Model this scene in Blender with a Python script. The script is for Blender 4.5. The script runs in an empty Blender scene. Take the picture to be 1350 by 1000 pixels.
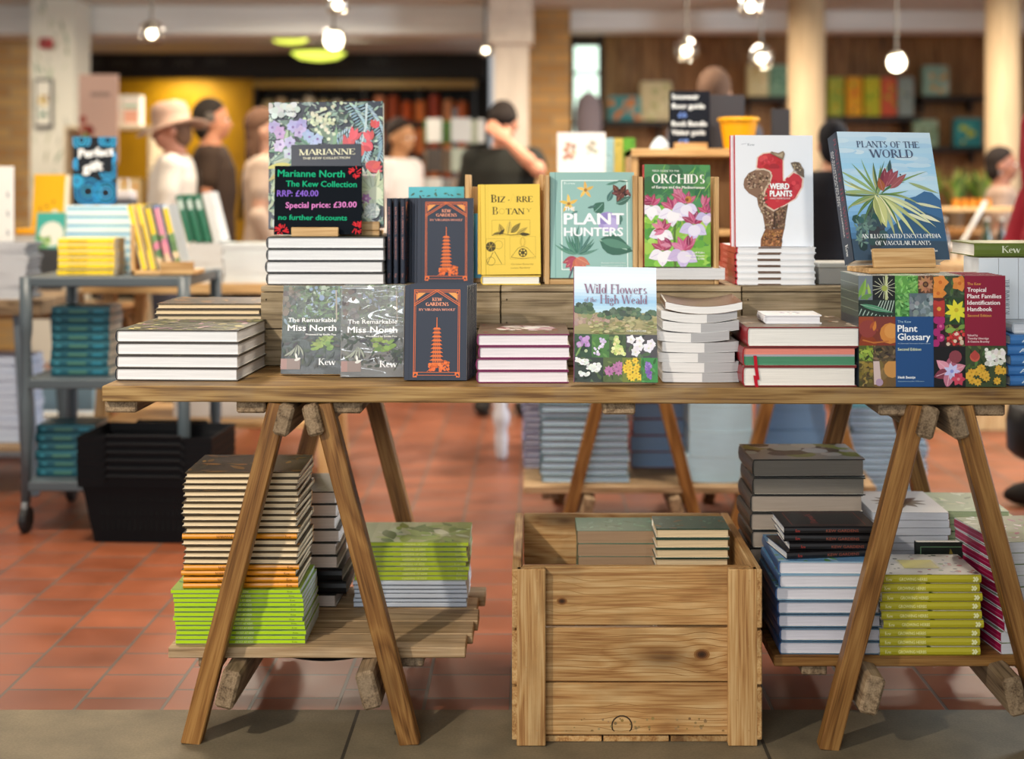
import bpy, math, random
import numpy as np
from mathutils import Vector, Matrix, Euler

# ------------------------------------------------------------------ camera, world, lights, exposure
SC = bpy.context.scene
COL = SC.collection
F, PX, PY, CZ = 1851.0, 703.0, 250.0, 1.19      # focal length in pixels, principal point, lens height

cam_d = bpy.data.cameras.new('camera'); cam = bpy.data.objects.new('camera', cam_d); COL.objects.link(cam)
cam.location = (0, 0, CZ); cam.rotation_euler = (math.radians(90), 0, 0)
cam_d.sensor_width = 36.0; cam_d.lens = F / 1350 * 36
cam_d.shift_x = (675 - PX) / 1350; cam_d.shift_y = -(500 - PY) / 1350
cam_d.clip_start = 0.05; cam_d.clip_end = 60
cam_d.dof.use_dof = True; cam_d.dof.focus_distance = 3.10; cam_d.dof.aperture_fstop = 1.7; cam_d.dof.aperture_blades = 9
SC.camera = cam

W = bpy.data.worlds.new('world'); SC.world = W; W.use_nodes = True
W.node_tree.nodes['Background'].inputs[0].default_value = (0.95, 0.98, 1.0, 1)
W.node_tree.nodes['Background'].inputs[1].default_value = 0.52

def lamp(name, kind, loc, power, color, target=None, size=0.3, spot=70, blend=.6, spread=180):
    d = bpy.data.lights.new(name, kind); d.energy = power; d.color = color
    if kind == 'AREA': d.shape = 'DISK'; d.size = size; d.spread = math.radians(spread)
    if kind == 'SPOT': d.spot_size = math.radians(spot); d.spot_blend = blend; d.shadow_soft_size = size
    if kind == 'POINT': d.shadow_soft_size = size
    o = bpy.data.objects.new(name, d); COL.objects.link(o); o.location = loc
    if target is not None:
        o.rotation_euler = (Vector(target) - Vector(loc)).to_track_quat('-Z', 'Y').to_euler()
    return o

WARM = (1.0, .87, .70); NEUT = (1.0, .93, .84)
lamp('key_spot', 'SPOT', (-1.9, .75, 2.42), 250, (1.0, .90, .76), (-.62, 3.2, .45), .05, 58, .8)
lamp('fill_spot', 'SPOT', (.9, .5, 2.42), 105, NEUT, (.48, 3.3, 1.28), .10, 38, .95)
lamp('entrance_daylight', 'AREA', (-1.3, -1.5, 2.1), 76, (.93, .97, 1.0), (0, 3.2, 1.05), 2.0)
lamp('side_window_daylight', 'AREA', (4.6, 5.6, 1.5), 190, (.74, .87, 1.0), (.6, 4.7, .2), 1.3)
for lx, ly, e in ((-1.5, 4.1, 42), (-2.3, 5.3, 16), (.4, 4.2, 26), (1.9, 4.3, 30), (-1.4, 6.9, 30), (.3, 7.0, 40), (2.3, 6.9, 36),
                  (-1.6, 8.9, 52), (.9, 8.7, 26), (1.2, 8.2, 15), (2.5, 7.7, 24), (-3.5, 8.2, 26), (-1.6, 11.2, 12)):
    lamp('ceiling_spot', 'AREA', (lx, ly, 2.46), e, WARM, (lx, ly + .2, 0), .35, spread=165)

SC.view_settings.view_transform = 'Standard'; SC.view_settings.look = 'None'
SC.view_settings.exposure = 0.13; SC.view_settings.gamma = 1.0; SC.view_settings.use_curve_mapping = False

# ------------------------------------------------------------------ helpers
R = random.Random(11)
def at(px, py, Y): return Vector(((px - PX) * Y / F, Y, CZ - (py - PY) * Y / F))
def Xp(px, Y): return (px - PX) * Y / F
def Zp(py, Y): return CZ - (py - PY) * Y / F
def Yz(py, z): return (CZ - z) * F / (py - PY)

def lin(c):
    if isinstance(c, str):
        c = c.lstrip('#'); c = [int(c[i:i+2], 16) / 255 for i in (0, 2, 4)]
        c = [x / 12.92 if x <= .04045 else ((x + .055) / 1.055) ** 2.4 for x in c]
    return (c[0], c[1], c[2], 1.0)
_lc = {}
def L(c):
    if c not in _lc: _lc[c] = lin(c)
    return _lc[c]
def mixc(a, b, t):
    a, b = a.lstrip('#'), b.lstrip('#')
    return '#' + ''.join('%02x' % max(0, min(255, int(int(a[i:i+2], 16) * (1 - t) + int(b[i:i+2], 16) * t))) for i in (0, 2, 4))
def jit(c, k=14):
    c = c.lstrip('#'); d = R.uniform(-k, k)
    return '#' + ''.join('%02x' % max(0, min(255, int(int(c[i:i+2], 16) + d + R.uniform(-k, k) * .5))) for i in (0, 2, 4))

# ---- materials
def new_mat(name):
    m = bpy.data.materials.new(name); m.use_nodes = True
    nt = m.node_tree; b = nt.nodes['Principled BSDF']
    return m, nt, b
def nd(nt, t, **kw):
    n = nt.nodes.new(t)
    for k, v in kw.items(): setattr(n, k, v)
    return n
def ramp(nt, stops):
    n = nd(nt, 'ShaderNodeValToRGB'); el = n.color_ramp.elements
    while len(el) < len(stops): el.new(.5)
    for e, (p, c) in zip(el, stops): e.position = p; e.color = L(c) if isinstance(c, str) else (c, c, c, 1)
    return n

def print_mat(name, rough, spec=.5, coat=0):
    m, nt, b = new_mat(name)
    a = nd(nt, 'ShaderNodeAttribute', attribute_name='Col')
    n = nd(nt, 'ShaderNodeTexNoise'); n.inputs['Scale'].default_value = 60; n.inputs['Detail'].default_value = 3
    mr = nd(nt, 'ShaderNodeMapRange'); mr.inputs['To Min'].default_value = rough - .06; mr.inputs['To Max'].default_value = rough + .08
    nt.links.new(n.outputs['Fac'], mr.inputs['Value']); nt.links.new(mr.outputs[0], b.inputs['Roughness'])
    nt.links.new(a.outputs['Color'], b.inputs['Base Color'])
    b.inputs['Specular IOR Level'].default_value = spec; b.inputs['Coat Weight'].default_value = coat; b.inputs['Coat Roughness'].default_value = .12
    return m
M_GLOSS = print_mat('printed_gloss', .30, .4)
M_MATTE = print_mat('printed_matte', .60, .3)
M_PAINT = print_mat('painted_surface', .50, .4)
M_CLOTH = print_mat('woven_cloth', .85, .2)
M_PLASTIC = print_mat('moulded_plastic', .42, .4)
M_METAL = print_mat('painted_metal', .38, .5)
M_SKIN = print_mat('skin', .55, .35)
M_SKIN.node_tree.nodes['Principled BSDF'].inputs['Subsurface Weight'].default_value = .08
M_BLKPLA = print_mat('black_plastic', .55, .12)
M_CHALKP = print_mat('chalk_paint', .9, .08)
M_CERAM = print_mat('glazed_ceramic', .2, .5)

def page_mat():
    m, nt, b = new_mat('page_edges')
    a = nd(nt, 'ShaderNodeAttribute', attribute_name='Col')
    tc = nd(nt, 'ShaderNodeTexCoord'); mp = nd(nt, 'ShaderNodeMapping'); mp.inputs['Scale'].default_value = (9, 9, 1500)
    n = nd(nt, 'ShaderNodeTexNoise'); n.inputs['Scale'].default_value = 1; n.inputs['Detail'].default_value = 4
    r = ramp(nt, [(.3, .74), (.62, 1.0)])
    mx = nd(nt, 'ShaderNodeMix', data_type='RGBA', blend_type='MULTIPLY'); mx.inputs[0].default_value = .9
    nt.links.new(tc.outputs['Object'], mp.inputs['Vector']); nt.links.new(mp.outputs[0], n.inputs['Vector'])
    nt.links.new(n.outputs['Fac'], r.inputs[0]); nt.links.new(a.outputs['Color'], mx.inputs[6]); nt.links.new(r.outputs[0], mx.inputs[7])
    nt.links.new(mx.outputs[2], b.inputs['Base Color']); b.inputs['Roughness'].default_value = .8
    b.inputs['Specular IOR Level'].default_value = .2
    return m
M_PAGE = page_mat()

def wood_mat(name, c_dark, c_mid, c_light, rough=.55, knots=.5, dirt=.0, dirtcol='#3a3228', fine=1.0):
    m, nt, b = new_mat(name)
    lk = nt.links.new
    a = nd(nt, 'ShaderNodeAttribute', attribute_name='gco')
    # knots: cells stretched along the grain; distance warps the rings
    kmap = nd(nt, 'ShaderNodeMapping'); kmap.inputs['Scale'].default_value = (2.6, 7.5, 7.5); lk(a.outputs['Vector'], kmap.inputs['Vector'])
    vor = nd(nt, 'ShaderNodeTexVoronoi'); vor.inputs['Scale'].default_value = 1.0; lk(kmap.outputs[0], vor.inputs['Vector'])
    kr = nd(nt, 'ShaderNodeMapRange'); kr.inputs['From Min'].default_value = .02; kr.inputs['From Max'].default_value = .38
    kr.inputs['To Min'].default_value = 1; kr.inputs['To Max'].default_value = 0; lk(vor.outputs['Distance'], kr.inputs['Value'])
    sep = nd(nt, 'ShaderNodeSeparateColor'); lk(vor.outputs['Color'], sep.inputs[0])
    gt = nd(nt, 'ShaderNodeMath', operation='GREATER_THAN'); gt.inputs[1].default_value = 1 - knots; lk(sep.outputs[0], gt.inputs[0])
    kn = nd(nt, 'ShaderNodeMath', operation='MULTIPLY'); lk(kr.outputs[0], kn.inputs[0]); lk(gt.outputs[0], kn.inputs[1])
    # grain
    gmap = nd(nt, 'ShaderNodeMapping'); gmap.inputs['Scale'].default_value = (1.4, 16, 16); lk(a.outputs['Vector'], gmap.inputs['Vector'])
    n1 = nd(nt, 'ShaderNodeTexNoise'); n1.inputs['Scale'].default_value = 1; n1.inputs['Detail'].default_value = 2; lk(gmap.outputs[0], n1.inputs['Vector'])
    sm = nd(nt, 'ShaderNodeMath', operation='MULTIPLY_ADD'); sm.inputs[1].default_value = 11.0; lk(n1.outputs['Fac'], sm.inputs[0])
    k2 = nd(nt, 'ShaderNodeMath', operation='MULTIPLY'); k2.inputs[1].default_value = 4.0; lk(kn.outputs[0], k2.inputs[0]); lk(k2.outputs[0], sm.inputs[2])
    fr = nd(nt, 'ShaderNodeMath', operation='PINGPONG'); fr.inputs[1].default_value = 1.0; lk(sm.outputs[0], fr.inputs[0])
    fmap = nd(nt, 'ShaderNodeMapping'); fmap.inputs['Scale'].default_value = (8, 260 * fine, 260 * fine); lk(a.outputs['Vector'], fmap.inputs['Vector'])
    n2 = nd(nt, 'ShaderNodeTexNoise'); n2.inputs['Scale'].default_value = 1; n2.inputs['Detail'].default_value = 3; lk(fmap.outputs[0], n2.inputs['Vector'])
    ad = nd(nt, 'ShaderNodeMath', operation='MULTIPLY_ADD'); ad.inputs[1].default_value = .20; lk(fr.outputs[0], ad.inputs[0])
    n2s = nd(nt, 'ShaderNodeMath', operation='MULTIPLY'); n2s.inputs[1].default_value = .62; lk(n2.outputs['Fac'], n2s.inputs[0]); lk(n2s.outputs[0], ad.inputs[2])
    cr = ramp(nt, [(.24, c_dark), (.38, c_mid), (.56, c_light)]); lk(ad.outputs[0], cr.inputs[0])
    # broad colour drift per board
    bmap = nd(nt, 'ShaderNodeMapping'); bmap.inputs['Scale'].default_value = (1.2, 3.5, 3.5); lk(a.outputs['Vector'], bmap.inputs['Vector'])
    n3 = nd(nt, 'ShaderNodeTexNoise'); n3.inputs['Scale'].default_value = 1; n3.inputs['Detail'].default_value = 4; lk(bmap.outputs[0], n3.inputs['Vector'])
    r3 = ramp(nt, [(.3, .72), (.7, 1.12)]); lk(n3.outputs['Fac'], r3.inputs[0])
    m1 = nd(nt, 'ShaderNodeMix', data_type='RGBA', blend_type='MULTIPLY'); m1.inputs[0].default_value = 1
    lk(cr.outputs[0], m1.inputs[6]); lk(r3.outputs[0], m1.inputs[7])
    kd = nd(nt, 'ShaderNodeMath', operation='POWER'); kd.inputs[1].default_value = 2.6; lk(kn.outputs[0], kd.inputs[0])
    m2 = nd(nt, 'ShaderNodeMix', data_type='RGBA'); lk(kd.outputs[0], m2.inputs[0]); lk(m1.outputs[2], m2.inputs[6])
    m2.inputs[7].default_value = L(mixc(c_dark, '#1a0e06', .55))
    last = m2
    if dirt > 0:
        n4 = nd(nt, 'ShaderNodeTexNoise'); n4.inputs['Scale'].default_value = 9; n4.inputs['Detail'].default_value = 5; lk(a.outputs['Vector'], n4.inputs['Vector'])
        r4 = ramp(nt, [(.52, 0.0), (.72, dirt)]); lk(n4.outputs['Fac'], r4.inputs[0])
        m3 = nd(nt, 'ShaderNodeMix', data_type='RGBA'); lk(r4.outputs[0], m3.inputs[0]); lk(last.outputs[2], m3.inputs[6]); m3.inputs[7].default_value = L(dirtcol); last = m3
    lk(last.outputs[2], b.inputs['Base Color']); b.inputs['Roughness'].default_value = rough; b.inputs['Specular IOR Level'].default_value = .35
    bp = nd(nt, 'ShaderNodeBump'); bp.inputs['Strength'].default_value = .12; bp.inputs['Distance'].default_value = .003
    lk(ad.outputs[0], bp.inputs['Height']); lk(bp.outputs[0], b.inputs['Normal'])
    return m
M_TRESTLE = wood_mat('oiled_pine', '#5f3c17', '#85592a', '#a27640', .45, .35)
M_TABLE = wood_mat('table_pine', '#6b4a26', '#94703f', '#b3915c', .5, .4, .3, '#7d7468')
M_STEP = wood_mat('weathered_wood', '#6e5c46', '#9a8768', '#b5a184', .75, .45, .45, '#5b5142')
M_CRATE = wood_mat('crate_pine', '#99683a', '#bd8f58', '#d3ad78', .5, .45, .35, '#6e5a3c')
M_LIGHTWOOD = wood_mat('light_wood', '#a97f4c', '#c69c66', '#dab682', .5, .15)
M_GREYWOOD = wood_mat('greyed_slats', '#5e4a35', '#8b7357', '#a88f70', .7, .35, .4, '#6b6052')
M_SLAT = wood_mat('pale_slats', '#7d6344', '#a98a64', '#c2a682', .65, .3, .3, '#7d6f5c')
M_WALLWOOD = wood_mat('wall_boards', '#684324', '#966a3c', '#ae804c', .5, .1)

def simple(name, c, rough=.5, metal=0, emit=None, es=0, spec=.5):
    m, nt, b = new_mat(name)
    n = nd(nt, 'ShaderNodeTexNoise'); n.inputs['Scale'].default_value = 7; n.inputs['Detail'].default_value = 4
    r = ramp(nt, [(.3, mixc(c, '#000000', .10)), (.7, mixc(c, '#ffffff', .05))])
    nt.links.new(n.outputs['Fac'], r.inputs[0]); nt.links.new(r.outputs[0], b.inputs['Base Color'])
    b.inputs['Roughness'].default_value = rough; b.inputs['Metallic'].default_value = metal; b.inputs['Specular IOR Level'].default_value = spec
    if emit: b.inputs['Emission Color'].default_value = L(emit); b.inputs['Emission Strength'].default_value = es
    return m
M_PLASTER = simple('cream_plaster', '#cdbfa6', .8)
M_CEIL = simple('ceiling_paint', '#d9ddd6', .85)
M_BEAM = simple('beam_paint', '#eef0ea', .8)
M_BLACKW = simple('black_board', '#15130f', .6)
M_YELLOWW = simple('yellow_panel', '#ecb000', .55)
M_COLUMN = simple('stone_column', '#c9ad86', .7)
M_WHITECOL = simple('white_column', '#dccdb8', .75)
M_CHALK = simple('chalkboard', '#15181f', .7)
M_RUBBER = simple('black_rubber', '#18181a', .6)
M_BULB = simple('lamp_glow', '#fff6e0', .4, 0, '#fff1d6', 14)
M_DISC = simple('lamp_diffuser', '#e6f06a', .4, 0, '#dff05a', 1.5)
M_WINDOW = simple('daylight_pane', '#dff5e6', .3, 0, '#d8f5e2', 1.6)
M_STEEL = simple('brushed_steel', '#9a9a98', .35, .9)

def thin_glass(name, tint='#ffffff', refl=.12, bump=0, rough=.03, haze=0):
    m, nt, b = new_mat(name); nt.nodes.remove(b); out = nt.nodes['Material Output']
    tr = nd(nt, 'ShaderNodeBsdfTransparent'); tr.inputs[0].default_value = L(tint)
    gl = nd(nt, 'ShaderNodeBsdfGlossy'); gl.inputs['Roughness'].default_value = rough
    lw = nd(nt, 'ShaderNodeLayerWeight'); lw.inputs['Blend'].default_value = .25
    mr = nd(nt, 'ShaderNodeMapRange'); mr.inputs['To Min'].default_value = refl * .5; mr.inputs['To Max'].default_value = min(1, refl * 4)
    mx = nd(nt, 'ShaderNodeMixShader'); lk = nt.links.new
    lk(lw.outputs['Facing'], mr.inputs['Value']); lk(mr.outputs[0], mx.inputs[0]); lk(tr.outputs[0], mx.inputs[1]); lk(gl.outputs[0], mx.inputs[2]); lk(mx.outputs[0], out.inputs[0])
    if haze:
        df = nd(nt, 'ShaderNodeBsdfDiffuse'); df.inputs[0].default_value = L('#f4f6f8'); m2 = nd(nt, 'ShaderNodeMixShader'); m2.inputs[0].default_value = haze
        lk(mx.outputs[0], m2.inputs[1]); lk(df.outputs[0], m2.inputs[2]); lk(m2.outputs[0], out.inputs[0])
    if bump:
        n = nd(nt, 'ShaderNodeTexNoise'); n.inputs['Scale'].default_value = 12; n.inputs['Detail'].default_value = 1; n.inputs['Distortion'].default_value = .8
        tc = nd(nt, 'ShaderNodeTexCoord'); mp = nd(nt, 'ShaderNodeMapping'); mp.inputs['Scale'].default_value = (.5, 2.2, 1.0); mp.inputs['Rotation'].default_value = (0, 0, .6)
        lk(tc.outputs['Object'], mp.inputs['Vector']); lk(mp.outputs[0], n.inputs['Vector'])
        bp = nd(nt, 'ShaderNodeBump'); bp.inputs['Strength'].default_value = 1; bp.inputs['Distance'].default_value = bump
        lk(n.outputs['Fac'], bp.inputs['Height']); lk(bp.outputs[0], gl.inputs['Normal'])
    return m
M_GLASS = thin_glass('lamp_glass', '#f4f0e6', .25)
M_FILM = thin_glass('shrink_film', '#ffffff', .018, .004, .10)
M_FILM2 = thin_glass('shrink_film_crumpled', '#f6f8fb', .30, .05, .08, .20)

# ---- mesh builder
class MB:
    def __init__(s): s.v = []; s.f = []; s.c = []; s.m = []; s.g = []; s.lay = 0
    def add(s, vs, fs, cols='#ffffff', mi=0, g=None):
        o = len(s.v); s.v += [tuple(p) for p in vs]
        s.g += [tuple(x) for x in g] if g is not None else [tuple(p) for p in vs]
        one = isinstance(cols, str)
        for i, f in enumerate(fs):
            s.f.append(tuple(k + o for k in f)); s.c.append(cols if one else cols[i]); s.m.append(mi)
        return s
    def box(s, c, d, col='#ffffff', ch=0.0, rot=None, mi=0, grain=None):
        """box at centre c, full dims d; ch chamfers every edge; rot a 3x3; grain = index of the long axis; col one or six (+x -x +y -y +z -z)"""
        hx, hy, hz = d[0] / 2, d[1] / 2, d[2] / 2; ch = min(ch, hx * .9, hy * .9, hz * .9)
        if grain is None: grain = max(range(3), key=lambda i: d[i])
        six = [col] * 6 if isinstance(col, str) else col
        vs = []; fs = []; fc = []
        S = [(a, b_, c_) for a in (-1, 1) for b_ in (-1, 1) for c_ in (-1, 1)]
        if ch <= 0:
            vs = [(a * hx, b_ * hy, c_ * hz) for a, b_, c_ in S]; ix = {k: i for i, k in enumerate(S)}
            for ax in range(3):
                for sg in (1, -1):
                    o1, o2 = [i for i in range(3) if i != ax]; q = []
                    for p, r in ((-1, -1), (1, -1), (1, 1), (-1, 1)):
                        k = [0, 0, 0]; k[ax] = sg; k[o1] = p; k[o2] = r; q.append(ix[tuple(k)])
                    fs.append(q); fc.append(six[ax * 2 + (0 if sg > 0 else 1)])
        else:
            ix = {}; h = (hx, hy, hz)
            for k in S:
                for ax in range(3):
                    p = [k[i] * (h[i] - (0 if i == ax else ch)) for i in range(3)]
                    ix[(k, ax)] = len(vs); vs.append(tuple(p))
            for ax in range(3):
                for sg in (1, -1):
                    o1, o2 = [i for i in range(3) if i != ax]; q = []
                    for p, r in ((-1, -1), (1, -1), (1, 1), (-1, 1)):
                        k = [0, 0, 0]; k[ax] = sg; k[o1] = p; k[o2] = r; q.append(ix[(tuple(k), ax)])
                    fs.append(q); fc.append(six[ax * 2 + (0 if sg > 0 else 1)])
            for ax in range(3):
                o1, o2 = [i for i in range(3) if i != ax]
                for p in (-1, 1):
                    for r in (-1, 1):
                        k0 = [0, 0, 0]; k1 = [0, 0, 0]; k0[ax] = -1; k1[ax] = 1
                        for k in (k0, k1): k[o1] = p; k[o2] = r
                        k0, k1 = tuple(k0), tuple(k1)
                        fs.append([ix[(k0, o1)], ix[(k1, o1)], ix[(k1, o2)], ix[(k0, o2)]]); fc.append(six[o1 * 2 + (0 if p > 0 else 1)])
            for k in S: fs.append([ix[(k, 0)], ix[(k, 1)], ix[(k, 2)]]); fc.append(six[4 if k[2] > 0 else 5])
        # orient outward
        out = []
        for f in fs:
            a, b_, c_ = (Vector(vs[f[0]]), Vector(vs[f[1]]), Vector(vs[f[2]]))
            nrm = (b_ - a).cross(c_ - a); cen = sum((Vector(vs[i]) for i in f), Vector()) / len(f)
            out.append(f if nrm.dot(cen) > 0 else f[::-1])
        off = Vector((R.uniform(-9, 9), R.uniform(-9, 9), R.uniform(-9, 9)))
        perm = [grain] + [i for i in range(3) if i != grain]
        g = [tuple(v[perm[i]] + off[i] for i in range(3)) for v in vs]
        if rot is not None: vs = [rot @ Vector(v) for v in vs]
        return s.add([(v[0] + c[0], v[1] + c[1], v[2] + c[2]) for v in vs], out, fc, mi, g)
    def bar(s, p0, p1, w, t, col='#ffffff', ch=.002, up=(0, 1, 0), mi=0):
        """board from p0 to p1; t measured along `up`, w across both"""
        p0, p1 = Vector(p0), Vector(p1); x = (p1 - p0); ln = x.length; x.normalize()
        u = Vector(up); y = x.cross(u).normalized(); z = y.cross(x)
        z = x.cross(y)
        rot = Matrix((x, y, z)).transposed()
        return s.box((p0 + p1) / 2, (ln, w, t), col, ch, rot, mi, 0)
    def rings(s, rs, col, cap=True, mi=0, close=True):
        """loft through rings of equal point counts; col one colour or one per band"""
        n = len(rs[0]); vs = [p for r in rs for p in r]; fs = []; cs = []
        for k in range(len(rs) - 1):
            for i in range(n if close else n - 1):
                j = (i + 1) % n
                fs.append((k * n + i, k * n + j, (k + 1) * n + j, (k + 1) * n + i)); cs.append(col if isinstance(col, str) else col[k])
        if cap:
            fs.append(tuple(range(n))[::-1]); cs.append(col if isinstance(col, str) else col[0])
            fs.append(tuple((len(rs) - 1) * n + i for i in range(n))); cs.append(col if isinstance(col, str) else col[-1])
        return s.add(vs, fs, cs, mi)
    def lathe(s, prof, c=(0, 0, 0), col='#ffffff', n=20, cap=True, mi=0, sx=1, sy=1):
        rs = [[(c[0] + r * sx * math.cos(2 * math.pi * i / n), c[1] + r * sy * math.sin(2 * math.pi * i / n), c[2] + z) for i in range(n)] for r, z in prof]
        return s.rings(rs, col, cap, mi)
    def tube(s, pts, rad, col='#ffffff', n=8, mi=0):
        pts = [Vector(p) for p in pts]; rr = rad if isinstance(rad, (list, tuple)) else [rad] * len(pts); rs = []
        d0 = (pts[1] - pts[0]).normalized(); ref = Vector((0, 0, 1)) if abs(d0.z) < .9 else Vector((1, 0, 0))
        for i, p in enumerate(pts):
            d = (pts[min(i + 1, len(pts) - 1)] - pts[max(i - 1, 0)]).normalized()
            a = d.cross(ref).normalized(); b = d.cross(a)
            rs.append([p + (a * math.cos(2 * math.pi * k / n) + b * math.sin(2 * math.pi * k / n)) * rr[i] for k in range(n)])
        return s.rings(rs, col, True, mi)
    def ell(s, c, r, col='#ffffff', n=14, m=8, mi=0, rot=None):
        rs = []
        for j in range(m + 1):
            a = -math.pi / 2 + math.pi * (j + .001) / (m + .002)
            ring = []
            for i in range(n):
                b = 2 * math.pi * i / n; p = Vector((r[0] * math.cos(a) * math.cos(b), r[1] * math.cos(a) * math.sin(b), r[2] * math.sin(a)))
                if rot is not None: p = rot @ p
                ring.append(p + Vector(c))
            rs.append(ring)
        return s.rings(rs, col, True, mi)
    def mesh(s, name, mats, smooth=False):
        me = bpy.data.meshes.new(name); me.from_pydata(s.v, [], s.f)
        for m in (mats if isinstance(mats, (list, tuple)) else [mats]): me.materials.append(m)
        nl = len(me.loops); cols = np.empty((nl, 4), np.float32)
        cnt = np.array([len(f) for f in s.f]); cols[:] = np.repeat(np.array([L(c) for c in s.c], np.float32), cnt, axis=0)
        at_ = me.color_attributes.new('Col', 'FLOAT_COLOR', 'CORNER'); at_.data.foreach_set('color', cols.ravel())
        ga = me.attributes.new('gco', 'FLOAT_VECTOR', 'POINT'); ga.data.foreach_set('vector', np.array(s.g, np.float32).ravel())
        if any(s.m): me.polygons.foreach_set('material_index', s.m)
        if smooth: me.polygons.foreach_set('use_smooth', [True] * len(s.f))
        me.update(); return me
    def build(s, name, mats, parent=None, smooth=False):
        return link(name, s.mesh(name, mats, smooth), parent)

def link(name, me, parent=None):
    o = bpy.data.objects.new(name, me); COL.objects.link(o)
    if parent is not None: o.parent = parent
    return o
def tag(o, label, cat, group=None):
    o['label'] = label; o['category'] = cat
    if group: o['group'] = group
    return o
def thing(name, label, cat, loc=(0, 0, 0), rz=0.0, group=None, rot=None):
    o = bpy.data.objects.new(name, None); COL.objects.link(o); o.empty_display_size = .05
    o.location = loc; o.rotation_euler = rot if rot is not None else (0, 0, rz)
    return tag(o, label, cat, group)
def struct(o): o['kind'] = 'structure'; return o
def copy_tree(o, parent=None):
    c = o.copy(); COL.objects.link(c)
    if parent is not None: c.parent = parent
    for ch in [k for k in o.children]: copy_tree(ch, c)
    return c

# ------------------------------------------------------------------ flat artwork on a surface
_txt = {}
def text_geo(t, bold):
    k = (t, bold)
    if k not in _txt:
        cu = bpy.data.curves.new('lettering', 'FONT'); cu.body = t; cu.resolution_u = 2; cu.offset = bold
        ob = bpy.data.objects.new('lettering', cu); COL.objects.link(ob)
        me = bpy.data.meshes.new_from_object(ob.evaluated_get(bpy.context.evaluated_depsgraph_get()))
        vs = [(v.co.x, v.co.y) for v in me.vertices]; fs = [tuple(p.vertices) for p in me.polygons]
        bpy.data.objects.remove(ob); bpy.data.curves.remove(cu); bpy.data.meshes.remove(me)
        _txt[k] = (vs, fs)
    return _txt[k]
T0, T1 = .145, .05      # thick and thin strokes of the drawn serif letters
GL = {
 'A': (.74, 'l.04,0,.36,1,0 l.36,1,.7,0,1 h.15,.56,.33 s.04,0 s.7,0'), 'B': (.64, 'v.13,0,1 a.3,.76,.22,.24,-90,90 a.3,.26,.27,.26,-90,90 h.1,.3,1 h.1,.3,.52 h.1,.3,0'),
 'C': (.72, 'a.39,.5,.34,.5,40,320 t.64,.8'), 'D': (.76, 'v.13,0,1 a.3,.5,.38,.5,-90,90 h.1,.3,1 h.1,.3,0'), 'E': (.62, 'v.13,0,1 h.1,.55,1 h.1,.46,.52 h.1,.57,0 t.55,.9 t.57,.1'),
 'F': (.58, 'v.13,0,1 h.1,.55,1 h.1,.46,.52 t.55,.9'), 'G': (.78, 'a.39,.5,.34,.5,40,320 v.66,.02,.4 t.64,.8'), 'H': (.8, 'v.13,0,1 v.66,0,1 h.13,.66,.52'), 'I': (.27, 'v.135,0,1'),
 'K': (.72, 'v.13,0,1 l.6,1,.16,.44,0 l.28,.56,.66,0,1 s.6,1 s.66,0'), 'L': (.6, 'v.13,0,1 h.1,.56,0 t.56,.12'), 'M': (.94, 'n.12,0,1 l.12,1,.46,0,1 l.46,0,.8,1,0 v.8,0,1'),
 'N': (.8, 'n.12,0,1 l.12,1,.66,0,1 n.66,0,1'), 'O': (.8, 'a.4,.5,.35,.5,0,360'), 'P': (.6, 'v.13,0,1 a.28,.74,.25,.26,-90,90 h.1,.28,1 h.1,.28,.48'),
 'R': (.68, 'v.13,0,1 a.28,.74,.25,.26,-90,90 h.1,.28,1 h.1,.28,.48 l.3,.48,.62,0,1 s.62,0'), 'S': (.54, 'a.27,.74,.2,.26,35,270 a.27,.25,.22,.25,-145,90'),
 'T': (.66, 'v.33,0,1 h.02,.64,1 t.03,.9 t.63,.9'), 'U': (.76, 'b.13,.3,1 n.62,.3,1 a.375,.3,.245,.3,180,360'), 'V': (.72, 'l.04,1,.36,0,1 l.36,0,.68,1,0 s.04,1 s.68,1'),
 'W': (1.02, 'l.03,1,.28,0,1 l.28,0,.51,1,0 l.51,1,.75,0,1 l.75,0,.99,1,0 s.03,1 s.99,1'), 'Y': (.7, 'l.04,1,.35,.46,1 l.66,1,.35,.46,0 v.35,0,.46 s.04,1 s.66,1'),
 'Z': (.62, 'h.06,.55,1 l.55,1,.07,0,1 h.06,.57,0'),
 'a': (.52, 'a.24,.42,.17,.2,0,150 b.41,0,.42 a.23,.17,.18,.17,0,360'), 'd': (.56, 'a.25,.31,.2,.31,0,360 b.45,0,1'), 'e': (.5, 'a.25,.31,.21,.31,10,320 h.05,.46,.36'),
 'f': (.36, 'v.14,0,.8 a.28,.8,.14,.2,40,180 h.02,.32,.62'), 'g': (.52, 'a.25,.4,.19,.22,0,360 a.25,-.08,.21,.18,0,360'), 'h': (.58, 'v.11,0,1 a.28,.4,.17,.22,0,180 b.45,0,.4'),
 'i': (.25, 'v.12,0,.62 d.12,.84'), 'l': (.25, 'v.12,0,1'), 'o': (.54, 'a.27,.31,.22,.31,0,360'), 'r': (.42, 'v.11,0,.62 a.28,.42,.17,.2,40,180'),
 's': (.42, 'a.2,.46,.14,.16,35,270 a.2,.155,.16,.155,-145,90'), 't': (.34, 'b.14,0,.86 h.02,.31,.62'), 'w': (.76, 'l.03,.62,.21,0,1 l.21,0,.38,.62,0 l.38,.62,.56,0,1 l.56,0,.73,.62,0'),
 ' ': (.32, ''), '.': (.24, 'd.1,.06'),
}
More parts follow.
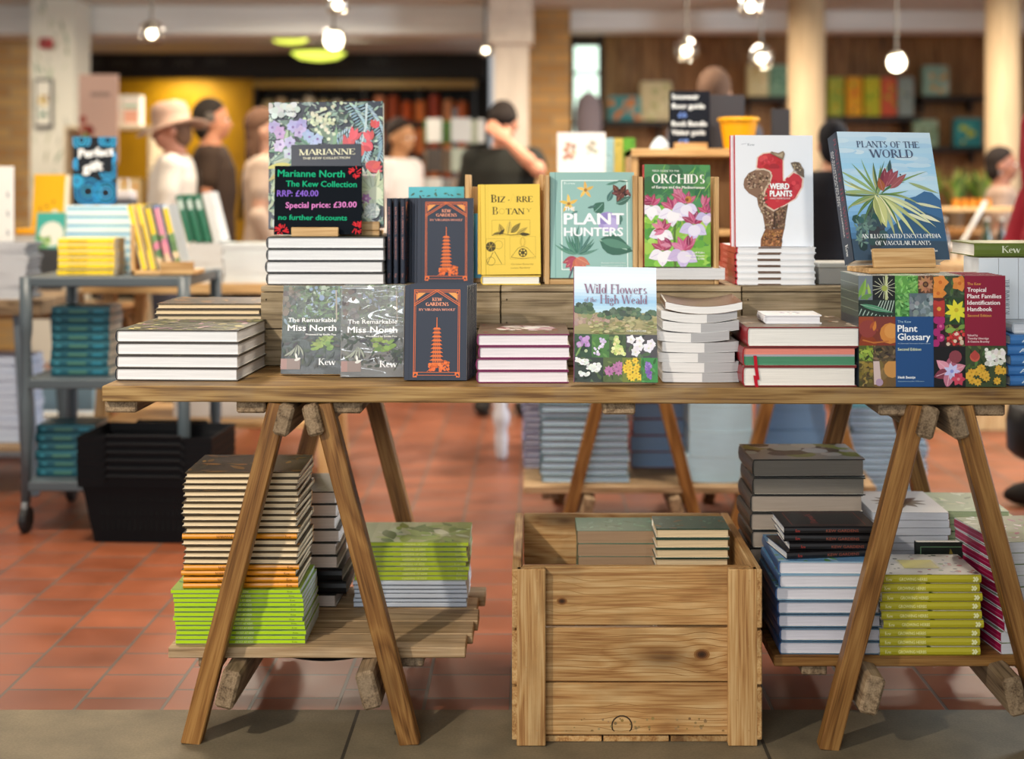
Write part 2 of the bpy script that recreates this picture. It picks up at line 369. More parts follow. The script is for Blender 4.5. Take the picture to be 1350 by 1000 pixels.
def serif_geo(t, wt=1.0):
    k = ('serif', t, wt); T0, T1 = .145 * wt ** .5, .05 * wt
    if k in _txt: return _txt[k]
    vs = []; fs = []; x = 0
    def quad(a, b, c, d): n = len(vs); vs.extend([a, b, c, d]); fs.append((n, n + 1, n + 2, n + 3))
    def hb(cx, y, hw=.14, th=.045 * wt): quad((cx - hw, y), (cx + hw, y), (cx + hw, y + th), (cx - hw, y + th))
    for ch in t:
        w, sp = GL.get(ch, GL.get(ch.upper(), (.4, '')))
        for st in sp.split():
            q = [float(z) for z in st[1:].split(',')]; k0 = st[0]
            if k0 in 'vnb':
                th = T1 if k0 == 'n' else T0; cx, y0, y1 = x + q[0], q[1], q[2]
                quad((cx - th / 2, y0), (cx + th / 2, y0), (cx + th / 2, y1), (cx - th / 2, y1))
                if k0 != 'b': hb(cx, y0); hb(cx, y1 - .045)
            elif k0 == 'l':
                th = T0 if q[4] else T1; a = (x + q[0], q[1]); b = (x + q[2], q[3]); h = th / 2 * 1.08
                quad((a[0] - h, a[1]), (a[0] + h, a[1]), (b[0] + h, b[1]), (b[0] - h, b[1]))
            elif k0 == 'h': y = min(max(q[2] - .025, 0), .95); quad((x + q[0], y), (x + q[1], y), (x + q[1], y + T1), (x + q[0], y + T1))
            elif k0 == 't': quad((x + q[0] - .025, q[1] - .1), (x + q[0] + .025, q[1] - .1), (x + q[0] + .03, q[1] + .1), (x + q[0] - .03, q[1] + .1))
            elif k0 == 's': hb(x + q[0], q[1] - (.045 if q[1] > .5 else 0), .12)
            elif k0 == 'd': n = len(vs); vs.extend([(x + q[0] + .075 * math.cos(i * .785), q[1] + .075 * math.sin(i * .785)) for i in range(8)]); fs.append(tuple(range(n, n + 8)))
            elif k0 == 'a':
                cx, cy, rx, ry, a0, a1 = x + q[0], q[1], q[2], q[3], math.radians(q[4]), math.radians(q[5]); N = max(6, int(abs(a1 - a0) / .3)); pr = None
                for i in range(N + 1):
                    a = a0 + (a1 - a0) * i / N; th = T1 + (T0 - T1) * abs(math.cos(a)) ** 1.3
                    po = (cx + rx * math.cos(a), cy + ry * math.sin(a)); pi_ = (cx + (rx - th) * math.cos(a), cy + (ry - T1) * math.sin(a))
                    if pr: quad(pr[0], po, pi_, pr[1])
                    pr = (po, pi_)
        x += w
    _txt[k] = (vs, fs); return _txt[k]

class Art:
    """draws flat shapes on a rectangle: o origin corner, ux / uy edge vectors, n outward normal; u, v run 0..1"""
    STEP = 7e-6
    def __init__(s, mb, o, ux, uy, n, mi=0, base=6e-5):
        s.mb, s.o, s.ux, s.uy, s.n, s.mi = mb, Vector(o), Vector(ux), Vector(uy), Vector(n).normalized(), mi
        s.k = base; s.asp = s.ux.length / s.uy.length; s.flip = s.ux.cross(s.uy).dot(s.n) < 0
        s.clip = (0, 0, 1, 1)
    def P(s, u, v): return s.o + s.ux * u + s.uy * v + s.n * s.k
    def geo(s, vs, fs, c):
        x0, y0, x1, y1 = s.clip
        pts = [s.P(min(max(u, x0), x1), min(max(v, y0), y1)) for u, v in vs]
        s.mb.add(pts, [f[::-1] for f in fs] if s.flip else fs, c, s.mi); s.k += s.STEP
    def poly(s, pts, c): s.geo(pts, [tuple(range(len(pts)))], c)
    def rect(s, u0, v0, u1, v1, c): s.poly([(u0, v0), (u1, v0), (u1, v1), (u0, v1)], c)
    def frame(s, u0, v0, u1, v1, w, c):
        wv = w * s.asp
        s.rect(u0, v0, u1, v0 + wv, c); s.rect(u0, v1 - wv, u1, v1, c); s.rect(u0, v0, u0 + w, v1, c); s.rect(u1 - w, v0, u1, v1, c)
    def ell(s, u, v, ru, c, rv=None, n=12, a=0):
        rv = ru * s.asp if rv is None else rv
        s.poly([(u + ru * math.cos(6.2832 * i / n + a), v + rv * math.sin(6.2832 * i / n + a)) for i in range(n)], c)
    def leaf(s, u, v, ln, wd, ang, c, bend=0, vein=None):
        a = math.radians(ang); A = s.asp; up = []; dn = []
        for i in range(7):
            t = i / 6; w = wd * math.sin(math.pi * t ** .8) * .5; aa = a + bend * t
            x = ln * t * math.cos(a + bend * t * .5); y = ln * t * math.sin(a + bend * t * .5)
            up.append((u + x - w * math.sin(aa), v + (y + w * math.cos(aa)) * A)); dn.append((u + x + w * math.sin(aa), v + (y - w * math.cos(aa)) * A))
        n = 7; s.geo(dn + up, [(i, i + 1, n + i + 1, n + i) for i in range(6)], c)
        if vein: s.line([((up[i][0] + dn[i][0]) / 2, (up[i][1] + dn[i][1]) / 2) for i in range(0, 6)], wd * .07, vein)
    def line(s, pts, w, c, taper=False):
        A = s.asp; vs = []; n = len(pts)
        for i, (x, y) in enumerate(pts):
            x0, y0 = pts[max(i - 1, 0)]; x1, y1 = pts[min(i + 1, n - 1)]
            dx, dy = x1 - x0, (y1 - y0) / A; l = math.hypot(dx, dy) or 1; nx, ny = -dy / l, dx / l
            h = w / 2 * ((1 - i / (n - 1)) if taper else 1)
            vs += [(x + nx * h, y + ny * h * A), (x - nx * h, y - ny * h * A)]
        s.geo(vs, [(2 * i + 1, 2 * i + 3, 2 * i + 2, 2 * i) for i in range(n - 1)], c)
    def ring(s, u, v, r, w, c, n=16, rv=None):
        rv = r * s.asp if rv is None else rv
        s.line([(u + r * math.cos(6.2832 * i / n), v + rv * math.sin(6.2832 * i / n)) for i in range(n + 1)], w, c)
    def flower(s, u, v, r, n, c, cc, wd=.6, a0=0, k=8):
        for i in range(n): s.leaf(u, v, r, r * wd, a0 + 360 * i / n, jit(c, k))
        s.ell(u, v, r * .22, cc, n=8)
    def grad(s, u0, v0, u1, v1, cs, n=8):
        for i in range(n):
            t = (i + .5) / n * (len(cs) - 1); k = min(int(t), len(cs) - 2)
            s.rect(u0, v0 + (v1 - v0) * i / n, u1, v0 + (v1 - v0) * (i + 1) / n, mixc(cs[k], cs[k + 1], t - k)); s.k -= s.STEP
        s.k += s.STEP
    def text(s, t, u0, u1, v, hgt, c, bold=0.0, serif=False, skew=0.0, rise=0.0):
        """fit t between u0 and u1 with capitals hgt tall standing on v"""
        vs, fs = serif_geo(t, float(serif)) if serif else text_geo(t, 0)
        if not vs: return
        xs = [p[0] for p in vs]; x0, x1 = min(xs), max(xs); cap = 1.0 if serif else .70
        k = (u1 - u0) / (x1 - x0)
        for dx, dy in (((0, 0),) if serif or not bold else ((0, 0), (-bold, 0), (bold, 0), (0, bold * .6), (0, -bold * .6))):
            s.geo([(u0 + (x + dx - x0) * k + skew * y / cap * hgt, v + (y + dy) / cap * hgt + rise * (x - x0) / (x1 - x0)) for x, y in vs], fs, c)
    def blobs(s, u0, v0, u1, v1, cols, n, r0, r1, sq=1.0):
        for _ in range(n):
            r = R.uniform(r0, r1); s.ell(R.uniform(u0, u1), R.uniform(v0, v1), r, jit(R.choice(cols), 12), r * s.asp * sq, 7, R.random())
    def leaves(s, u0, v0, u1, v1, cols, n, l0, l1, a0=0, a1=360, wd=.35):
        for _ in range(n):
            l = R.uniform(l0, l1); s.leaf(R.uniform(u0, u1), R.uniform(v0, v1), l, l * wd, R.uniform(a0, a1), jit(R.choice(cols), 14), R.uniform(-.5, .5))

# ------------------------------------------------------------------ books
class Spec:
    """one edition: w across the cover, h tall, t thick"""
    def __init__(s, name, w, h, t, front='#888888', spine=None, back=None, hard=True, pages='#f1ede4', art=None, sart=None, edge=None,
                 mat=None, bend=0.0, split=None, ends=None, ov=None, film=None, ribbon=None, pages2=None, edgeart=None):
        s.__dict__.update(locals()); s.spine = spine or front; s.back = back or front; s.edge = edge or front; s.mat = mat or M_GLOSS; s.cache = None
    def meshes(s):
        if s.cache: return s.cache
        w, h, t = s.w, s.h, s.t; b = .0026 if s.hard else .0007; ov = (.0035 if s.hard else .0004) if s.ov is None else s.ov
        nb = 9 if s.bend else 1
        m = MB()
        # cover: one folded strip (back board, rounded spine, front board) swept along the height
        xs = [w / 2 - (w - .004) * i / nb for i in range(nb + 1)]       # from fore edge to spine
        bz = lambda x: s.bend * (x / (w / 2)) ** 2
        outer = [(x, 0 + bz(x), 'b') for x in xs] + [(-w / 2, t * .18 + s.bend, 's'), (-w / 2 - (.0015 if s.hard else 0), t * .5 + s.bend, 's'), (-w / 2, t * .82 + s.bend, 's')] + [(x, t + bz(x), 'f') for x in xs[::-1]]
        inner = [(x, b + bz(x), 'b') for x in xs[:-1]] + [(-w / 2 + b + .002, b + bz(-w / 2), 'b'), (-w / 2 + b, t * .2 + s.bend, 's'), (-w / 2 + b, t * .5 + s.bend, 's'), (-w / 2 + b, t * .8 + s.bend, 's'), (-w / 2 + b + .002, t - b + bz(-w / 2), 'f')] + [(x, t - b + bz(x), 'f') for x in xs[:-1][::-1]]
        # make equal counts
        n = len(outer)
        if len(inner) != n: inner = inner[:n]
        colr = {'b': s.back, 's': s.spine, 'f': s.front}
        vs = []
        for y in (-h / 2, h / 2):
            vs += [(x, y, z) for x, z, _ in outer] + [(x, y, z) for x, z, _ in inner]
        fs = []; cs = []
        for i in range(n - 1):
            k = outer[i][2] if outer[i][2] == outer[i + 1][2] else 's'
            fs.append((i, i + 1, 2 * n + i + 1, 2 * n + i)); cs.append(colr[k])
            fs.append((n + i + 1, n + i, 3 * n + i, 3 * n + i + 1)); cs.append('#e9e4d8')
            e = s.spine if k == 's' else s.edge
            fs.append((i + 1, i, n + i, n + i + 1)); cs.append(e)
            fs.append((2 * n + i, 2 * n + i + 1, 3 * n + i + 1, 3 * n + i)); cs.append(e)
        fs.append((0, 2 * n, 3 * n, n)); cs.append(s.edge); fs.append((n - 1, 2 * n - 1, 4 * n - 1, 3 * n - 1)); cs.append(s.edge)
        m.add(vs, fs, cs)
        if s.art:
            a = Art(m, (-w / 2, -h / 2, t), (w, 0, 0), (0, h, 0), (0, 0, 1)); s.art(a)
        if s.sart:
            a = Art(m, (-w / 2 - (.0016 if s.hard else 0), h / 2, 0), (0, -h, 0), (0, 0, t), (-1, 0, 0), base=1e-4); s.sart(a)
        if s.edgeart: s.edgeart(m, s)
        cov = m.mesh(s.name + '_cover', s.mat)
        p = MB(); x0, x1 = -w / 2 + b + .0005, w / 2 - ov; y0, y1 = -h / 2 + ov, h / 2 - ov; z0, z1 = b, t - b
        sp = [0] + ([s.split[0]] if s.split else []) + [1]
        segs = sorted(set([i / (nb if nb > 1 else 1) for i in range((nb if nb > 1 else 1) + 1)] + sp))
        for k in range(len(segs) - 1):
            xa, xb = x0 + (x1 - x0) * segs[k], x0 + (x1 - x0) * segs[k + 1]
            c = s.split[1] if s.split and segs[k] >= s.split[0] - 1e-6 else s.pages
            if s.pages2 and not s.split:
                zs = [z0, z0 + (z1 - z0) * .5, z0 + (z1 - z0) * .62, z1]; cl = s.pages2
            else: zs = [z0, z1]; cl = [c]
            for q in range(len(zs) - 1):
                za, zb = zs[q], zs[q + 1]
                v = [(x, y, z + bz(x)) for x in (xa, xb) for y in (y0, y1) for z in (za, zb)]
                f = [(0, 4, 5, 1), (2, 3, 7, 6), (1, 5, 7, 3), (0, 2, 6, 4)]
                if k == 0: f.append((0, 1, 3, 2))
                if k == len(segs) - 2: f.append((4, 6, 7, 5))
                p.add(v, f, cl[q])
        pg = p.mesh(s.name + '_pages', M_PAGE)
        s.cache = [('cover', cov), ('page_block', pg)]
        if s.film:
            q = MB(); g = .0016; NX, NY = 12, 14; rr = random.Random(5)
            for side, z in ((1, t + g), (-1, -g * .3)):
                vv = [(-w / 2 - g + (w + 2 * g) * i / NX, -h / 2 - g + (h + 2 * g) * j / NY, z + (side * rr.uniform(0, .0016) if 0 < i < NX and 0 < j < NY else 0)) for j in range(NY + 1) for i in range(NX + 1)]
                ff = [(j * (NX + 1) + i, j * (NX + 1) + i + 1, (j + 1) * (NX + 1) + i + 1, (j + 1) * (NX + 1) + i) for j in range(NY) for i in range(NX)]
                q.add(vv, ff if side > 0 else [f[::-1] for f in ff])
            bx, by = w / 2 + g, h / 2 + g
            q.add([(-bx, -by, 0), (bx, -by, 0), (bx, by, 0), (-bx, by, 0), (-bx, -by, t + g), (bx, -by, t + g), (bx, by, t + g), (-bx, by, t + g)], [(0, 1, 5, 4), (1, 2, 6, 5), (2, 3, 7, 6), (3, 0, 4, 7)])
            s.cache.append(('plastic_wrap', q.mesh(s.name + '_wrap', s.film, True)))
        if s.ribbon:
            q = MB(); x, l = s.ribbon; y = -h / 2 - .0012
            pts = [(x, y + .006, t * .55), (x, y, t * .52), (x + .002, y - .0006, t * .52 - l * .5), (x + .006, y, t * .52 - l)]
            q.add([(a - .0035, b_, c) for a, b_, c in pts] + [(a + .0035, b_, c) for a, b_, c in pts], [(i, i + 4, i + 5, i + 1) for i in range(3)], '#b3182c')
            s.cache.append(('ribbon_marker', q.mesh(s.name + '_ribbon', M_CLOTH)))
        return s.cache

def book(sp, loc, rot, label, group=None, cat='book', skip=()):
    o = thing('book' if sp.name.startswith('_') else sp.name, label, cat, loc, rot=rot, group=group)
    for nm, me in sp.meshes():
        if nm not in skip: link(nm, me, o)
    return o

ORD = ['topmost', 'second from top', 'third from top', 'fourth from top', 'fifth from top', 'sixth from top', 'seventh from top', 'eighth from top', 'ninth from top',
       'tenth from top', 'eleventh from top', 'twelfth from top', 'thirteenth from top', 'fourteenth from top', 'fifteenth from top', 'sixteenth from top',
       'seventeenth from top', 'eighteenth from top', 'nineteenth from top', 'twentieth from top', 'twenty-first from top', 'twenty-second from top']
def ordn(i, n):
    """i counted from the top (0) of n"""
    if i == 0: return 'topmost'
    if i == n - 1: return 'lowest'
    return ORD[i]
FACE = {'spine': 90, 'fore': -90, 'tail': 0, 'head': 180}
def stack(items, X, Yf, z, label, group=None, yaw=0.0, jx=.003, jy=.003, jr=1.2, lean=0.0, align='c', cat='book', rr=None):
    """pile books from the bottom up. items: list of (spec, facing). X = centre of the visible front, Yf = depth of the front faces.
    label holds {o}; returns the top height"""
    rr = rr or R; n = len(items)
    for i, (sp, face) in enumerate(items):
        d = sp.w if face in ('spine', 'fore') else sp.h
        a = yaw + rr.uniform(-jr, jr)
        x = X + rr.uniform(-jx, jx) + lean * i; y = Yf + d / 2 + rr.uniform(-jy, jy)
        book(sp, (x, y, z), (0, 0, math.radians(FACE[face] + a)), label.format(o=ordn(n - 1 - i, n)), group, cat)
        z += sp.t + (.0022 if sp.film else .0004)
    return z
def stand(sp, px, Yb, z, lean, label, group=None, yaw=0.0, roll=0.0, cat='book', X=None, skip=()):
    """face-out book: px = image column of the centre of its foot at depth Yb, foot on z, leaning back by `lean` degrees"""
    X = Xp(px, Yb) if X is None else X
    M = Matrix.Rotation(math.radians(yaw), 4, 'Z') @ Matrix.Rotation(math.radians(90 - lean), 4, 'X') @ Matrix.Rotation(math.radians(roll), 4, 'Z')
    # foot: lowest corner over all eight
    pts = [M @ Vector((sx * sp.w / 2, sy * sp.h / 2, zz)) for sx in (-1, 1) for sy in (-1, 1) for zz in (0, sp.t)]
    lo = min(p.z for p in pts); foot = M @ Vector((0, -sp.h / 2, sp.t))
    loc = Vector((X - foot.x, Yb - foot.y, z - lo + .0003))
    return book(sp, loc, M.to_euler(), label, group, cat, skip)
def spine_up(sp, X, Yf, z, label, group=None, tilt=0.0, yaw=0.0, cat='book'):
    """standing upright with the spine toward the viewer, leaning sideways by tilt"""
    M = Matrix.Rotation(math.radians(yaw), 4, 'Z') @ Matrix.Rotation(math.radians(tilt), 4, 'Y') @ Matrix(((0, 0, 1, 0), (1, 0, 0, 0), (0, 1, 0, 0), (0, 0, 0, 1)))
    pts = [M @ Vector((sx * sp.w / 2, sy * sp.h / 2, zz)) for sx in (-1, 1) for sy in (-1, 1) for zz in (0, sp.t)]
    lo = min(p.z for p in pts); c = M @ Vector((-sp.w / 2, 0, sp.t / 2))
    return book(sp, (X - c.x, Yf - c.y, z - lo + .0003), M.to_euler(), label, group, cat)

# ---- cover artwork
def art_marianne(a):
    a.rect(0, 0, 1, 1, '#3b4150')
    a.leaves(0, .3, 1, 1, ['#4d615c', '#66807a', '#3c4a50', '#7f9c92', '#93ab9f'], 200, .06, .14); a.leaves(0, .5, 1, 1, ['#a9bfb2', '#c0d0c2', '#8fa89c', '#5d7670'], 170, .03, .08)
    a.leaves(0, 0, 1, .5, ['#93a896', '#b0bda4', '#6f8a7a', '#d2d8b8', '#c2cfc0', '#54706a'], 200, .05, .13)
    a.leaves(0, 0, 1, 1, ['#bccbbf', '#a4b8ac', '#d4dccb', '#8fa6a0'], 170, .03, .09, wd=.25)
    for k in range(9): a.leaf(.02 + R.uniform(0, .1), .1 + k * .06, .26, .06, R.uniform(10, 60), jit('#a9bba4'), .4, '#d7e0cc')
    for k in range(7): a.leaf(.3 + R.uniform(-.1, .1), .62, .26, .05, 110 + k * 22, jit('#6f9482'), .3, '#b5cdbf')
    for k in range(6): a.leaf(.55, .55 + k * .03, .22, .05, 20 + k * 25, jit('#80a08c'), .3)
    for k in range(5): a.leaf(.2, .5 - .03 * k, .24, .05, 180 + k * 20, jit('#c9c376'), .3)
    for k in range(60): a.ell(.42 + R.gauss(.06, .07), .84 + R.gauss(0, .07), .017, jit('#d4dcc0', 18), n=7)
    for k in range(26): a.ell(.12 + R.gauss(0, .06), .93 + R.gauss(0, .03), .03, jit('#d3dbdc', 14), n=8)
    for x, y, c in ((.05, .8, '#b2a8dc'), (.1, .75, '#c7a6d8'), (.2, .8, '#b6b4e6'), (.28, .83, '#a9a2da'), (.27, .76, '#c3b6e2'), (.1, .66, '#d5c8ee'), (.2, .68, '#c4bfe8'), (.36, .73, '#a9bfe6'), (.42, .7, '#b4c6ea'), (.17, .58, '#c9d3dd')):
        for _ in range(2): a.flower(x + R.uniform(-.02, .02), y + R.uniform(-.02, .02), .055, 5, c, '#8a6fb0', .9, R.uniform(0, 70))
    for k in range(15): a.leaf(.60 + k * .02, .75 - .012 * abs(k - 4), .05, .014, 80, jit('#b4cde0')); a.leaf(.60 + k * .02, .75 - .012 * abs(k - 4), .06, .014, -80, jit('#9fbcd4'))
    for j in range(2):
        for k in range(22):
            t = k / 21; u = .72 + j * .12 + .16 * math.sin(t * 2.2) * (1 if j else .9); v = .97 - t * .42
            a.leaf(u, v, .07, .015, -20 - 40 * t, jit('#a9c8d6')); a.leaf(u, v, .07, .015, 200 + 40 * t, jit('#8fb2c2'))
    a.line([(.86, .98), (.85, .8), (.8, .6)], .018, '#c8dbe0')
    for x, y, s_, g in ((.67, .62, .13, 30), (.72, .69, .12, 20), (.9, .6, .12, 100), (.88, .68, .1, 60), (.92, .78, .08, 40), (.85, .5, .12, -60), (.8, .55, .12, 70), (.9, .46, .1, -30)):
        for k in range(3): a.leaf(x, y, s_, .05, g + k * 26, jit('#dc5b62', 16), .5)
    for k in range(14): a.leaf(.82 + k * .01, .42, .06, .012, -80, jit('#e4d9d2'))
    for k in range(12): a.leaf(.9, .28, .2, .06, 30 * k, jit('#c3cfae'), .4, '#8da383')
    a.ell(.93, .26, .06, '#d6dec0'); a.ell(.9, .12, .07, '#b9c8c2'); a.flower(.85, .22, .05, 6, '#b57ab8', '#e0c2e2')
    for k in range(30): a.leaf(.9 + R.gauss(0, .03), .12 + R.gauss(0, .03), .05, .01, R.uniform(0, 360), jit('#dfe6df'))
    a.rect(.20, .42, .81, .655, '#2f3342')
    a.text('MARIANNE', .265, .755, .572, .046, '#f6f2cc', serif=1.1); a.text('THE KEW COLLECTION', .30, .71, .538, .017, '#ece7c8', .02)
    a.text('Kew', .13, .24, .915, .022, '#5d6470', serif=True)
def art_missnorth(a):
    a.grad(0, 0, 1, 1, ['#3a3a38', '#2d3830', '#3f4a38', '#58604c'])
    a.leaves(0, .55, 1, 1, ['#34452e', '#4c6238', '#62784c', '#26301f', '#8fa0a8'], 150, .06, .14)
    a.blobs(.3, .75, 1, 1, ['#8fa2c0', '#7f93b0', '#a4b39c', '#6e8460'], 50, .015, .05)
    a.leaves(.2, .6, 1, .98, ['#4a6634', '#38522c', '#6e8a4e'], 90, .05, .1)
    a.blobs(0, .6, .3, .98, ['#6a5e52', '#4d463f', '#7a6f60'], 26, .02, .06); a.line([(.90, .62), (.88, .95)], .022, '#a99d8b')
    a.leaves(0, .1, 1, .5, ['#333a2c', '#2c2f2b', '#4a4a3e', '#3e4a30'], 120, .07, .16)
    a.blobs(.5, .28, .85, .42, ['#7f9a42', '#6c8838', '#8fa850'], 40, .02, .06, .6)
    a.rect(0, .05, .32, .17, '#8d7a72'); a.rect(0, .05, .1, .17, '#a58078')
    for k in range(5): a.leaf(.05 + k * .08, .2, .2, .03, 20 + k * 20, '#9aa08f', .6)
    a.leaf(.22, .15, .12, .05, 20, '#dcdcd6'); a.leaf(.26, .17, .1, .04, 100, '#e8e8e2')
    a.text('The Remarkable', .10, .90, .585, .048, '#ffffff', .012); a.text('Miss North', .10, .90, .485, .068, '#ffffff', .022)
    a.text('Presented by Emilia Fox', .40, .90, .435, .020, '#f4f4f0', .03)
    a.text('Kew', .62, .90, .10, .075, '#ffffff', serif=True)
def pagoda(a, c='#e8763f'):
    a.frame(.14, .03, .885, .955, .010, c); a.frame(.165, .05, .86, .94, .007, c)
    for sx in (1, -1):
        X = lambda q: .5125 + sx * (q - .5125)
        a.poly([(X(.18), .92), (X(.33), .92), (X(.18), .845)] if sx > 0 else [(X(.18), .845), (X(.33), .92), (X(.18), .92)], '#e9a25e')
        for d in (0, .02): a.line([(X(.14), .80 - d), (X(.5125), .955 - d)], .010, c)
        a.line([(X(.22), .925), (X(.44), .925)], .006, c); a.line([(X(.195), .91), (X(.195), .83)], .006, c)
        a.rect(min(X(.16), X(.205)), .905, max(X(.16), X(.205)), .94, c); a.rect(min(X(.17), X(.195)), .912, max(X(.17), X(.195)), .932, '#39404f')
        a.rect(min(X(.135), X(.215)), .03, max(X(.135), X(.215)), .085, c); a.ell(X(.175), .057, .018, '#39404f'); a.rect(min(X(.15), X(.165)), .04, max(X(.15), X(.165)), .052, '#39404f')
    a.rect(.2, .03, .83, .05, '#39404f'); a.line([(.15, .083), (.86, .083)], .008, c); a.line([(.36, .09), (.47, .135), (.6, .135), (.72, .09)], .008, c)
    a.text('KEW', .435, .60, .832, .036, '#f0a080', serif=1.9); a.text('GARDENS', .33, .70, .782, .036, '#f0a080', serif=1.9)
    a.text('BY VIRGINIA WOOLF', .22, .81, .73, .024, '#dc9682', serif=1.9)
    a.line([(.515, .53), (.515, .66)], .012, c); a.leaf(.515, .53, .14, .016, 90, c); n = 10
    for i in range(n):
        y = .545 - i * .041; w = .040 + i * .0035
        a.poly([(.515 - w * 1.7, y - .012), (.515 + w * 1.7, y - .012), (.515 + w, y + .008), (.515 - w, y + .008)], c)
        a.rect(.515 - w, y - .03, .515 + w, y - .012, mixc(c, '#39404f', .25)); 
        for q in (-.6, 0, .6): a.rect(.515 + w * q - .005, y - .03, .515 + w * q + .005, y - .014, '#39404f')
    a.blobs(.40, .10, .62, .17, [c, '#d96a38'], 26, .015, .035); a.blobs(.6, .10, .73, .2, [c, '#cf6434'], 34, .012, .03); a.blobs(.62, .11, .70, .18, ['#39404f'], 9, .006, .014)
def art_kg(a): a.rect(0, 0, 1, 1, '#39404f'); a.line([(.07, 0), (.07, 1)], .008, '#2c3240'); pagoda(a)
def spine_kg(a): a.text('KEW GARDENS', .1, .42, .3, .4, '#b77e78', serif=True); a.text('VIRGINIA WOOLF', .45, .72, .3, .36, '#b77e78', serif=True); a.text('Kew', .88, .93, .3, .4, '#b77e78', serif=True)
def art_bizarre(a):
    K = '#4a4226'; a.rect(0, 0, 1, 1, '#eccb55'); a.line([(.075, 0), (.075, 1)], .012, '#c9a83a'); a.line([(.12, 0), (.12, 1)], .004, '#d8b848')
    a.text('B', .17, .27, .80, .085, '#5d5228', serif=1.3); a.text('IZ', .28, .42, .80, .065, K, serif=1.3); a.text('.', .46, .49, .82, .06, K, serif=True); a.text('RRE', .60, .88, .80, .065, K, serif=1.3)
    a.line([(.5, .8), (.55, .9), (.6, .8)], .006, '#d2b44c')
    a.text('B', .19, .29, .665, .085, '#6d6030', serif=True); a.ring(.355, .70, .045, .012, '#d2b44c'); a.text('TAN', .42, .74, .665, .065, K, serif=1.3); a.text('Y', .76, .86, .69, .04, '#a8923f', serif=True)
    a.frame(.18, .43, .83, .605, .006, '#b99c3e'); a.frame(.08, .11, .40, .40, .006, '#b99c3e'); a.frame(.48, .17, .92, .42, .006, '#c7aa48')
    for x, y, l, w, g, c in ((.2, .45, .2, .05, 5, '#8a7a38'), (.36, .44, .2, .10, 100, '#b49a44'), (.45, .45, .24, .09, 75, '#d7bb58'), (.5, .46, .24, .10, 40, '#8d7d3a'), (.6, .45, .22, .08, 25, '#c2a74a'), (.65, .45, .18, .06, -10, K), (.3, .44, .14, .05, 40, K)):
        a.leaf(x, y, l, w, g, c, .2, K)
    a.line([(.18, .435), (.3, .46), (.5, .437), (.8, .45)], .01, K)
    a.ell(.16, .31, .085, '#4d4528'); [a.line([(.16, .31), (.16 + .08 * math.cos(k), .31 + .055 * math.sin(k))], .008, '#b79c44') for k in range(6)]
    a.ring(.29, .33, .07, .006, '#a8903c'); a.line([(.2, .25), (.14, .18), (.1, .12)], .008, K); a.line([(.22, .26), (.27, .2), (.34, .12)], .008, K); a.ring(.16, .15, .07, .006, K)
    a.line([(.5, .19), (.62, .29), (.7, .31), (.78, .29), (.92, .19), (.7, .175), (.5, .19)], .008, '#8a7636')
    a.ell(.7, .24, .075, '#4a4226')
    for k in range(6): a.ell(.7 + .045 * math.cos(k * 1.05), .24 + .03 * math.sin(k * 1.05), .016, '#e3c65a')
    a.ring(.7, .36, .03, .006, '#b99c3e', rv=.05); a.ring(.7, .36, .05, .005, '#c7aa48', rv=.05)
    a.text('Christine Battersby', .50, .88, .105, .018, '#9d873a'); a.text('Louise Bambery', .50, .82, .065, .018, '#9d873a')
def art_hunters(a):
    a.rect(0, 0, 1, 1, '#95bdb8'); a.line([(.06, 0), (.06, 1)], .012, '#7aa6a2'); a.frame(.13, .075, .92, .925, .011, '#e6f2ef')
    a.text('Kew', .16, .30, .885, .022, '#dcebe8', serif=True)
    for x, y, r, n in ((.42, .83, .11, 5), (.22, .70, .12, 5)):
        for k in range(n): a.leaf(x, y, r, r * .35, 20 + k * 70, jit('#e7c164'), .2, '#d3a545')
        a.ell(x, y, .02, '#a8793a')
    for x, y, l, w, g in ((.66, .88, .2, .03, 10), (.8, .92, .14, .02, -10), (.68, .72, .16, .07, 60), (.52, .62, .17, .14, 40), (.78, .7, .2, .09, 20), (.83, .6, .14, .1, 250), (.44, .66, .12, .03, 10), (.33, .63, .1, .03, 200), (.84, .5, .1, .04, 120)):
        a.leaf(x, y, l, w, g, jit('#47746b'), .2, '#7fa89e')
    for k in range(5): a.leaf(.8 + R.uniform(0, .1), .8, .12, .07, k * 60, jit('#5f3a35'), 0, '#b57a68')
    a.blobs(.78, .77, .95, .83, ['#6b3f38', '#a8675a', '#432a2a'], 14, .012, .026)
    a.ell(.68, .53, .12, '#a79ad0'); a.ell(.72, .5, .09, '#b9aedd'); a.ell(.64, .56, .07, '#9486c4')
    a.leaf(.58, .36, .42, .24, -22, '#3f6a5c', .1, '#9cc0b0'); a.leaf(.60, .355, .38, .10, -14, '#5b8a78')
    for k in range(13): a.leaf(.32, .22, R.uniform(.22, .36), .035, 5 + k * 14, jit('#4d7f72'), (-.8 if k > 6 else .8) * R.uniform(.4, 1), '#86b0a4')
    for k in range(7): a.leaf(.31, .19, .18, .09, 200 + k * 22, jit('#c2705c' if k > 2 else '#a5475a', 12), 0, '#e0a183')
    a.line([(.27, .1), (.22, .0)], .02, '#55606e')
    for t, u0, u1, v, h in (('THE', .17, .29, .635, .035), ('PLANT', .165, .87, .505, .105), ('HUNTERS', .165, .86, .395, .080)): a.text(t, u0, u1, v, h, '#f4f6fb', .03)
    a.text('Adventures of the world greatest', .6, .89, .135, .013, '#e6f2ef'); a.text('botanical explorers', .6, .89, .108, .013, '#e6f2ef'); a.text('CAROLYN FRY', .70, .89, .07, .016, '#f4f6fb', .02)
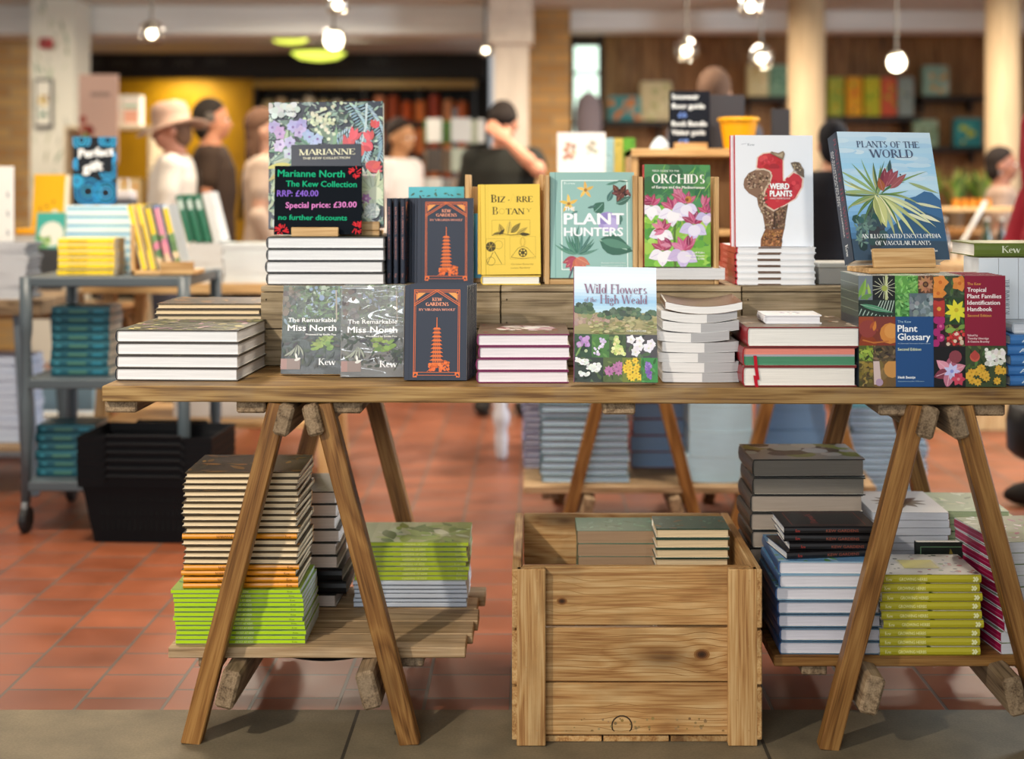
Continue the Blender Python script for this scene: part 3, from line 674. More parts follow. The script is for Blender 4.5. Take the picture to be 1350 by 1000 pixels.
def art_orchids(a):
    a.grad(0, 0, 1, 1, ['#6fae44', '#8cc454', '#5a9a48', '#3f7d4c', '#4d8a58'], 14)
    a.blobs(0, 0, 1, .6, ['#9ad05a', '#7cb848', '#66a844', '#b4da68', '#4f9444'], 60, .05, .13, .8); a.blobs(0, .6, 1, 1, ['#3f7d50', '#4c8a58', '#5c9a60', '#37704a'], 40, .06, .14)
    a.leaves(0, .2, 1, .9, ['#5b9c54', '#74b054', '#8cc25c'], 14, .2, .4, 40, 80, .05)
    a.line([(.46, .0), (.45, .3), (.48, .6)], .035, '#5c7a3a'); a.line([(.6, .3), (.55, .5)], .02, '#a5b84a')
    W_ = ['#f1ecf6', '#dcd4f0', '#e6ddee']; P_ = ['#b5476e', '#c4587e', '#93345a', '#d07a96']
    def fl(x, y, s_, c):
        for k in range(4): a.leaf(x, y + .03, s_ * .9, s_ * .4, 30 + k * 38, jit(R.choice(P_)), .2, '#e09ab0')
        [a.leaf(x, y + .015, s_ * 1.05, s_ * .75, g, jit(c, 6), 0, mixc(c, '#a890c8', .3)) for g in (205, 270, 325)]; a.ell(x + s_ * .05, y - .035, s_ * .42, mixc(c, '#ffffff', .5), s_ * .24, 12)
    for x, y, s_, c in ((.1, .57, .20, W_[0]), (.42, .53, .23, W_[0]), (.62, .59, .22, W_[1]), (.74, .39, .23, '#d4ccf0'), (.26, .33, .20, W_[0]), (.93, .50, .17, '#c9c0ea'), (.27, .13, .22, W_[0]), (.58, .13, .25, '#cfc0e6')): fl(x, y, s_, c)
    for x, y, g in ((.12, .62, 130), (.5, .67, 60), (.55, .66, 100), (.88, .6, 40), (.3, .35, 150), (.4, .2, 120), (.66, .2, 40)):
        for k in range(3): a.leaf(x, y, .17, .07, g + 22 * k, jit(R.choice(P_)), .3, '#e7a8bd')
    a.ell(.66, .66, .05, '#c4853f'); a.ell(.64, .655, .025, '#7a4a22')
    a.text('FIELD GUIDE TO THE', .12, .52, .928, .018, '#e9f1e4', .02); a.text('ORCHIDS', .11, .91, .815, .09, '#fbfcf4', serif=1.2)
    a.text('of Europe and the Mediterranean', .11, .91, .765, .026, '#f2f5e8', .03)
    for k, t in enumerate(('Rolf Kühn', 'Henrik Æ. Pedersen', 'Phillip Cribb')): a.text(t, (.72, .62, .68)[k], .9, .13 - .03 * k, .018, '#f2f5e8', .03)
def art_weird(a):
    a.rect(0, 0, 1, 1, '#f1f4f9'); a.text('Kew', .16, .25, .905, .022, '#9aa0aa', serif=1.3); a.line([(.08, .918), (.15, .925)], .006, '#b9bdc6')
    C = lambda *q: [((q[i] - 60) / 655, 1 - (q[i + 1] - 40) / 905) for i in range(0, len(q), 2)]
    B, W_, RD = '#7a5c46', '#8a6a54', '#c8343c'
    a.poly(C(385, 650, 480, 605, 503, 598, 478, 740, 470, 805, 385, 805), '#6f5240')
    a.poly(C(268, 945, 270, 885, 310, 800, 470, 796, 450, 880, 445, 945), '#8a5c3c')
    a.poly(C(232, 305, 242, 220, 292, 183, 360, 176, 440, 205, 470, 240, 470, 395, 545, 335, 610, 358, 638, 395, 632, 462, 570, 568, 485, 620, 385, 662, 312, 628, 285, 560, 292, 495, 335, 415, 355, 350), '#ecd2c0')
    a.poly(C(243, 305, 253, 222, 300, 192, 360, 186, 430, 216, 460, 242, 460, 412, 482, 412, 552, 346, 600, 366, 624, 398, 618, 460, 560, 556, 480, 606, 385, 648, 320, 618, 296, 556, 302, 500, 345, 420, 366, 340), RD)
    a.clip = (.30, .70, .60, .82); a.blobs(.33, .70, .58, .8, ['#d84a4c', '#bb2d35', '#c83038'], 30, .02, .045); a.ell(.50, .715, .07, '#a82830', .03)
    a.clip = (.44, .40, .82, .62); a.blobs(.46, .40, .80, .60, ['#b72a34', '#d6434a', '#c33038'], 40, .02, .04); a.clip = (0, 0, 1, 1)
    a.poly(C(632, 460, 720, 300, 720, 700, 385, 700, 385, 650, 480, 610, 570, 560), '#f1f4f9'); a.poly(C(470, 240, 545, 240, 545, 335, 470, 400), '#f1f4f9')
    a.poly(C(385, 650, 480, 605, 503, 598, 478, 740, 470, 805, 385, 805), '#6f5240'); a.line(C(385, 650, 480, 608, 565, 556, 622, 462), .012, '#ecd2c0')
    a.poly(C(128, 440, 135, 398, 172, 348, 232, 320, 300, 316, 350, 334, 366, 370, 350, 420, 306, 490, 294, 560, 308, 610, 384, 655, 390, 780, 360, 812, 308, 800, 288, 690, 250, 612, 240, 550, 172, 512, 134, 470), W_)
    a.line(C(232, 320, 300, 316, 350, 334, 366, 370, 350, 420, 306, 490, 294, 560, 308, 610, 384, 655), .02, '#dcc4ac')
    for u0, v0, u1, v1, n in ((.14, .52, .44, .66, 90), (.30, .30, .40, .52, 60), (.37, .16, .48, .32, 60)): a.blobs(u0, v0, u1, v1, ['#b09476', '#6b4e3a', '#c8ae90', '#58402f'], n, .007, .014)
    a.blobs(.51, .17, .64, .35, ['#8a6a50', '#54402f', '#a58468'], 70, .007, .014); a.blobs(.345, .01, .585, .14, ['#a8744a', '#c8925e', '#5e4030', '#b8804e'], 130, .007, .014); a.line([(.49, .17), (.495, .31)], .02, '#4a3426')
    a.poly(C(352, 188, 362, 172, 420, 186, 462, 168, 476, 190, 462, 242, 405, 214), '#8d785f'); a.poly(C(380, 186, 425, 198, 460, 180, 455, 222, 410, 208), '#b8a488')
    a.poly(C(524, 265, 560, 256, 598, 262, 636, 320, 638, 388, 580, 352, 545, 308), '#6f5d4c'); a.blobs(.74, .66, .86, .74, ['#a89378', '#54453a', '#c0ac90'], 30, .006, .013)
    a.text('WEIRD', .44, .685, .515, .052, '#ffffff', .05); a.text('PLANTS', .44, .72, .45, .052, '#ffffff', .05); a.text('CHRIS THOROGOOD', .44, .70, .425, .013, '#f8e0de', .02)
def art_world(a):
    a.grad(0, 0, 1, 1, ['#3c5468', '#42688a', '#6a9ecc', '#94c4ea', '#c4e4f5', '#9dd0ef', '#b4daf1', '#cfe6f6'], 24)
    for k in range(26): a.ell(R.uniform(0, 1), R.uniform(.60, .95), R.uniform(.06, .16), mixc('#cfe6f4', '#a9d2ee', R.random()), .02, 10)
    a.poly([(.62, .47), (.74, .49), (.84, .53), (.92, .52), (1, .46), (1, .2), (.5, .2)], '#44709c'); a.poly([(.3, .18), (.6, .34), (.8, .37), (1, .31), (1, 0), (.2, 0)], '#3a5f80'); a.poly([(0, 0), (1, 0), (1, .14), (0, .16)], '#3d5266')
    a.poly([(.2, .38), (.3, .44), (.36, .38), (.36, .12), (.18, .06)], '#3c4148'); a.blobs(.05, .1, .35, .34, ['#3f5a5e', '#4d6a66', '#35484e'], 46, .02, .05)
    for k in range(24): a.leaf(.1 + R.uniform(-.05, .1), .2 + R.uniform(-.08, .1), .06, .02, R.uniform(0, 360), '#6f8f86')
    G_ = ['#5d7f4e', '#7f9c62', '#4b6a46', '#93ab74']; W_ = ['#c9cf94', '#dfe0b4', '#b4be80', '#a3b07a']
    C = (.34, .50)
    for l, w, g, b, c in ((.50, .05, 138, .35, G_[3]), (.40, .045, 120, .2, G_[1]), (.34, .05, 90, 0, G_[2]), (.32, .05, 76, 0, G_[1]), (.46, .06, 165, .5, G_[3]), (.42, .05, 185, .7, G_[1]), (.36, .05, 205, .6, G_[0]), (.34, .05, 225, .4, G_[2]), (.30, .05, 240, .2, '#4a6258'),
                          (.62, .035, 32, -.3, G_[1]), (.5, .04, 10, -.9, G_[3]), (.6, .05, -6, -.7, '#c3cda0'), (.66, .05, -16, -.5, W_[1]), (.60, .06, -26, -.5, '#8fa276'), (.7, .06, -30, -.35, W_[2]), (.56, .07, -38, -.5, W_[0]), (.46, .07, -52, -.4, W_[1]), (.44, .08, -66, -.3, '#9fb07c')):
        a.leaf(C[0], C[1], l, w * .62, g, jit(c, 8), b, mixc(c, '#ffffff', .25))
    for u, v, l, w, g, c in ((.68, .6, .34, .035, -20, '#9db07e'), (.72, .44, .3, .03, -12, '#d8dcb8'), (.62, .36, .26, .035, -24, '#dfe3c4'), (.76, .35, .22, .04, -22, '#e4e4c4')): a.leaf(u, v, l, w, g, c)
    for k in range(16): a.leaf(C[0] + R.uniform(-.03, .03), C[1], R.uniform(.25, .5), .02, R.uniform(-60, 240), jit(R.choice(G_ + W_), 10), R.uniform(-.9, .3))
    a.leaf(.31, .50, .34, .13, -78, '#c7cc8c', 0, '#e6e8bc'); a.leaf(.30, .49, .3, .05, -84, '#a3ac6e')
    a.leaf(.60, .66, .02, .02, 0, '#333333'); a.leaf(.49, .66, .16, .045, 78, '#3f5a60')
    for u, v, l, w, g, c in ((.41, .55, .22, .09, 78, '#7d3a4a'), (.43, .56, .22, .10, 62, '#8f4555'), (.46, .58, .2, .08, 48, '#96505c'), (.48, .55, .25, .07, 38, '#9c5b5e'), (.40, .53, .14, .08, 100, '#a4603f')): a.leaf(u, v, l, w, g, c, 0, '#b9757c')
    a.text('PLANTS OF THE', .19, .86, .875, .050, '#54627e', serif=1.2); a.text('WORLD', .31, .78, .795, .064, '#54627e', serif=1.2)
    a.text('AN ILLUSTRATED ENCYCLOPEDIA', .10, .94, .165, .032, '#f6fafa', serif=1.1); a.text('OF VASCULAR PLANTS', .24, .82, .112, .032, '#f6fafa', serif=1.1)
    for t, u0, u1 in (('Maarten J. M. Christenhusz', .18, .47), ('Michael F. Fay', .53, .68), ('Mark W. Chase', .73, .88)): a.text(t, u0, u1, .06, .018, '#e4ebee', .02)
def spine_world(a):
    a.rect(0, 0, 1, 1, '#26384e'); a.text('PLANTS OF THE WORLD', .04, .82, .58, .26, '#8d3550', serif=True); a.text('AN ILLUSTRATED ENCYCLOPEDIA', .12, .80, .30, .12, '#dfe6ea', .02); a.text('OF VASCULAR PLANTS', .12, .55, .12, .12, '#dfe6ea', .02); a.text('Kew', .86, .95, .3, .3, '#f0f3f4', serif=True)
def art_wild(a):
    a.grad(0, .60, 1, 1, ['#bfe0ee', '#9cc9ea', '#d6e8f6', '#e3eef8', '#d5e6f6'], 14)
    a.grad(0, .41, 1, .6, ['#8c8a60', '#a49a70', '#9a9a72'], 6)
    a.blobs(0, .52, 1, .57, ['#8f8d66', '#a39a72', '#b0a880'], 40, .03, .07, .6); a.blobs(0, .5, .4, .58, ['#a58a80', '#b39a8c', '#8e8a62'], 40, .02, .05)
    for x0, x1, y0, y1 in ((0, .22, .60, .67), (.3, 1, .555, .615), (.45, .8, .58, .635)): a.blobs(x0, y0, x1, y1, ['#3f5a48', '#4f6a52', '#324a3e', '#5b775a'], 60, .02, .045, .8)
    a.blobs(.2, .42, 1, .52, ['#8c9060', '#a3a070', '#757c50', '#b8ae84'], 90, .015, .04, .5)
    a.text('Wild Flowers', .115, .88, .765, .082, '#8a6a86', serif=.8); a.text('of the', .12, .27, .69, .042, '#9a8aa0', serif=.9, skew=.06); a.text('High Weald', .31, .88, .678, .076, '#8a6a86', serif=.8)
    a.text('CHRIS FLETCHER', .63, .87, .435, .015, '#e4e6da', .02)
    a.rect(0, 0, 1, .41, '#3b463c')
    boxes = [(0, .21, .21, .41, '#33503c'), (.21, .21, .42, .41, '#4a7a40'), (.42, .21, .62, .41, '#41583a'), (.62, .2, 1, .41, '#4b4a50'), (0, 0, .345, .21, '#37433e'), (.345, 0, .575, .21, '#56683f'), (.575, 0, .80, .21, '#73803a'), (.80, 0, 1, .21, '#3f8a4a')]
    for i, (u0, v0, u1, v1, c) in enumerate(boxes):
        a.clip = (u0, v0, u1, v1); a.rect(u0, v0, u1, v1, c); a.leaves(u0, v0, u1, v1, [mixc(c, '#6fa050', .4), mixc(c, '#20301c', .4)], 14, .06, .14)
        uc, vc = (u0 + u1) / 2, (v0 + v1) / 2
        if i == 0: a.line([(.02, .22), (.1, .33)], .02, '#7fa060'); a.blobs(.05, .3, .17, .38, ['#b58ac4', '#c9a4d6', '#a277b4'], 26, .015, .03); a.ell(.14, .265, .02, '#b9c8a0')
        if i == 1: [a.blobs(x, y, x + .06, y + .07, ['#e4dcf0', '#cdbfe0'], 14, .01, .02) for x, y in ((.31, .30), (.24, .23))]
        if i == 2: [a.blobs(.5 - .008 * k, .24 + .02 * (7 - k), .52 + .014 * k, .25 + .02 * (7 - k), ['#e6e6a8', '#cfd88c', '#b6c878'], 6, .014, .026) for k in range(8)]
        if i == 3: [a.flower(.66 + R.uniform(0, .28), .25 + R.uniform(0, .12), .06, 5, '#e9e6ee', '#d8d8c8', .9) for _ in range(9)]
        if i == 4: [a.blobs(x, y, x + .1, y + .035, ['#eef0ee', '#dde2de'], 16, .015, .03, .7) for x, y in ((.02, .17), (.06, .15), (.15, .11), (.2, .09), (.22, .12), (.07, .05))]
        if i == 5: [a.flower(.4 + R.uniform(0, .14), .06 + R.uniform(0, .12), .06, 8, '#b678a8', '#8f5a88', .5) for _ in range(6)]
        if i == 6: [a.flower(.6 + R.uniform(0, .18), .02 + R.uniform(0, .17), .045, 6, '#e8c440', '#b98a2a', .7) for _ in range(14)]
        if i == 7: [a.blobs(.87 - .002 * k, .03 + .018 * k, .93 - .003 * k, .05 + .018 * k, ['#8a6ab8', '#a084c8', '#7456a4'], 5, .012, .024) for k in range(8)]
    a.clip = (0, 0, 1, 1)
def photo(a, u0, v0, u1, v1, base, cols, n=20, kind='leaf', s_=.1):
    a.clip = (u0, v0, u1, v1); a.rect(u0, v0, u1, v1, base)
    (a.leaves if kind == 'leaf' else a.blobs)(u0, v0, u1, v1, cols, n, s_ * .6, s_ * 1.3)
def art_gloss(a):
    a.rect(0, 0, 1, 1, '#30382c')
    photo(a, 0, .77, .19, 1, '#6f7a84', ['#7a9a4a'], 2); a.leaf(.05, .78, .3, .05, 80, '#86ae4e'); a.leaf(.16, .8, .2, .04, 100, '#9ab85a'); a.leaf(0, .8, .25, .05, 70, '#6f9a44'); a.leaf(.02, .79, .2, .06, 20, '#5f8a48')
    photo(a, .19, .78, .49, 1, '#16181a', ['#1c2020'], 2); a.line([(.375, .78), (.375, 1)], .035, '#b7bf8a'); [a.line([(.35, .89), (.35 + .16 * math.cos(k * .42), .89 + .10 * math.sin(k * .42))], .006, '#d8dcc0') for k in range(15)]; a.ell(.35, .885, .04, '#9aa84e')
    photo(a, .49, .84, .8, 1, '#5c9a48', ['#6fae58', '#4a863c', '#83bf66'], 60, 'leaf', .07); photo(a, .49, .63, .68, .84, '#4d8a44', ['#66a658', '#3a6f36', '#8cc878'], 40, 'leaf', .1)
    photo(a, .8, .84, 1, 1, '#6a4630', ['#3a2a20'], 4); [a.leaf(.9, .92, .12, .05, k * 30, jit('#b07a58')) for k in range(12)]; a.ell(.9, .92, .04, '#4a2c1e'); a.ell(.9, .92, .02, '#7d5a34')
    photo(a, 0, .63, .49, .78, '#25332c', ['#2f4a3a', '#1c2822'], 16); a.leaf(.02, .74, .46, .07, -14, '#4f8a6a', 0, '#a8c8b4'); [a.line([(.04 + k * .05, .70 - .012 * k), (.0 + k * .055, .64)], .012, '#a4bcae') for k in range(9)]; [a.line([(.26 + k * .035, .72 - k * .01), (.30 + k * .035, .775)], .01, '#b9ccc0') for k in range(6)]
    photo(a, .68, .63, 1, .84, '#5f6d76', ['#8a969c', '#717e86', '#4f5a62', '#9aa6aa'], 34, 'blob', .04)
    photo(a, 0, .37, .49, .63, '#7c3322', ['#8f3f26', '#6b2a22'], 10, 'blob', .12); a.ell(.42, .48, .14, '#c8813a'); a.ell(.44, .5, .10, '#d4924a'); a.ell(.12, .52, .12, '#8a3a34'); [a.line([(.05, .42), (.2, .395), (.4, .41)], .02, '#b5692f')]; a.leaf(.2, .5, .14, .05, 80, '#c87a34'); a.leaf(.15, .52, .12, .04, 60, '#a5502c')
    photo(a, 0, .23, .19, .37, '#4d5a24', ['#7a9436', '#94a844', '#3a4420'], 26, 'leaf', .1); photo(a, .19, .23, .49, .37, '#4f4230', ['#6b5a40', '#352c20', '#80704e'], 30, 'leaf', .08)
    photo(a, 0, 0, .19, .23, '#5a4e26', ['#7d6c30', '#463c20', '#948040'], 40, 'blob', .03); photo(a, .19, 0, .49, .23, '#6b5230', ['#7d6238'], 6, 'blob', .08); a.poly([(.2, .02), (.3, .02), (.27, .23), (.19, .23)], '#c9b4b0'); a.ell(.45, .16, .12, '#c08a4a'); a.ell(.27, .04, .05, '#a890a8')
    a.clip = (0, 0, 1, 1); a.rect(.49, 0, 1, .63, '#1d4a80')
    a.text('The Kew', .52, .70, .575, .022, '#a9c8d8'); a.text('Plant', .52, .78, .495, .06, '#f6f9fc', .02); a.text('Glossary', .52, .955, .42, .06, '#f6f9fc', .02)
    a.text('an illustrated dictionary of plant terms', .52, .955, .385, .010, '#b9cddd'); a.text('Second Edition', .52, .83, .325, .025, '#d8e0b8', .02); a.text('Henk Beentje', .52, .75, .075, .022, '#f0f4f6', .03); a.text('illustrations by Juliet Williamson', .52, .87, .045, .010, '#a9c8d8')
def art_tropic(a):
    a.rect(0, 0, 1, 1, '#1b1416')
    photo(a, 0, .78, .46, 1, '#3a4a34', ['#4a6a3c', '#2a3a28'], 26); [a.flower(x, y, .12, 5, '#e08a3c', '#c86a28', .9) for x, y in ((.1, .94), (.07, .84), (.37, .93))]
    photo(a, 0, .63, .18, .8, '#5a2420', ['#3a4a2a'], 6); a.flower(.08, .70, .14, 6, '#b0342c', '#d8a040', .9)
    photo(a, .16, .56, .46, .8, '#2c4426', ['#3f6a34', '#244020'], 20); [a.leaf(.32, .68, .17, .07, 12 + k * 45, jit('#e2dc38', 8)) for k in range(8)]; a.ell(.32, .69, .03, '#c8b428')
    photo(a, 0, .36, .16, .63, '#2a0c1a', ['#3a1020'], 4); [a.ell(x, y, .055, '#a8256c') for x, y in ((.05, .6), (.1, .54), (.04, .49), (.1, .44), (.03, .39), (.12, .60))]; [a.ell(x, y, .02, '#d86a9c') for x, y in ((.1, .545), (.11, .445))]
    photo(a, .16, .36, .46, .56, '#33241c', ['#3f5a2c', '#8a8a3c'], 14); a.blobs(.2, .38, .42, .5, ['#b32a2c', '#8a1c20', '#e0c8b0', '#d0403c'], 60, .012, .03); a.leaf(.16, .5, .16, .08, 10, '#86a84c'); a.leaf(.34, .52, .14, .06, 30, '#7a9c44')
    photo(a, 0, 0, .44, .36, '#120f12', ['#1c1418'], 4)
    for k in range(6): a.leaf(.22, .14, .24, .14, 20 + k * 60, jit(('#c07890', '#a85470', '#d090a4', '#8f4a58')[k % 4]), 0, '#e8b4c0')
    a.flower(.25, .14, .12, 7, '#c8c8f0', '#8a94d8', .5); a.ell(.3, .27, .09, '#8a3f4a'); a.flower(.34, .07, .1, 6, '#c84058', '#e08a94', .7)
    photo(a, .44, 0, 1, .37, '#3c4a2a', ['#506a34', '#2c3a22'], 40); a.ell(.57, .27, .07, '#c85a48'); a.leaf(.57, .24, .14, .12, 90, '#b5443c'); a.blobs(.72, .2, .98, .34, ['#f0eee6', '#dcdad0', '#f6f4ee'], 60, .02, .04)
    [a.flower(.47 + R.uniform(0, .5), .02 + R.uniform(0, .16), .06, 8, '#e2b03a', '#b98a24', .6) for _ in range(15)]
    a.clip = (0, 0, 1, 1); a.rect(.43, .37, 1, 1, '#8c1434')
    a.text('The Kew', .47, .66, .915, .024, '#e2a24a', .01)
    for k, (t, u1) in enumerate((('Tropical', .73), ('Plant Families', .94), ('Identification', .92), ('Handbook', .81))): a.text(t, .47, u1, .855 - k * .058, .038, '#fbf3f2', .02)
    a.text('Second Edition', .47, .80, .63, .024, '#e2a24a', .01)
    for k, (t, u1) in enumerate((('Edited by', .61), ('Timothy Utteridge', .76), ('& Gemma Bramley', .77))): a.text(t, .47, u1, .455 - k * .028, .018, '#f0d4d4', .02)
def art_flora(cols, base, n=70, l0=.08, l1=.2, txt=None):
    def f(a):
        a.rect(0, 0, 1, 1, base); a.leaves(0, 0, 1, 1, cols, n, l0, l1)
        if txt: a.text(txt[0], .1, .9, txt[1], .07, txt[2], .01)
    return f
def spine_text(t, c, u0=.3, u1=.62, v=.28, h=.42, logo=True, serif=False, bold=.02):
    def f(a):
        a.text(t, u0, u1, v, h, c, bold, serif)
        if logo: a.text('Kew', .90, .95, v, h, c, serif=True)
    return f

# ------------------------------------------------------------------ room shell
def tile_floor():
    m, nt, b = new_mat('terracotta_tiles'); lk = nt.links.new
    tc = nd(nt, 'ShaderNodeTexCoord'); sep = nd(nt, 'ShaderNodeSeparateXYZ'); lk(tc.outputs['Object'], sep.inputs[0])
    cb = nd(nt, 'ShaderNodeCombineXYZ'); ax = nd(nt, 'ShaderNodeMath', operation='ADD'); ax.inputs[1].default_value = 21.052
    ay = nd(nt, 'ShaderNodeMath', operation='ADD'); ay.inputs[1].default_value = 20.04
    lk(sep.outputs[0], ax.inputs[0]); lk(sep.outputs[1], ay.inputs[0]); lk(ay.outputs[0], cb.inputs[0]); lk(ax.outputs[0], cb.inputs[1])
    br = nd(nt, 'ShaderNodeTexBrick'); br.inputs['Scale'].default_value = 1; br.inputs['Brick Width'].default_value = .158; br.inputs['Row Height'].default_value = .2
    br.inputs['Mortar Size'].default_value = .0045; br.inputs['Mortar Smooth'].default_value = .2; br.inputs['Bias'].default_value = 0
    br.inputs['Color1'].default_value = L('#8f5033'); br.inputs['Color2'].default_value = L('#773f26'); br.inputs['Mortar'].default_value = L('#5f544b'); br.offset = .35
    lk(cb.outputs[0], br.inputs['Vector'])
    n = nd(nt, 'ShaderNodeTexNoise'); n.inputs['Scale'].default_value = 5; n.inputs['Detail'].default_value = 6; lk(tc.outputs['Object'], n.inputs['Vector'])
    r = ramp(nt, [(.3, .80), (.7, 1.12)]); lk(n.outputs['Fac'], r.inputs[0])
    mx = nd(nt, 'ShaderNodeMix', data_type='RGBA', blend_type='MULTIPLY'); mx.inputs[0].default_value = 1; lk(br.outputs['Color'], mx.inputs[6]); lk(r.outputs[0], mx.inputs[7])
    lk(mx.outputs[2], b.inputs['Base Color'])
    rr = ramp(nt, [(.3, .34), (.7, .46)]); lk(n.outputs['Fac'], rr.inputs[0]); lk(rr.outputs[0], b.inputs['Roughness']); b.inputs['Specular IOR Level'].default_value = .55
    bp = nd(nt, 'ShaderNodeBump'); bp.invert = True; bp.inputs['Strength'].default_value = .5; bp.inputs['Distance'].default_value = .003
    lk(br.outputs['Fac'], bp.inputs['Height']); lk(bp.outputs[0], b.inputs['Normal'])
    return m
def stone_floor():
    m, nt, b = new_mat('stone_slabs'); lk = nt.links.new
    tc = nd(nt, 'ShaderNodeTexCoord')
    mp = nd(nt, 'ShaderNodeMapping'); mp.inputs['Location'].default_value = (20.09, 20, 0); lk(tc.outputs['Object'], mp.inputs['Vector'])
    br = nd(nt, 'ShaderNodeTexBrick'); br.inputs['Scale'].default_value = 1; br.inputs['Brick Width'].default_value = .895; br.inputs['Row Height'].default_value = 1.6; br.inputs['Mortar Size'].default_value = .004
    br.inputs['Color1'].default_value = L('#7d7058'); br.inputs['Color2'].default_value = L('#766a54'); br.inputs['Mortar'].default_value = L('#3e372b'); br.offset = 0
    lk(mp.outputs[0], br.inputs['Vector'])
    n = nd(nt, 'ShaderNodeTexNoise'); n.inputs['Scale'].default_value = 9; n.inputs['Detail'].default_value = 8; lk(tc.outputs['Object'], n.inputs['Vector'])
    n2 = nd(nt, 'ShaderNodeTexNoise'); n2.inputs['Scale'].default_value = 190; n2.inputs['Detail'].default_value = 2; lk(tc.outputs['Object'], n2.inputs['Vector'])
    r = ramp(nt, [(.3, .72), (.7, 1.1)]); lk(n.outputs['Fac'], r.inputs[0]); r2 = ramp(nt, [(.3, .85), (.7, 1.08)]); lk(n2.outputs['Fac'], r2.inputs[0])
    m1 = nd(nt, 'ShaderNodeMix', data_type='RGBA', blend_type='MULTIPLY'); m1.inputs[0].default_value = 1; lk(br.outputs['Color'], m1.inputs[6]); lk(r.outputs[0], m1.inputs[7])
    m2 = nd(nt, 'ShaderNodeMix', data_type='RGBA', blend_type='MULTIPLY'); m2.inputs[0].default_value = 1; lk(m1.outputs[2], m2.inputs[6]); lk(r2.outputs[0], m2.inputs[7])
    lk(m2.outputs[2], b.inputs['Base Color']); b.inputs['Roughness'].default_value = .7
    bp = nd(nt, 'ShaderNodeBump'); bp.inputs['Strength'].default_value = .15; bp.inputs['Distance'].default_value = .002; lk(n2.outputs['Fac'], bp.inputs['Height']); lk(bp.outputs[0], b.inputs['Normal'])
    return m
def plane(name, x0, y0, x1, y1, z, mat, up=True):
    m = MB(); q = [(x0, y0, z), (x1, y0, z), (x1, y1, z), (x0, y1, z)]
    m.add(q, [(0, 1, 2, 3) if up else (3, 2, 1, 0)]); return struct(m.build(name, mat))
YB = 13.4
plane('floor', -7, 3.215, 7, YB + .3, 0, tile_floor()); plane('floor_stone_border', -7, -1.2, 7, 3.215, 0, stone_floor())
CEILZ = 2.50

# ------------------------------------------------------------------ trestle tables
def trestle(label, X, Y0=3.03, Y1=3.70, rz=0, top=.735, group=None, name='trestle'):
    o = thing(name, label, 'trestle', (X, (Y0 + Y1) / 2, 0), rz, group); hy = (Y1 - Y0) / 2
    for sy in (-1, 1):
        for sx in (-1, 1):
            m = MB(); p0 = Vector((sx * .236, sy * hy, -.004)); p1 = Vector((sx * .046, sy * hy, top)); m.bar(p0, p1, .044, .040, ch=.003)
            # feet and heads cut level
            for i, v in enumerate(m.v):
                z = min(max(v[2], 0.0), top - .001)
                m.v[i] = (v[0], v[1], z)
            m.build('leg', M_TRESTLE, o)
    for sx in (-1, 1):
        m = MB(); s_ = math.atan2(.19, top); rot = Matrix.Rotation(sx * -s_, 3, 'Y')
        m.box((sx * .031, -.005, top - .036), (.034, 2 * hy + .075, .068), ch=.006, rot=rot); m.build('top_rail', M_GREYWOOD, o)
        m = MB(); m.box((sx * .150, -.005, .125), (.040, 2 * hy + .08, .082), ch=.006, rot=rot); m.build('lower_rail', M_GREYWOOD, o)
    return o
def slatted_shelf(label, x0, x1, Y, z, n, dw, ragged, group=None, mat=None):
    o = thing('slatted_shelf', label, 'shelf', ((x0 + x1) / 2, Y + n * dw / 2, z - .024), 0, group)
    hx = (x1 - x0) / 2
    for i in range(n):
        m = MB(); e = ragged[i % len(ragged)]; m.box((e / 2, (i + .5 - n / 2) * dw, .012), (2 * hx + e, dw - .005, .024), ch=.002); m.build('slat', mat or M_SLAT, o)
    for bx in (-hx + .09, hx - .12):
        m = MB(); m.box((bx, 0, -.012), (.055, n * dw - .03, .022), ch=.003); m.build('batten', M_GREYWOOD, o)
    return o
trestle('pine trestle leg frame standing beside the black shopping baskets', -.496, rz=math.radians(-.8), group='trestles of the front table')
trestle('pine trestle leg frame with blue, yellow and magenta book piles', .872, 2.995, 3.66, rz=math.radians(-1.2), group='trestles of the front table')
SH1, SH2 = .192, .178
slatted_shelf('greyed slatted shelf holding the lime and orange book piles', -.797, -.148, 3.062, SH1, 5, .095, [0, .012, .02, .014, .03])
slatted_shelf('pine slatted shelf under blue, yellow and magenta piles', .524, 1.215, 3.05, SH2, 5, .095, [0, .01, .02, .0, .01], mat=M_TRESTLE)
m = MB(); pts = [(-.60 + .27 * i / 12, 3.14, .165 - .022 * math.sin(math.pi * i / 12)) for i in range(13)]
m.rings([[(x, y - .02, z), (x, y + .02, z), (x, y + .02, z + .003), (x, y - .02, z + .003)] for x, y, z in pts], '#151516')
tag(m.build('black_strap', M_CLOTH), 'black strap sagging below the slatted shelf of lime books', 'strap')

tt = thing('table_top', 'long plank table top laid across two pine trestles', 'table', (.18, 3.38, .735), math.radians(-1.35))
for i in range(5):
    m = MB(); w = .158; m.box((0, -.395 + w * (i + .5), .0175), (2.194, w - .003, .034), ch=.0025); m.build('plank', M_TABLE, tt)
for px0, px1 in ((138, 181), (314, 353), (437, 481), (800, 843), (1162, 1206), (1285, 1327)):
    x0, x1 = Xp(px0, 3.01), Xp(px1, 3.01); m = MB(); m.box(((x0 + x1) / 2 - .18, 0, -.0135), (x1 - x0, .74, .027), ch=.004); m.build('batten', M_GREYWOOD, tt)

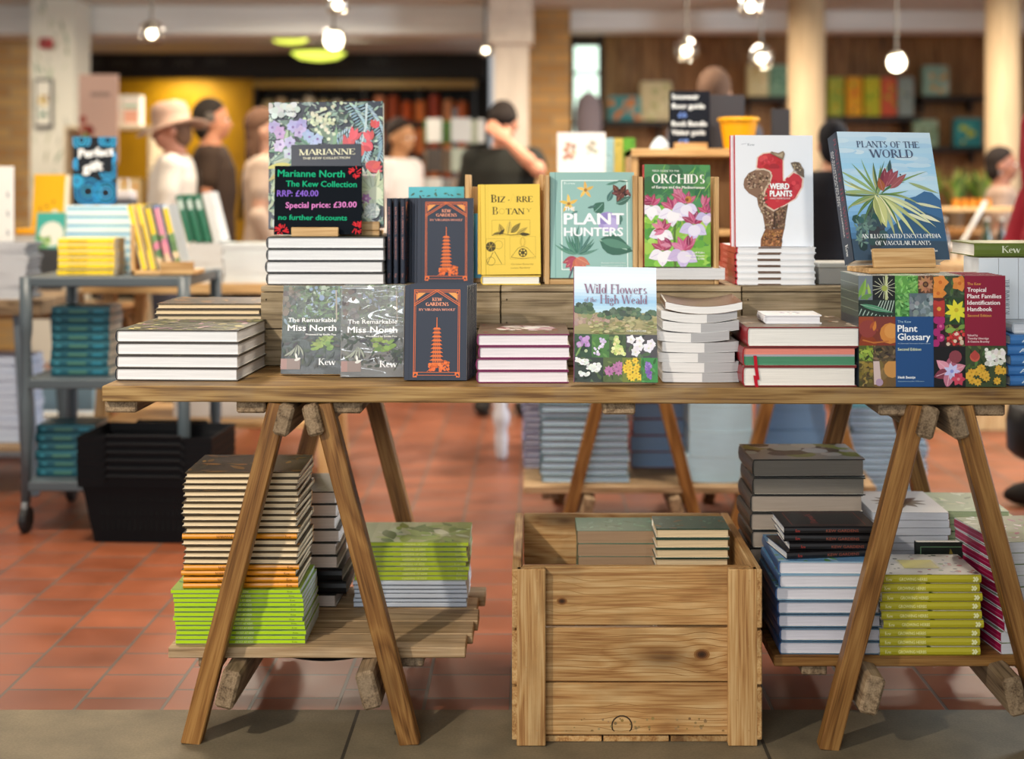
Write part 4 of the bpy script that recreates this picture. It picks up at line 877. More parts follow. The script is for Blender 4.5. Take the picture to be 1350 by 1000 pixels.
# ------------------------------------------------------------------ large crate
def crate():
    x0, x1, y0, y1, H = Xp(675, 3.0), Xp(1005, 3.0), 3.0, 3.53, .380
    o = thing('wooden_crate', 'large pine crate with knots standing on the floor below the table', 'crate', ((x0 + x1) / 2, (y0 + y1) / 2, 0))
    hx, hy = (x1 - x0) / 2, (y1 - y0) / 2
    rows = [(.013, .127), (.131, .248), (.252, H)]
    for k, (za, zb) in enumerate(rows):
        m = MB(); m.box((0, -hy + .031, (za + zb) / 2 + (.003 if k == 0 else 0)), (2 * hx - .044, .018, zb - za - .002), ch=.002)
        a = Art(m, (-hx + .072, -hy + .022, za + .012), (2 * hx - .144, 0, 0), (0, 0, zb - za - .014), (0, -1, 0), 1, 2e-4); a.clip = (0, 0, 1, 1)
        ku, kv, kr_ = ((.42, .12, .055), (.86, .46, .030), (.09, .36, .020))[k]
        for q in range(7):      # growth rings bending round the knot
            y0 = kv + (q - 3) * .13; a.line([(t / 24, y0 + math.copysign(.10, q - 3.01) * math.exp(-((t / 24 - ku) / .10) ** 2) + .02 * math.sin(t * .5 + k)) for t in range(25)], .0035, ('#9a6e3c', '#8f6434', '#a07844')[k])
        if k == 0: a.ring(ku, kv, kr_, .008, '#3a2a1c', 18); a.blobs(.0, 0, 1, .3, ['#9a7c4e', '#8f7348', '#a08458'], 40, .003, .010)
        else:
            for f, c_ in ((1.5, '#8f6234'), (1.15, '#6e4522'), (.8, '#4a2c16'), (.4, '#33200f')): a.ell(ku, kv, kr_ * f, c_, kr_ * f * a.asp * .72, 14)
        m.build('front_board', [M_CRATE, M_MATTE], o)
        m = MB(); m.box((0, hy - .010, (za + zb) / 2), (2 * hx - .044, .018, zb - za - .002), ch=.002); m.build('back_board', M_CRATE, o)
        for sx in (-1, 1):
            m = MB(); m.box((sx * (hx - .010), 0, (za + zb) / 2), (.020, 2 * hy - .004, zb - za - .002), ch=.002); m.build('side_board', M_CRATE, o)
    for sx in (-1, 1):
        m = MB(); m.box((sx * (hx - .041), -hy + .011, H / 2), (.062, .020, H - .002), ch=.002)
        for z in (.035, .10, .17, .215, .29, .355):
            m.lathe([(.0022, 0), (.0022, .0006)], (0, 0, 0), n=8); 
            for i in range(len(m.v) - 16, len(m.v)):
                v = m.v[i]; m.v[i] = (v[0] + sx * (hx - .041) + (.013 if int(z * 200) % 2 else -.012), -hy + .0008 - v[2], v[1] + z)
        m.build('corner_batten', M_CRATE, o)
    for k in range(3):
        m = MB(); m.box((-hx + .05 + (k + .5) * (2 * hx - .1) / 3, -.006, .007), ((2 * hx - .1) / 3 - .004, 2 * hy - .066, .012), ch=.001); m.build('base_board', M_CRATE, o)
    return x0, x1
cx0, cx1 = crate()
# apple-box steps on the table
def apple_box(label, x0, x1, y0, y1, z0, z1, group):
    o = thing('apple_box', label, 'wooden box', ((x0 + x1) / 2, (y0 + y1) / 2, z0), 0, group); hx, hy, h = (x1 - x0) / 2 - .0015, (y1 - y0) / 2, z1 - z0
    for k in range(2):
        za, zb = k * (h - .014) / 2, (k + 1) * (h - .014) / 2
        for sy in (-1, 1):
            m = MB(); m.box((0, sy * (hy - .008), (za + zb) / 2), (2 * hx, .015, zb - za - .003), ch=.0015)
            if sy < 0:
                for x in (-hx + .012, hx - .012, -hx + .014):
                    for dz in (.015, .07):
                        n0 = len(m.v); m.lathe([(.003, 0), (.003, .0008)], n=8, col='#2a241c')
                        for i in range(n0, len(m.v)): v = m.v[i]; m.v[i] = (v[0] + x, -hy - .0002 - v[2] + .0005, v[1] + za + dz)
            m.build('side_board', M_STEP, o)
    for sx in (-1, 1):
        m = MB(); m.box((sx * (hx - .01), 0, (h - .014) / 2), (.016, 2 * hy - .034, h - .018), ch=.001); m.build('end_board', M_STEP, o)
    for k in range(3):
        d = 2 * hy / 3; m = MB(); m.box((0, -hy + d * (k + .5), h - .007), (2 * hx, d - .003, .013), ch=.0015); m.build('top_board', M_STEP, o)
ZS = .961; YS0, YS1 = 3.34, 3.70
TZ = .7705
for i, (a, b_, lb) in enumerate(((343, 660, 'weathered apple box step behind the two painting-covered paperbacks'), (660, 978, 'weathered apple box step behind the heath landscape book'), (978, 1190, 'weathered apple box step under the white stack with fleshy plant cover'))):
    apple_box(lb, Xp(a, YS0), Xp(b_, YS0), YS0, YS1, TZ, ZS, 'weathered apple box steps')

# ------------------------------------------------------------------ editions
VEG = ['#3c4a34', '#5b6a44', '#7d8558', '#a7a06a', '#8a7a8a', '#2f3a30', '#b9a9a2']
S_MARI = Spec('art_monograph', .272, .305, .0275, '#565f52', '#20232b', hard=True, art=art_flora(VEG + ['#b48aa8', '#c9c07a'], '#3f463c', 150, .06, .14), edge='#4a4440', pages='#f0eff0')
S_MARIC = Spec('art_monograph', .286, .318, .030, '#3b4150', '#2c3040', art=art_marianne, edge='#777a70')
S_MARIS = Spec('art_monograph', .284, .315, .0285, '#4a5048', '#20232b', edge='#2c2a2a', pages='#f2f3f6', art=art_flora(VEG, '#3f463c', 60))
S_ORANGE = Spec('thin_art_book', .205, .252, .0131, '#3a3226', '#ee9a22', hard=True, pages='#f2d9b2', art=art_flora(['#2e2a20', '#4a3f26', '#7d5a20', '#3a3a2c', '#a8742a', '#222018'], '#2c271f', 60, .1, .3),
                sart=spine_text('MARIANNE NORTH', '#7a4a12', .3, .55, serif=True), edge='#4a3a22')
S_MISS = Spec('painting_cover_book', .138, .200, .018, '#3a3f36', '#3a3d38', art=art_missnorth, hard=False, film=M_FILM)
S_MISS2 = Spec('painting_cover_book', .138, .200, .018, '#6a706a', '#8a8f8c', art=art_missnorth, hard=False, film=M_FILM2)
S_KG = Spec('pagoda_cover_book', .137, .208, .012, '#39404f', '#343b4a', art=art_kg, sart=spine_kg, mat=M_MATTE)
S_PLUM = Spec('plum_bound_book', .200, .245, .0262, '#6e5650', '#7d2d5a', pages='#f0e9ee', edge='#7d2d5a', art=lambda a: (a.rect(0, 0, 1, 1, '#6e5a52'), a.blobs(.25, .35, .8, .75, ['#d8c8cc', '#c8a8b4', '#e2dadb'], 40, .04, .10), a.leaves(0, 0, 1, 1, ['#7d5a50', '#94706a', '#8a3a4a'], 30, .08, .16)))
S_WILD = Spec('heath_landscape_book', .180, .250, .020, '#d5e6f6', '#8a3a72', art=art_wild, hard=False)
S_WHITE = [Spec('white_paperback', .168, .235, t, c, c, hard=False, bend=b, split=(sp, '#b4b4b6'), pages='#eceae8', film=None) for t, b, sp, c in ((.0205, .001, .52, '#c8c8c8'), (.0215, .003, .55, '#d2d2d2'), (.0205, .007, .5, '#cfcfcf'), (.019, .011, .6, '#d8d6d2'), (.017, .011, 1.0, '#6a4a34'))]
S_RED = Spec('red_bound_book', .243, .26, .0425, '#6b5a4a', '#98242c', pages='#ece7df', edge='#7a2a2a', art=art_flora(['#8a6a4a', '#c8b8a8', '#5a4a3a', '#a83a34', '#d8d0c8'], '#6b5a48', 120, .05, .12), ribbon=(-.095, .03))
S_RED2 = Spec('red_bound_book', .243, .26, .0415, '#6b5a4a', '#98242c', pages='#ece7df', edge='#7a2a2a', pages2=['#4f8a6a', '#a8a4ac', '#e0897a'], art=art_flora(['#8a6a4a', '#c8b8a8', '#5a4a3a'], '#6b5a48', 60), ribbon=(-.095, .05))
S_RED1 = Spec('red_bound_book', .243, .26, .0425, '#6b5a4a', '#98242c', pages='#e9e6e0', edge='#7a2a2a', art=art_flora(['#8a6a4a', '#c8b8a8', '#5a4a3a'], '#6b5a48', 60))
S_SMALLW = Spec('small_white_book', .125, .105, .019, '#f0eff2', '#e4e2e6', pages='#e9e8ee', art=lambda a: (a.rect(0, 0, 1, 1, '#efedf0'), a.blobs(.35, .3, .7, .7, ['#c9c4d2', '#8a8a94'], 16, .02, .05)), sart=spine_text('FLORA', '#8a8a94', .2, .5, logo=False))
S_GLOSS = Spec('blue_panel_paperback', .159, .236, .021, '#3a4a34', '#4a5a50', art=art_gloss, hard=False, sart=lambda a: [a.rect(.0, 0, 1, 1, '#3f4f4c'), a.rect(.38, 0, 1, 1, '#2a3440')] + [a.rect(.08 * k, 0, .08 * k + .004, 1, '#8a9a8a') for k in range(5)])
S_TROP = Spec('crimson_panel_handbook', .153, .236, .021, '#1b1416', '#8c1434', art=art_tropic, hard=False)
S_BIZ = Spec('yellow_botany_book', .143, .218, .022, '#eccb55', '#dcb842', art=art_bizarre, mat=M_MATTE, pages='#f3efe2')
S_HUNT = Spec('teal_botany_book', .205, .258, .024, '#95bdb8', '#86b0ab', art=art_hunters, mat=M_MATTE)
S_ORCH = Spec('orchid_field_guide', .164, .248, .030, '#4f8f3f', '#b3243c', art=art_orchids, hard=False)
S_LAIDW = Spec('white_paperback', .19, .135, .027, '#e8e8e8', '#dcdcdc', hard=False, pages='#dededf')
S_WEIRD = Spec('fleshy_plant_book', .192, .270, .0147, '#eef1f6', '#c23340', art=art_weird, pages='#f4f4f6', edge='#f3f4f7', ov=.002)
def weird_edge(m, s):
    for z in (.0013, s.t - .0013): m.box((-.015, -s.h / 2 - .0003, z), (.055, .0006, .0028), '#6b5548')
S_WEIRDS = Spec('fleshy_plant_book', .192, .270, .0147, '#eef1f6', '#c23340', pages='#f4f4f6', edge='#eceef2', ov=.002, edgeart=weird_edge, sart=lambda a: (a.rect(0, 0, 1, 1, '#b92f3c'), a.text('WEIRD PLANTS', .2, .5, .3, .4, '#e8a0a4', .02)))
S_WORLD = Spec('encyclopedia_of_plants', .230, .300, .046, '#7fb6e4', '#26384e', art=art_world, sart=spine_world)
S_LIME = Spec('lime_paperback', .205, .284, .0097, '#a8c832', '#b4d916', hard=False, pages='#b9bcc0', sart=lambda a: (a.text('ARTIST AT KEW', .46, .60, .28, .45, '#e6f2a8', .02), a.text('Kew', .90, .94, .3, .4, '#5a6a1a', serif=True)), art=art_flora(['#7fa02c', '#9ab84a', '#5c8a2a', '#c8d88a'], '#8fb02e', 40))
S_DARK = Spec('dark_hardback', .19, .22, .0303, '#2c2d28', '#141416', pages='#d6c9bf', edge='#1c1c1c', art=art_flora(['#3a3c34', '#4a4d40', '#2a2c26'], '#30322c', 50, .1, .3), sart=lambda a: a.text('2', .3, .34, .25, .5, '#e8e6e0', .04))
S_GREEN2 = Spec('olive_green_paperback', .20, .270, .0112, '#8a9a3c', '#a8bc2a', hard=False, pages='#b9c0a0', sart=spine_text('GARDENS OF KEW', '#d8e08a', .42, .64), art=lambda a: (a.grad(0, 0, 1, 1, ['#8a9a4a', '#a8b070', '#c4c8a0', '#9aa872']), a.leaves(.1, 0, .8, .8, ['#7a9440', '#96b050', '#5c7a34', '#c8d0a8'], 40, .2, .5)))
S_PALE = Spec('pale_blue_book', .20, .270, .0100, '#cfd6de', '#c2cad6', hard=False, pages='#e4e8ee', edge='#4a5058', sart=lambda a: a.rect(0, 0, 1, .18, '#3a4048'))
S_BLUE = Spec('blue_hardback', .225, .24, .0282, '#8aa8c0', '#3f5f8c', pages='#e2dfe6', edge='#8fb0c6', art=art_flora(['#7fb0d0', '#5a8ab4', '#6a9a6a', '#9ac0dc'], '#6a9ac4', 40), film=None)
S_BLUEF = Spec('blue_hardback', .225, .24, .0270, '#6a86a0', '#34507c', pages='#d8d6e0', edge='#5a7890', film=M_FILM)
S_BLACK = Spec('black_gift_book', .15, .205, .0170, '#1c1a1c', '#1e1c1e', pages='#d2d4da', edge='#2a3a5a', sart=lambda a: (a.text('Kew', .12, .17, .3, .4, '#a83a34', serif=True), a.text('KEW GARDENS', .45, .8, .3, .35, '#8a4a3c', .01)), art=lambda a: (a.rect(0, 0, 1, 1, '#1c1a1c'), a.frame(.1, .1, .9, .9, .01, '#8a3a2c'), a.text('Darwin', .2, .8, .6, .08, '#8a3a34', serif=True)))
S_YEL = Spec('yellow_spined_book', .170, .218, .0192, '#c8c4b8', '#b8ae28', pages='#e9e6da', sart=lambda a: (a.text('Kew', .05, .11, .3, .4, '#f0eeb0', serif=True), a.text('GROWING HERBS', .18, .46, .32, .36, '#e9e69a', .02), a.line([(.92, .25), (.94, .5), (.92, .75)], .02, '#eeeeb4'), a.line([(.945, .25), (.965, .5), (.945, .75)], .02, '#eeeeb4')),
             art=lambda a: (a.rect(0, 0, 1, 1, '#d2cec4'), a.blobs(0, 0, 1, 1, ['#a83a3c', '#6a3a4a', '#3f4a3a', '#5a8a3c', '#8a8a94'], 60, .015, .04), a.rect(.3, .35, .7, .7, '#cfc43a'), a.frame(.28, .33, .72, .72, .015, '#e4e0b0')))
S_MAG = Spec('magenta_spined_book', .22, .235, .0240, '#7a8a5a', '#9c1242', hard=False, pages='#dcdce0', art=art_flora(['#6a8a4a', '#c8b0b8', '#8a3a5a', '#4a6a3a', '#d8d8d0'], '#7a8a64', 90, .06, .14), sart=lambda a: a.rect(0, .45, 1, .53, '#b8557a'))
S_WFLO = Spec('white_flower_cover_book', .18, .235, .0178, '#d8d6d4', '#8f1f2c', hard=False, pages='#cfd2da', edge='#8a8e98', art=lambda a: (a.rect(0, 0, 1, 1, '#d9d7d4'), [a.leaf(.5, .5, .38, .14, 20 + k * 33, jit('#5a4432')) for k in range(11)]))
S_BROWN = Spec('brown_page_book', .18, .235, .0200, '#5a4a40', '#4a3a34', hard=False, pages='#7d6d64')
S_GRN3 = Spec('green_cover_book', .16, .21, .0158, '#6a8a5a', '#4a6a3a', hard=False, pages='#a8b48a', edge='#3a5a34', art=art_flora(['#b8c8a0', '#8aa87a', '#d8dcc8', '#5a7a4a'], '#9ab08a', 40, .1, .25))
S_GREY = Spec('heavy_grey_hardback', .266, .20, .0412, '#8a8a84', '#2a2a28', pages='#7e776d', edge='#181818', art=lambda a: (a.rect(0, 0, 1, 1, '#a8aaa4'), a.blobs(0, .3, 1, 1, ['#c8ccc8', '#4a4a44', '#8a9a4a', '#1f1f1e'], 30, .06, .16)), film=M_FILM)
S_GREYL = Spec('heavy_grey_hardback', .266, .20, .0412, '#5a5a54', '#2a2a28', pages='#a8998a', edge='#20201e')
S_TREE = Spec('dark_tree_book', .16, .195, .022, '#1a2018', '#141812', edge='#5a6a5a', art=lambda a: (a.rect(0, 0, 1, 1, '#171d18'), a.frame(.06, .0, 1, .95, .012, '#5a7a5a'), a.leaves(.35, .1, .95, .8, ['#3a4a24', '#5a4a24', '#2a3a1c', '#6a5a2c'], 50, .08, .18), [a.rect(.13, .25 + .03 * k, .17, .268 + .03 * k, '#c8ccc8') for k in range(9)]))
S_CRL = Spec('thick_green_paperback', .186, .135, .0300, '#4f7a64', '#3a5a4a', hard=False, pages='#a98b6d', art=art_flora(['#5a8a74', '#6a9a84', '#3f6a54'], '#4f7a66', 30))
S_CRR = Spec('small_green_hardback', .125, .170, .0226, '#4a6a60', '#33503f', pages='#e2c9a0', edge='#2c4436', art=art_flora(['#5a7a70', '#6a8a84', '#8a6a4a', '#3f5a50'], '#4a6a62', 40, .08, .2))
S_IMM = Spec('white_spined_novel', .11, .135, .043, '#dfe6ec', '#d9e0e8', hard=False, sart=lambda a: (a.rect(0, 0, 1, 1, '#d6dee6'), a.text('THE IMMORTAL', .35, .95, .32, .22, '#6a7484', serif=True)))
S_SKY = Spec('sky_blue_hardback', .20, .24, .0215, '#4a86c4', '#3f78b8', pages='#dfe4ea', edge='#3a70b0', sart=lambda a: a.text('A J', .1, .22, .3, .4, '#cfe0f0', .02))
S_OLIVE = Spec('green_wrapped_book', .19, .24, .030, '#5a6a24', '#5f7028', film=M_FILM, sart=lambda a: a.text('Kew', .25, .42, .3, .5, '#e4e8d0', serif=True))
S_TURQ = Spec('turquoise_book', .14, .236, .018, '#3fa8b8', '#3aa0b0', hard=False, art=lambda a: (a.rect(0, 0, 1, 1, '#46aebc'), a.leaves(.1, .9, .9, .96, ['#2a4a3a', '#3a6a4a'], 12, .05, .1)))

# ------------------------------------------------------------------ front row on the table
T = TZ
stack([(S_MARI, 'tail')] * 4, Xp(237, 3.09), 3.085, T, 'large floral-covered art book, {o} of the four at the table end', 'floral art books at the table end', yaw=-2.5, jr=.5)
stack([(S_ORANGE, 'fore')] * 11, Xp(273, 3.345) + .004, 3.345, T, 'thin cream-paged dark book, {o} in the pile behind the art books', 'thin dark books behind the art books', jr=.4)
def lean_on(sp, px, py, lean, label, group, yaw=0, roll=0, z=T): return stand(sp, px, Yz(py, z), z, lean, label, group, yaw, roll)
lean_on(S_MISS, 410, 494.5, 9, 'dark painting-covered book with white title leaning against the apple box', 'painting-covered books', yaw=-2)
for k in range(4):
    stand(S_MISS2 if k == 0 else S_MISS, 490.5 + k * 1.2, Yz(497.5, T) + k * .0225, T, 8, ('crumpled shrink-wrapped painting-covered book with white title at the front of its row', 'painting-covered book directly behind the crumpled shrink-wrapped one', 'painting-covered book, third in the shrink-wrapped row', 'painting-covered book at the back of the shrink-wrapped row')[k], 'painting-covered books', yaw=1.5)
for k in range(7):
    stand(S_KG, 574 + k * 2.2, Yz(502, T) + k * .0135, T, 7, 'slate orange-pagoda book standing on the table, ' + ('front of its row' if k == 0 else ('second', 'third', 'fourth', 'fifth', 'sixth', 'last')[k - 1] + ' in its row'), 'slate pagoda books on the table', yaw=-1.5)
stack([(S_PLUM, 'tail')] * 4, Xp(690, 3.05), 3.05, T, 'plum-bound hardback, {o} of the four beside the heath landscape book', 'plum-bound hardbacks', jr=1.2, jx=.003)
stand(S_WILD, 812, Yz(507.5, T), T, 12, 'upright book with pale sky, heath and flower photographs on its cover', None, yaw=4, roll=-1.2)
xw = Xp(921, 3.06)
for i, (sp, dx, rz, fc) in enumerate(((S_WHITE[0], .004, 0, 'tail'), (S_WHITE[1], .002, .8, 'tail'), (S_WHITE[0], -.003, -1, 'tail'), (S_WHITE[1], .001, 1.4, 'tail'), (S_WHITE[2], -.014, -1.5, 'tail'), (S_WHITE[2], .003, .8, 'tail'), (S_WHITE[3], -.003, 2, 'tail'), (S_WHITE[4], .016, -2.5, 'tail'))):
    if i == 0: zz = T
    book(sp, (xw + dx, 3.06 + sp.h / 2, zz), (0, 0, math.radians(rz)), ('white paperback with half-grey page edges, %s of the slumping stack' % ordn(7 - i, 8)) if i < 7 else 'brown-topped paperback curling at the top of the white stack', 'slumping white paperbacks')
    zz += sp.t + .0006
zr = stack([(S_RED, 'tail'), (S_RED2, 'tail')], Xp(1054, 3.0), 2.992, T, 'thick red-bound book with ribbon, {o} of two below', 'red-bound books', jr=.4, jx=.001)
for o in [o for o in COL.objects if o.get('group') == 'red-bound books']:
    o['label'] = 'thick red-bound book with white pages at the base of its pile' if o['label'].find('lowest') >= 0 else 'thick red-bound book with pink and green page edges'
zr = stack([(S_RED1, 'tail')], Xp(1060, 3.0), 2.992, zr, 'thick red-bound book under the small white book', 'red-bound books', jr=.6)
book(S_SMALLW, (Xp(1047, 3.05), 3.06 + .0525, zr), (0, 0, math.radians(-1)), 'small white book lying on top of the red-bound pile')
yg = Yz(510, T)
for k in range(8):
    stand(S_GLOSS, 1181.5 - (0 if k == 0 else 1 + k * .15), yg + k * .0215, T, 1.5, 'plant photo paperback with blue title panel, ' + ('front of its row' if k == 0 else ('second', 'third', 'fourth', 'fifth', 'sixth', 'seventh', 'last')[k - 1] + ' in its row'), 'blue-panel plant photo paperbacks', yaw=.2, X=Xp(1181.7, yg))
for k in range(7):
    stand(S_TROP, 1278, yg - .002 + k * .0215, T, 1.5, 'plant photo handbook with crimson title panel, ' + ('front of its row' if k == 0 else ('second', 'third', 'fourth', 'fifth', 'sixth', 'last')[k - 1] + ' in its row'), 'crimson-panel plant photo handbooks', X=Xp(1278.2, yg))
zb = stack([(S_SKY, 'spine')] * 5, Xp(1328, 3.0) + .125, 3.0, T, 'sky blue hardback, {o} of the stack at the table end', 'sky blue hardbacks')
zb = stack([(Spec('pale_grey_hardback', .2, .24, .024, '#a8b0b8', '#b4bcc4', pages='#e4e6ea'), 'tail')], Xp(1328, 3.02) + .11, 3.02, zb, 'pale grey hardback lying on the sky blue stack')
for k in range(4): spine_up(S_IMM, Xp(1296 + k * 26, 3.12) + .006, 3.10, zb, 'white-spined novel standing on the sky blue stack, ' + ('nearest the crimson handbook', 'second along', 'third along', 'fourth along')[k], 'white-spined novels', tilt=0)
stack([(S_OLIVE, 'spine')], Xp(1286, 3.12) + .12, 3.115, zb + .137, 'green shrink-wrapped book lying across the white-spined novels', None)

# ------------------------------------------------------------------ upper row on the apple boxes
zm = stack([(S_MARIS, 'tail')] * 4, Xp(430, 3.4), 3.385, ZS, 'large white-paged art book, {o} of the four on the apple box', 'white-paged art books on the apple box', jr=.6)
def easel(label, X, Y, z, w, d, backh, liph, yaw, lean, mat, group=None, lip_w=None):
    o = thing('book_easel', label, 'book stand', (X, Y, z), math.radians(yaw), group)
    m = MB(); m.box((0, d / 2, .006), (w, d, .012), ch=.0015); m.build('base', mat, o)
    m = MB(); rot = Matrix.Rotation(math.radians(-12), 3, 'X'); m.box((0, .006, .012 + liph / 2), (lip_w or w, .010, liph), ch=.0015, rot=rot); m.build('front_lip', mat, o)
    m = MB(); rot = Matrix.Rotation(math.radians(-lean), 3, 'X')
    m.box((0, d * .72 + math.tan(math.radians(lean)) * backh / 2, .012 + backh / 2), (w * .6, .010, backh), ch=.0015, rot=rot); m.build('back_rest', mat, o)
    return o
# chalk price sign in its wooden holder, book on an easel behind
easel('small wooden easel carrying the large floral book', Xp(433, 3.5) + .03, 3.475, zm + .0002, .20, .10, .15, .022, 0, 10, M_LIGHTWOOD)
stand(S_MARIC, 430, 3.492, zm + .0125, 8, 'large upright book with flower and fern painting behind the chalk price sign', None, yaw=1.5, roll=1.0)
o = thing('price_sign', 'black chalkboard sign with handwritten green and pink price', 'sign', (Xp(419, 3.43), 3.43, zm + .004), math.radians(2))
sw, sh_ = 115 * 3.43 / F, 91 * 3.43 / F
m = MB(); m.box((0, 0, sh_ / 2), (sw, .004, sh_), '#161b22', ch=.0008)
a = Art(m, (-sw / 2, -.002, 0), (sw, 0, 0), (0, 0, sh_), (0, -1, 0), base=2e-4)
TE, PU, PK, RE = '#22b583', '#8f6ad8', '#e48ad0', '#d8343c'
def hand(t, u0, u1, v, h, c, rise=-.012): a.text(t, u0, u1, v, h, c, .022, skew=.012, rise=rise)
hand('Marianne North', .035, .80, .845, .10, TE); hand('The Kew Collection', .13, .94, .70, .085, TE); hand('RRP: £40.00', .03, .50, .555, .09, PU, 0)
hand('Special price: £30.00', .13, .94, .385, .085, PK, .01); hand('no further discounts', .05, .83, .215, .075, TE, -.01)
for cx, cy in ((.92, .91), (.09, .06), (.95, .10)):
    for k in range(22):
        g = R.uniform(0, 6.28); r0, r1 = R.uniform(.01, .05), R.uniform(.06, .09)
        a.line([(cx + r0 * math.cos(g), cy + r0 * math.sin(g) * a.asp), (cx + r1 * math.cos(g + .4), cy + r1 * math.sin(g + .4) * a.asp)], .011, RE)
for o_ in [m]: b_ = m.build('board', M_CHALKP, o)
b_.rotation_euler = (math.radians(-6), 0, 0)
o = thing('sign_holder', 'small light wood block holding the chalk price sign', 'sign holder', (Xp(415, 3.41), 3.418, zm + .0003))
m = MB(); m.box((0, -.004, .011), (62 * 3.41 / F, .010, .022), ch=.001); m.build('front_lip', M_LIGHTWOOD, o)
m = MB(); m.box((0, .022, .003), (62 * 3.41 / F, .040, .005), ch=.001); m.build('base', M_LIGHTWOOD, o)

for k in range(3): spine_up(S_KG, Xp(513 + k * 9, 3.42), 3.42, ZS, 'slate book standing spine out on the apple box, ' + ('beside the white-paged art books', 'middle of three', 'beside the pagoda cover')[k], 'slate books standing spine out')
for k in range(6):
    stand(S_KG, 587 - k * 3.6, 3.425 + k * .0135, ZS, 4, 'slate orange-pagoda book on the apple box, ' + ('front of its row' if k == 0 else ('second', 'third', 'fourth', 'fifth', 'last')[k - 1] + ' in its row'), 'slate pagoda books on the apple box')
stand(S_TURQ, 575, 3.535, ZS, 1, 'turquoise book showing its top edge behind the slate pagoda books', None)
stand(Spec('blue_cover_book', .15, .17, .016, '#2f9ac8', '#2a90bc', hard=False), 655, 3.46, ZS, 2, 'bright blue book half hidden behind the yellow botany book', None)
def display_box(label, px0, px1, pyt, Y, group, bz=.012, d=.12):
    x0, x1 = Xp(px0, Y), Xp(px1, Y); h = Zp(pyt, Y) - ZS; hx = (x1 - x0) / 2
    o = thing('display_box', label, 'display box', ((x0 + x1) / 2, Y, ZS), 0, group)
    for sx in (-1, 1):
        m = MB(); m.box((sx * (hx - .006), d / 2, h / 2), (.0115, d, h), ch=.001); m.build('side_panel', M_LIGHTWOOD, o)
    m = MB(); m.box((0, d / 2, bz / 2), (2 * hx - .025, d, bz), ch=.001); m.build('base', M_LIGHTWOOD, o)
    m = MB(); m.box((0, d + .004, h / 2), (2 * hx, .007, h - .06), ch=.001); m.build('back_panel', M_LIGHTWOOD, o)
YD = 3.40
display_box('light wood display box holding the yellow botany book', 613, 717, 230, YD + .06, 'light wood display boxes', d=.11)
display_box('light wood display box holding the pale teal botanical book', 718, 841, 231, YD, 'light wood display boxes')
display_box('light wood display box holding the orchid field guide', 841.5, 948, 233, YD, 'light wood display boxes')
zz = stack([(S_BIZ, 'tail')], Xp(674.5, 3.385), 3.385, ZS, 'yellow book lying flat below the upright yellow botany book', 'yellow botany books', jr=0)
stand(S_BIZ, 674, 3.388, zz, 3, 'upright yellow book with line drawings of plants on its cover', 'yellow botany books', roll=.6, yaw=2.5)
stand(S_BIZ, 670, 3.415, zz, 3, 'second yellow book close behind the upright yellow botany book', 'yellow botany books', X=Xp(669, 3.415))
stand(S_HUNT, 781.5, YD + .006, ZS + .0125, 6, 'upright pale teal book with white title and botanical drawings', None, yaw=1)
zo = stack([(S_LAIDW, 'tail')], Xp(905, YD) , YD - .008, ZS + .0125, 'white paperback lying under the orchid field guide', None, jr=0)
stand(S_ORCH, 893.5, YD + .004, zo, 3, 'upright orchid field guide with pink and white flowers on green', None, yaw=7, roll=-.5)
zw = stack([(S_WEIRDS, 'tail')] * 6, Xp(1021, 3.40), 3.385, ZS, 'white red-spined book, {o} of the six under the upright fleshy plant cover', 'white red-spined books', jr=.5, jx=.0015)
stand(S_WEIRD, 1021.5, 3.40, zw, 2, 'upright white book with red fleshy plant on its cover', 'upright white plant books', yaw=5)
stand(S_WEIRD, 1020, 3.417, zw, 2, 'white red-spined book standing close behind the red fleshy plant cover', 'upright white plant books', X=Xp(1017, 3.40), yaw=5)
# encyclopedia on its easel above the glossary row
zt = T + .2375
easel('light wood easel holding the blue plant encyclopedia', Xp(1186, 3.09) + .004, 3.06, zt, .165, .12, .12, .042, 11, 20, M_LIGHTWOOD, lip_w=.145)
stand(S_WORLD, 1190, 3.10, zt + .0125, 18, 'large upright blue encyclopedia with spiky plant on its cover', None, yaw=13, roll=-.2)
o = thing('flat_grey_box', 'flat grey lidded box behind the blue-panel paperback row', 'box', (Xp(1098, 3.45), 3.46, ZS))
m = MB(); m.box((0, 0, .020), (.09, .13, .040), '#8f8d88', ch=.002); m.build('body', M_PAINT, o); m = MB(); m.box((0, 0, .046), (.094, .134, .012), '#a5a39c', ch=.002); m.build('lid', M_PAINT, o)

# ------------------------------------------------------------------ piles on the lower shelves
YL = 3.085
zl = stack([(S_LIME, 'spine')] * 12, Xp(318, YL) , YL, SH1 + .0003, 'lime green paperback, {o} of the pile on the slatted shelf', 'lime green paperbacks', jr=.5, jx=.0025, lean=-.0009)
kinds = ['spine'] * 4 + ['fore'] * 4 + ['spine'] + ['fore'] * 10
stack([(S_ORANGE, k) for k in kinds], Xp(318, YL) - .004, YL + .002, zl, 'thin dark book with orange spine, {o} of the pile on the lime paperbacks', 'thin dark books on the lime paperbacks', jr=1.3, jx=.004, lean=.0002)
kd = ['spine', 'tail', 'tail', 'tail', 'tail', 'tail', 'tail', 'tail', 'tail']; kd = ['tail', 'spine', 'spine'] + ['tail'] * 6
stack([(S_DARK, k) for k in kd], Xp(392, 3.36), 3.36, SH1 + .0003, 'thick dark hardback, {o} of the pile behind the orange-spined books', 'thick dark hardbacks', jr=2, jx=.009)
zp = stack([(S_PALE, 'spine')] * 6, Xp(541, 3.36), 3.36, SH1 + .0003, 'pale blue-white book, {o} of the six below the olive green paperbacks', 'pale blue-white books', jr=.4, jx=.002)
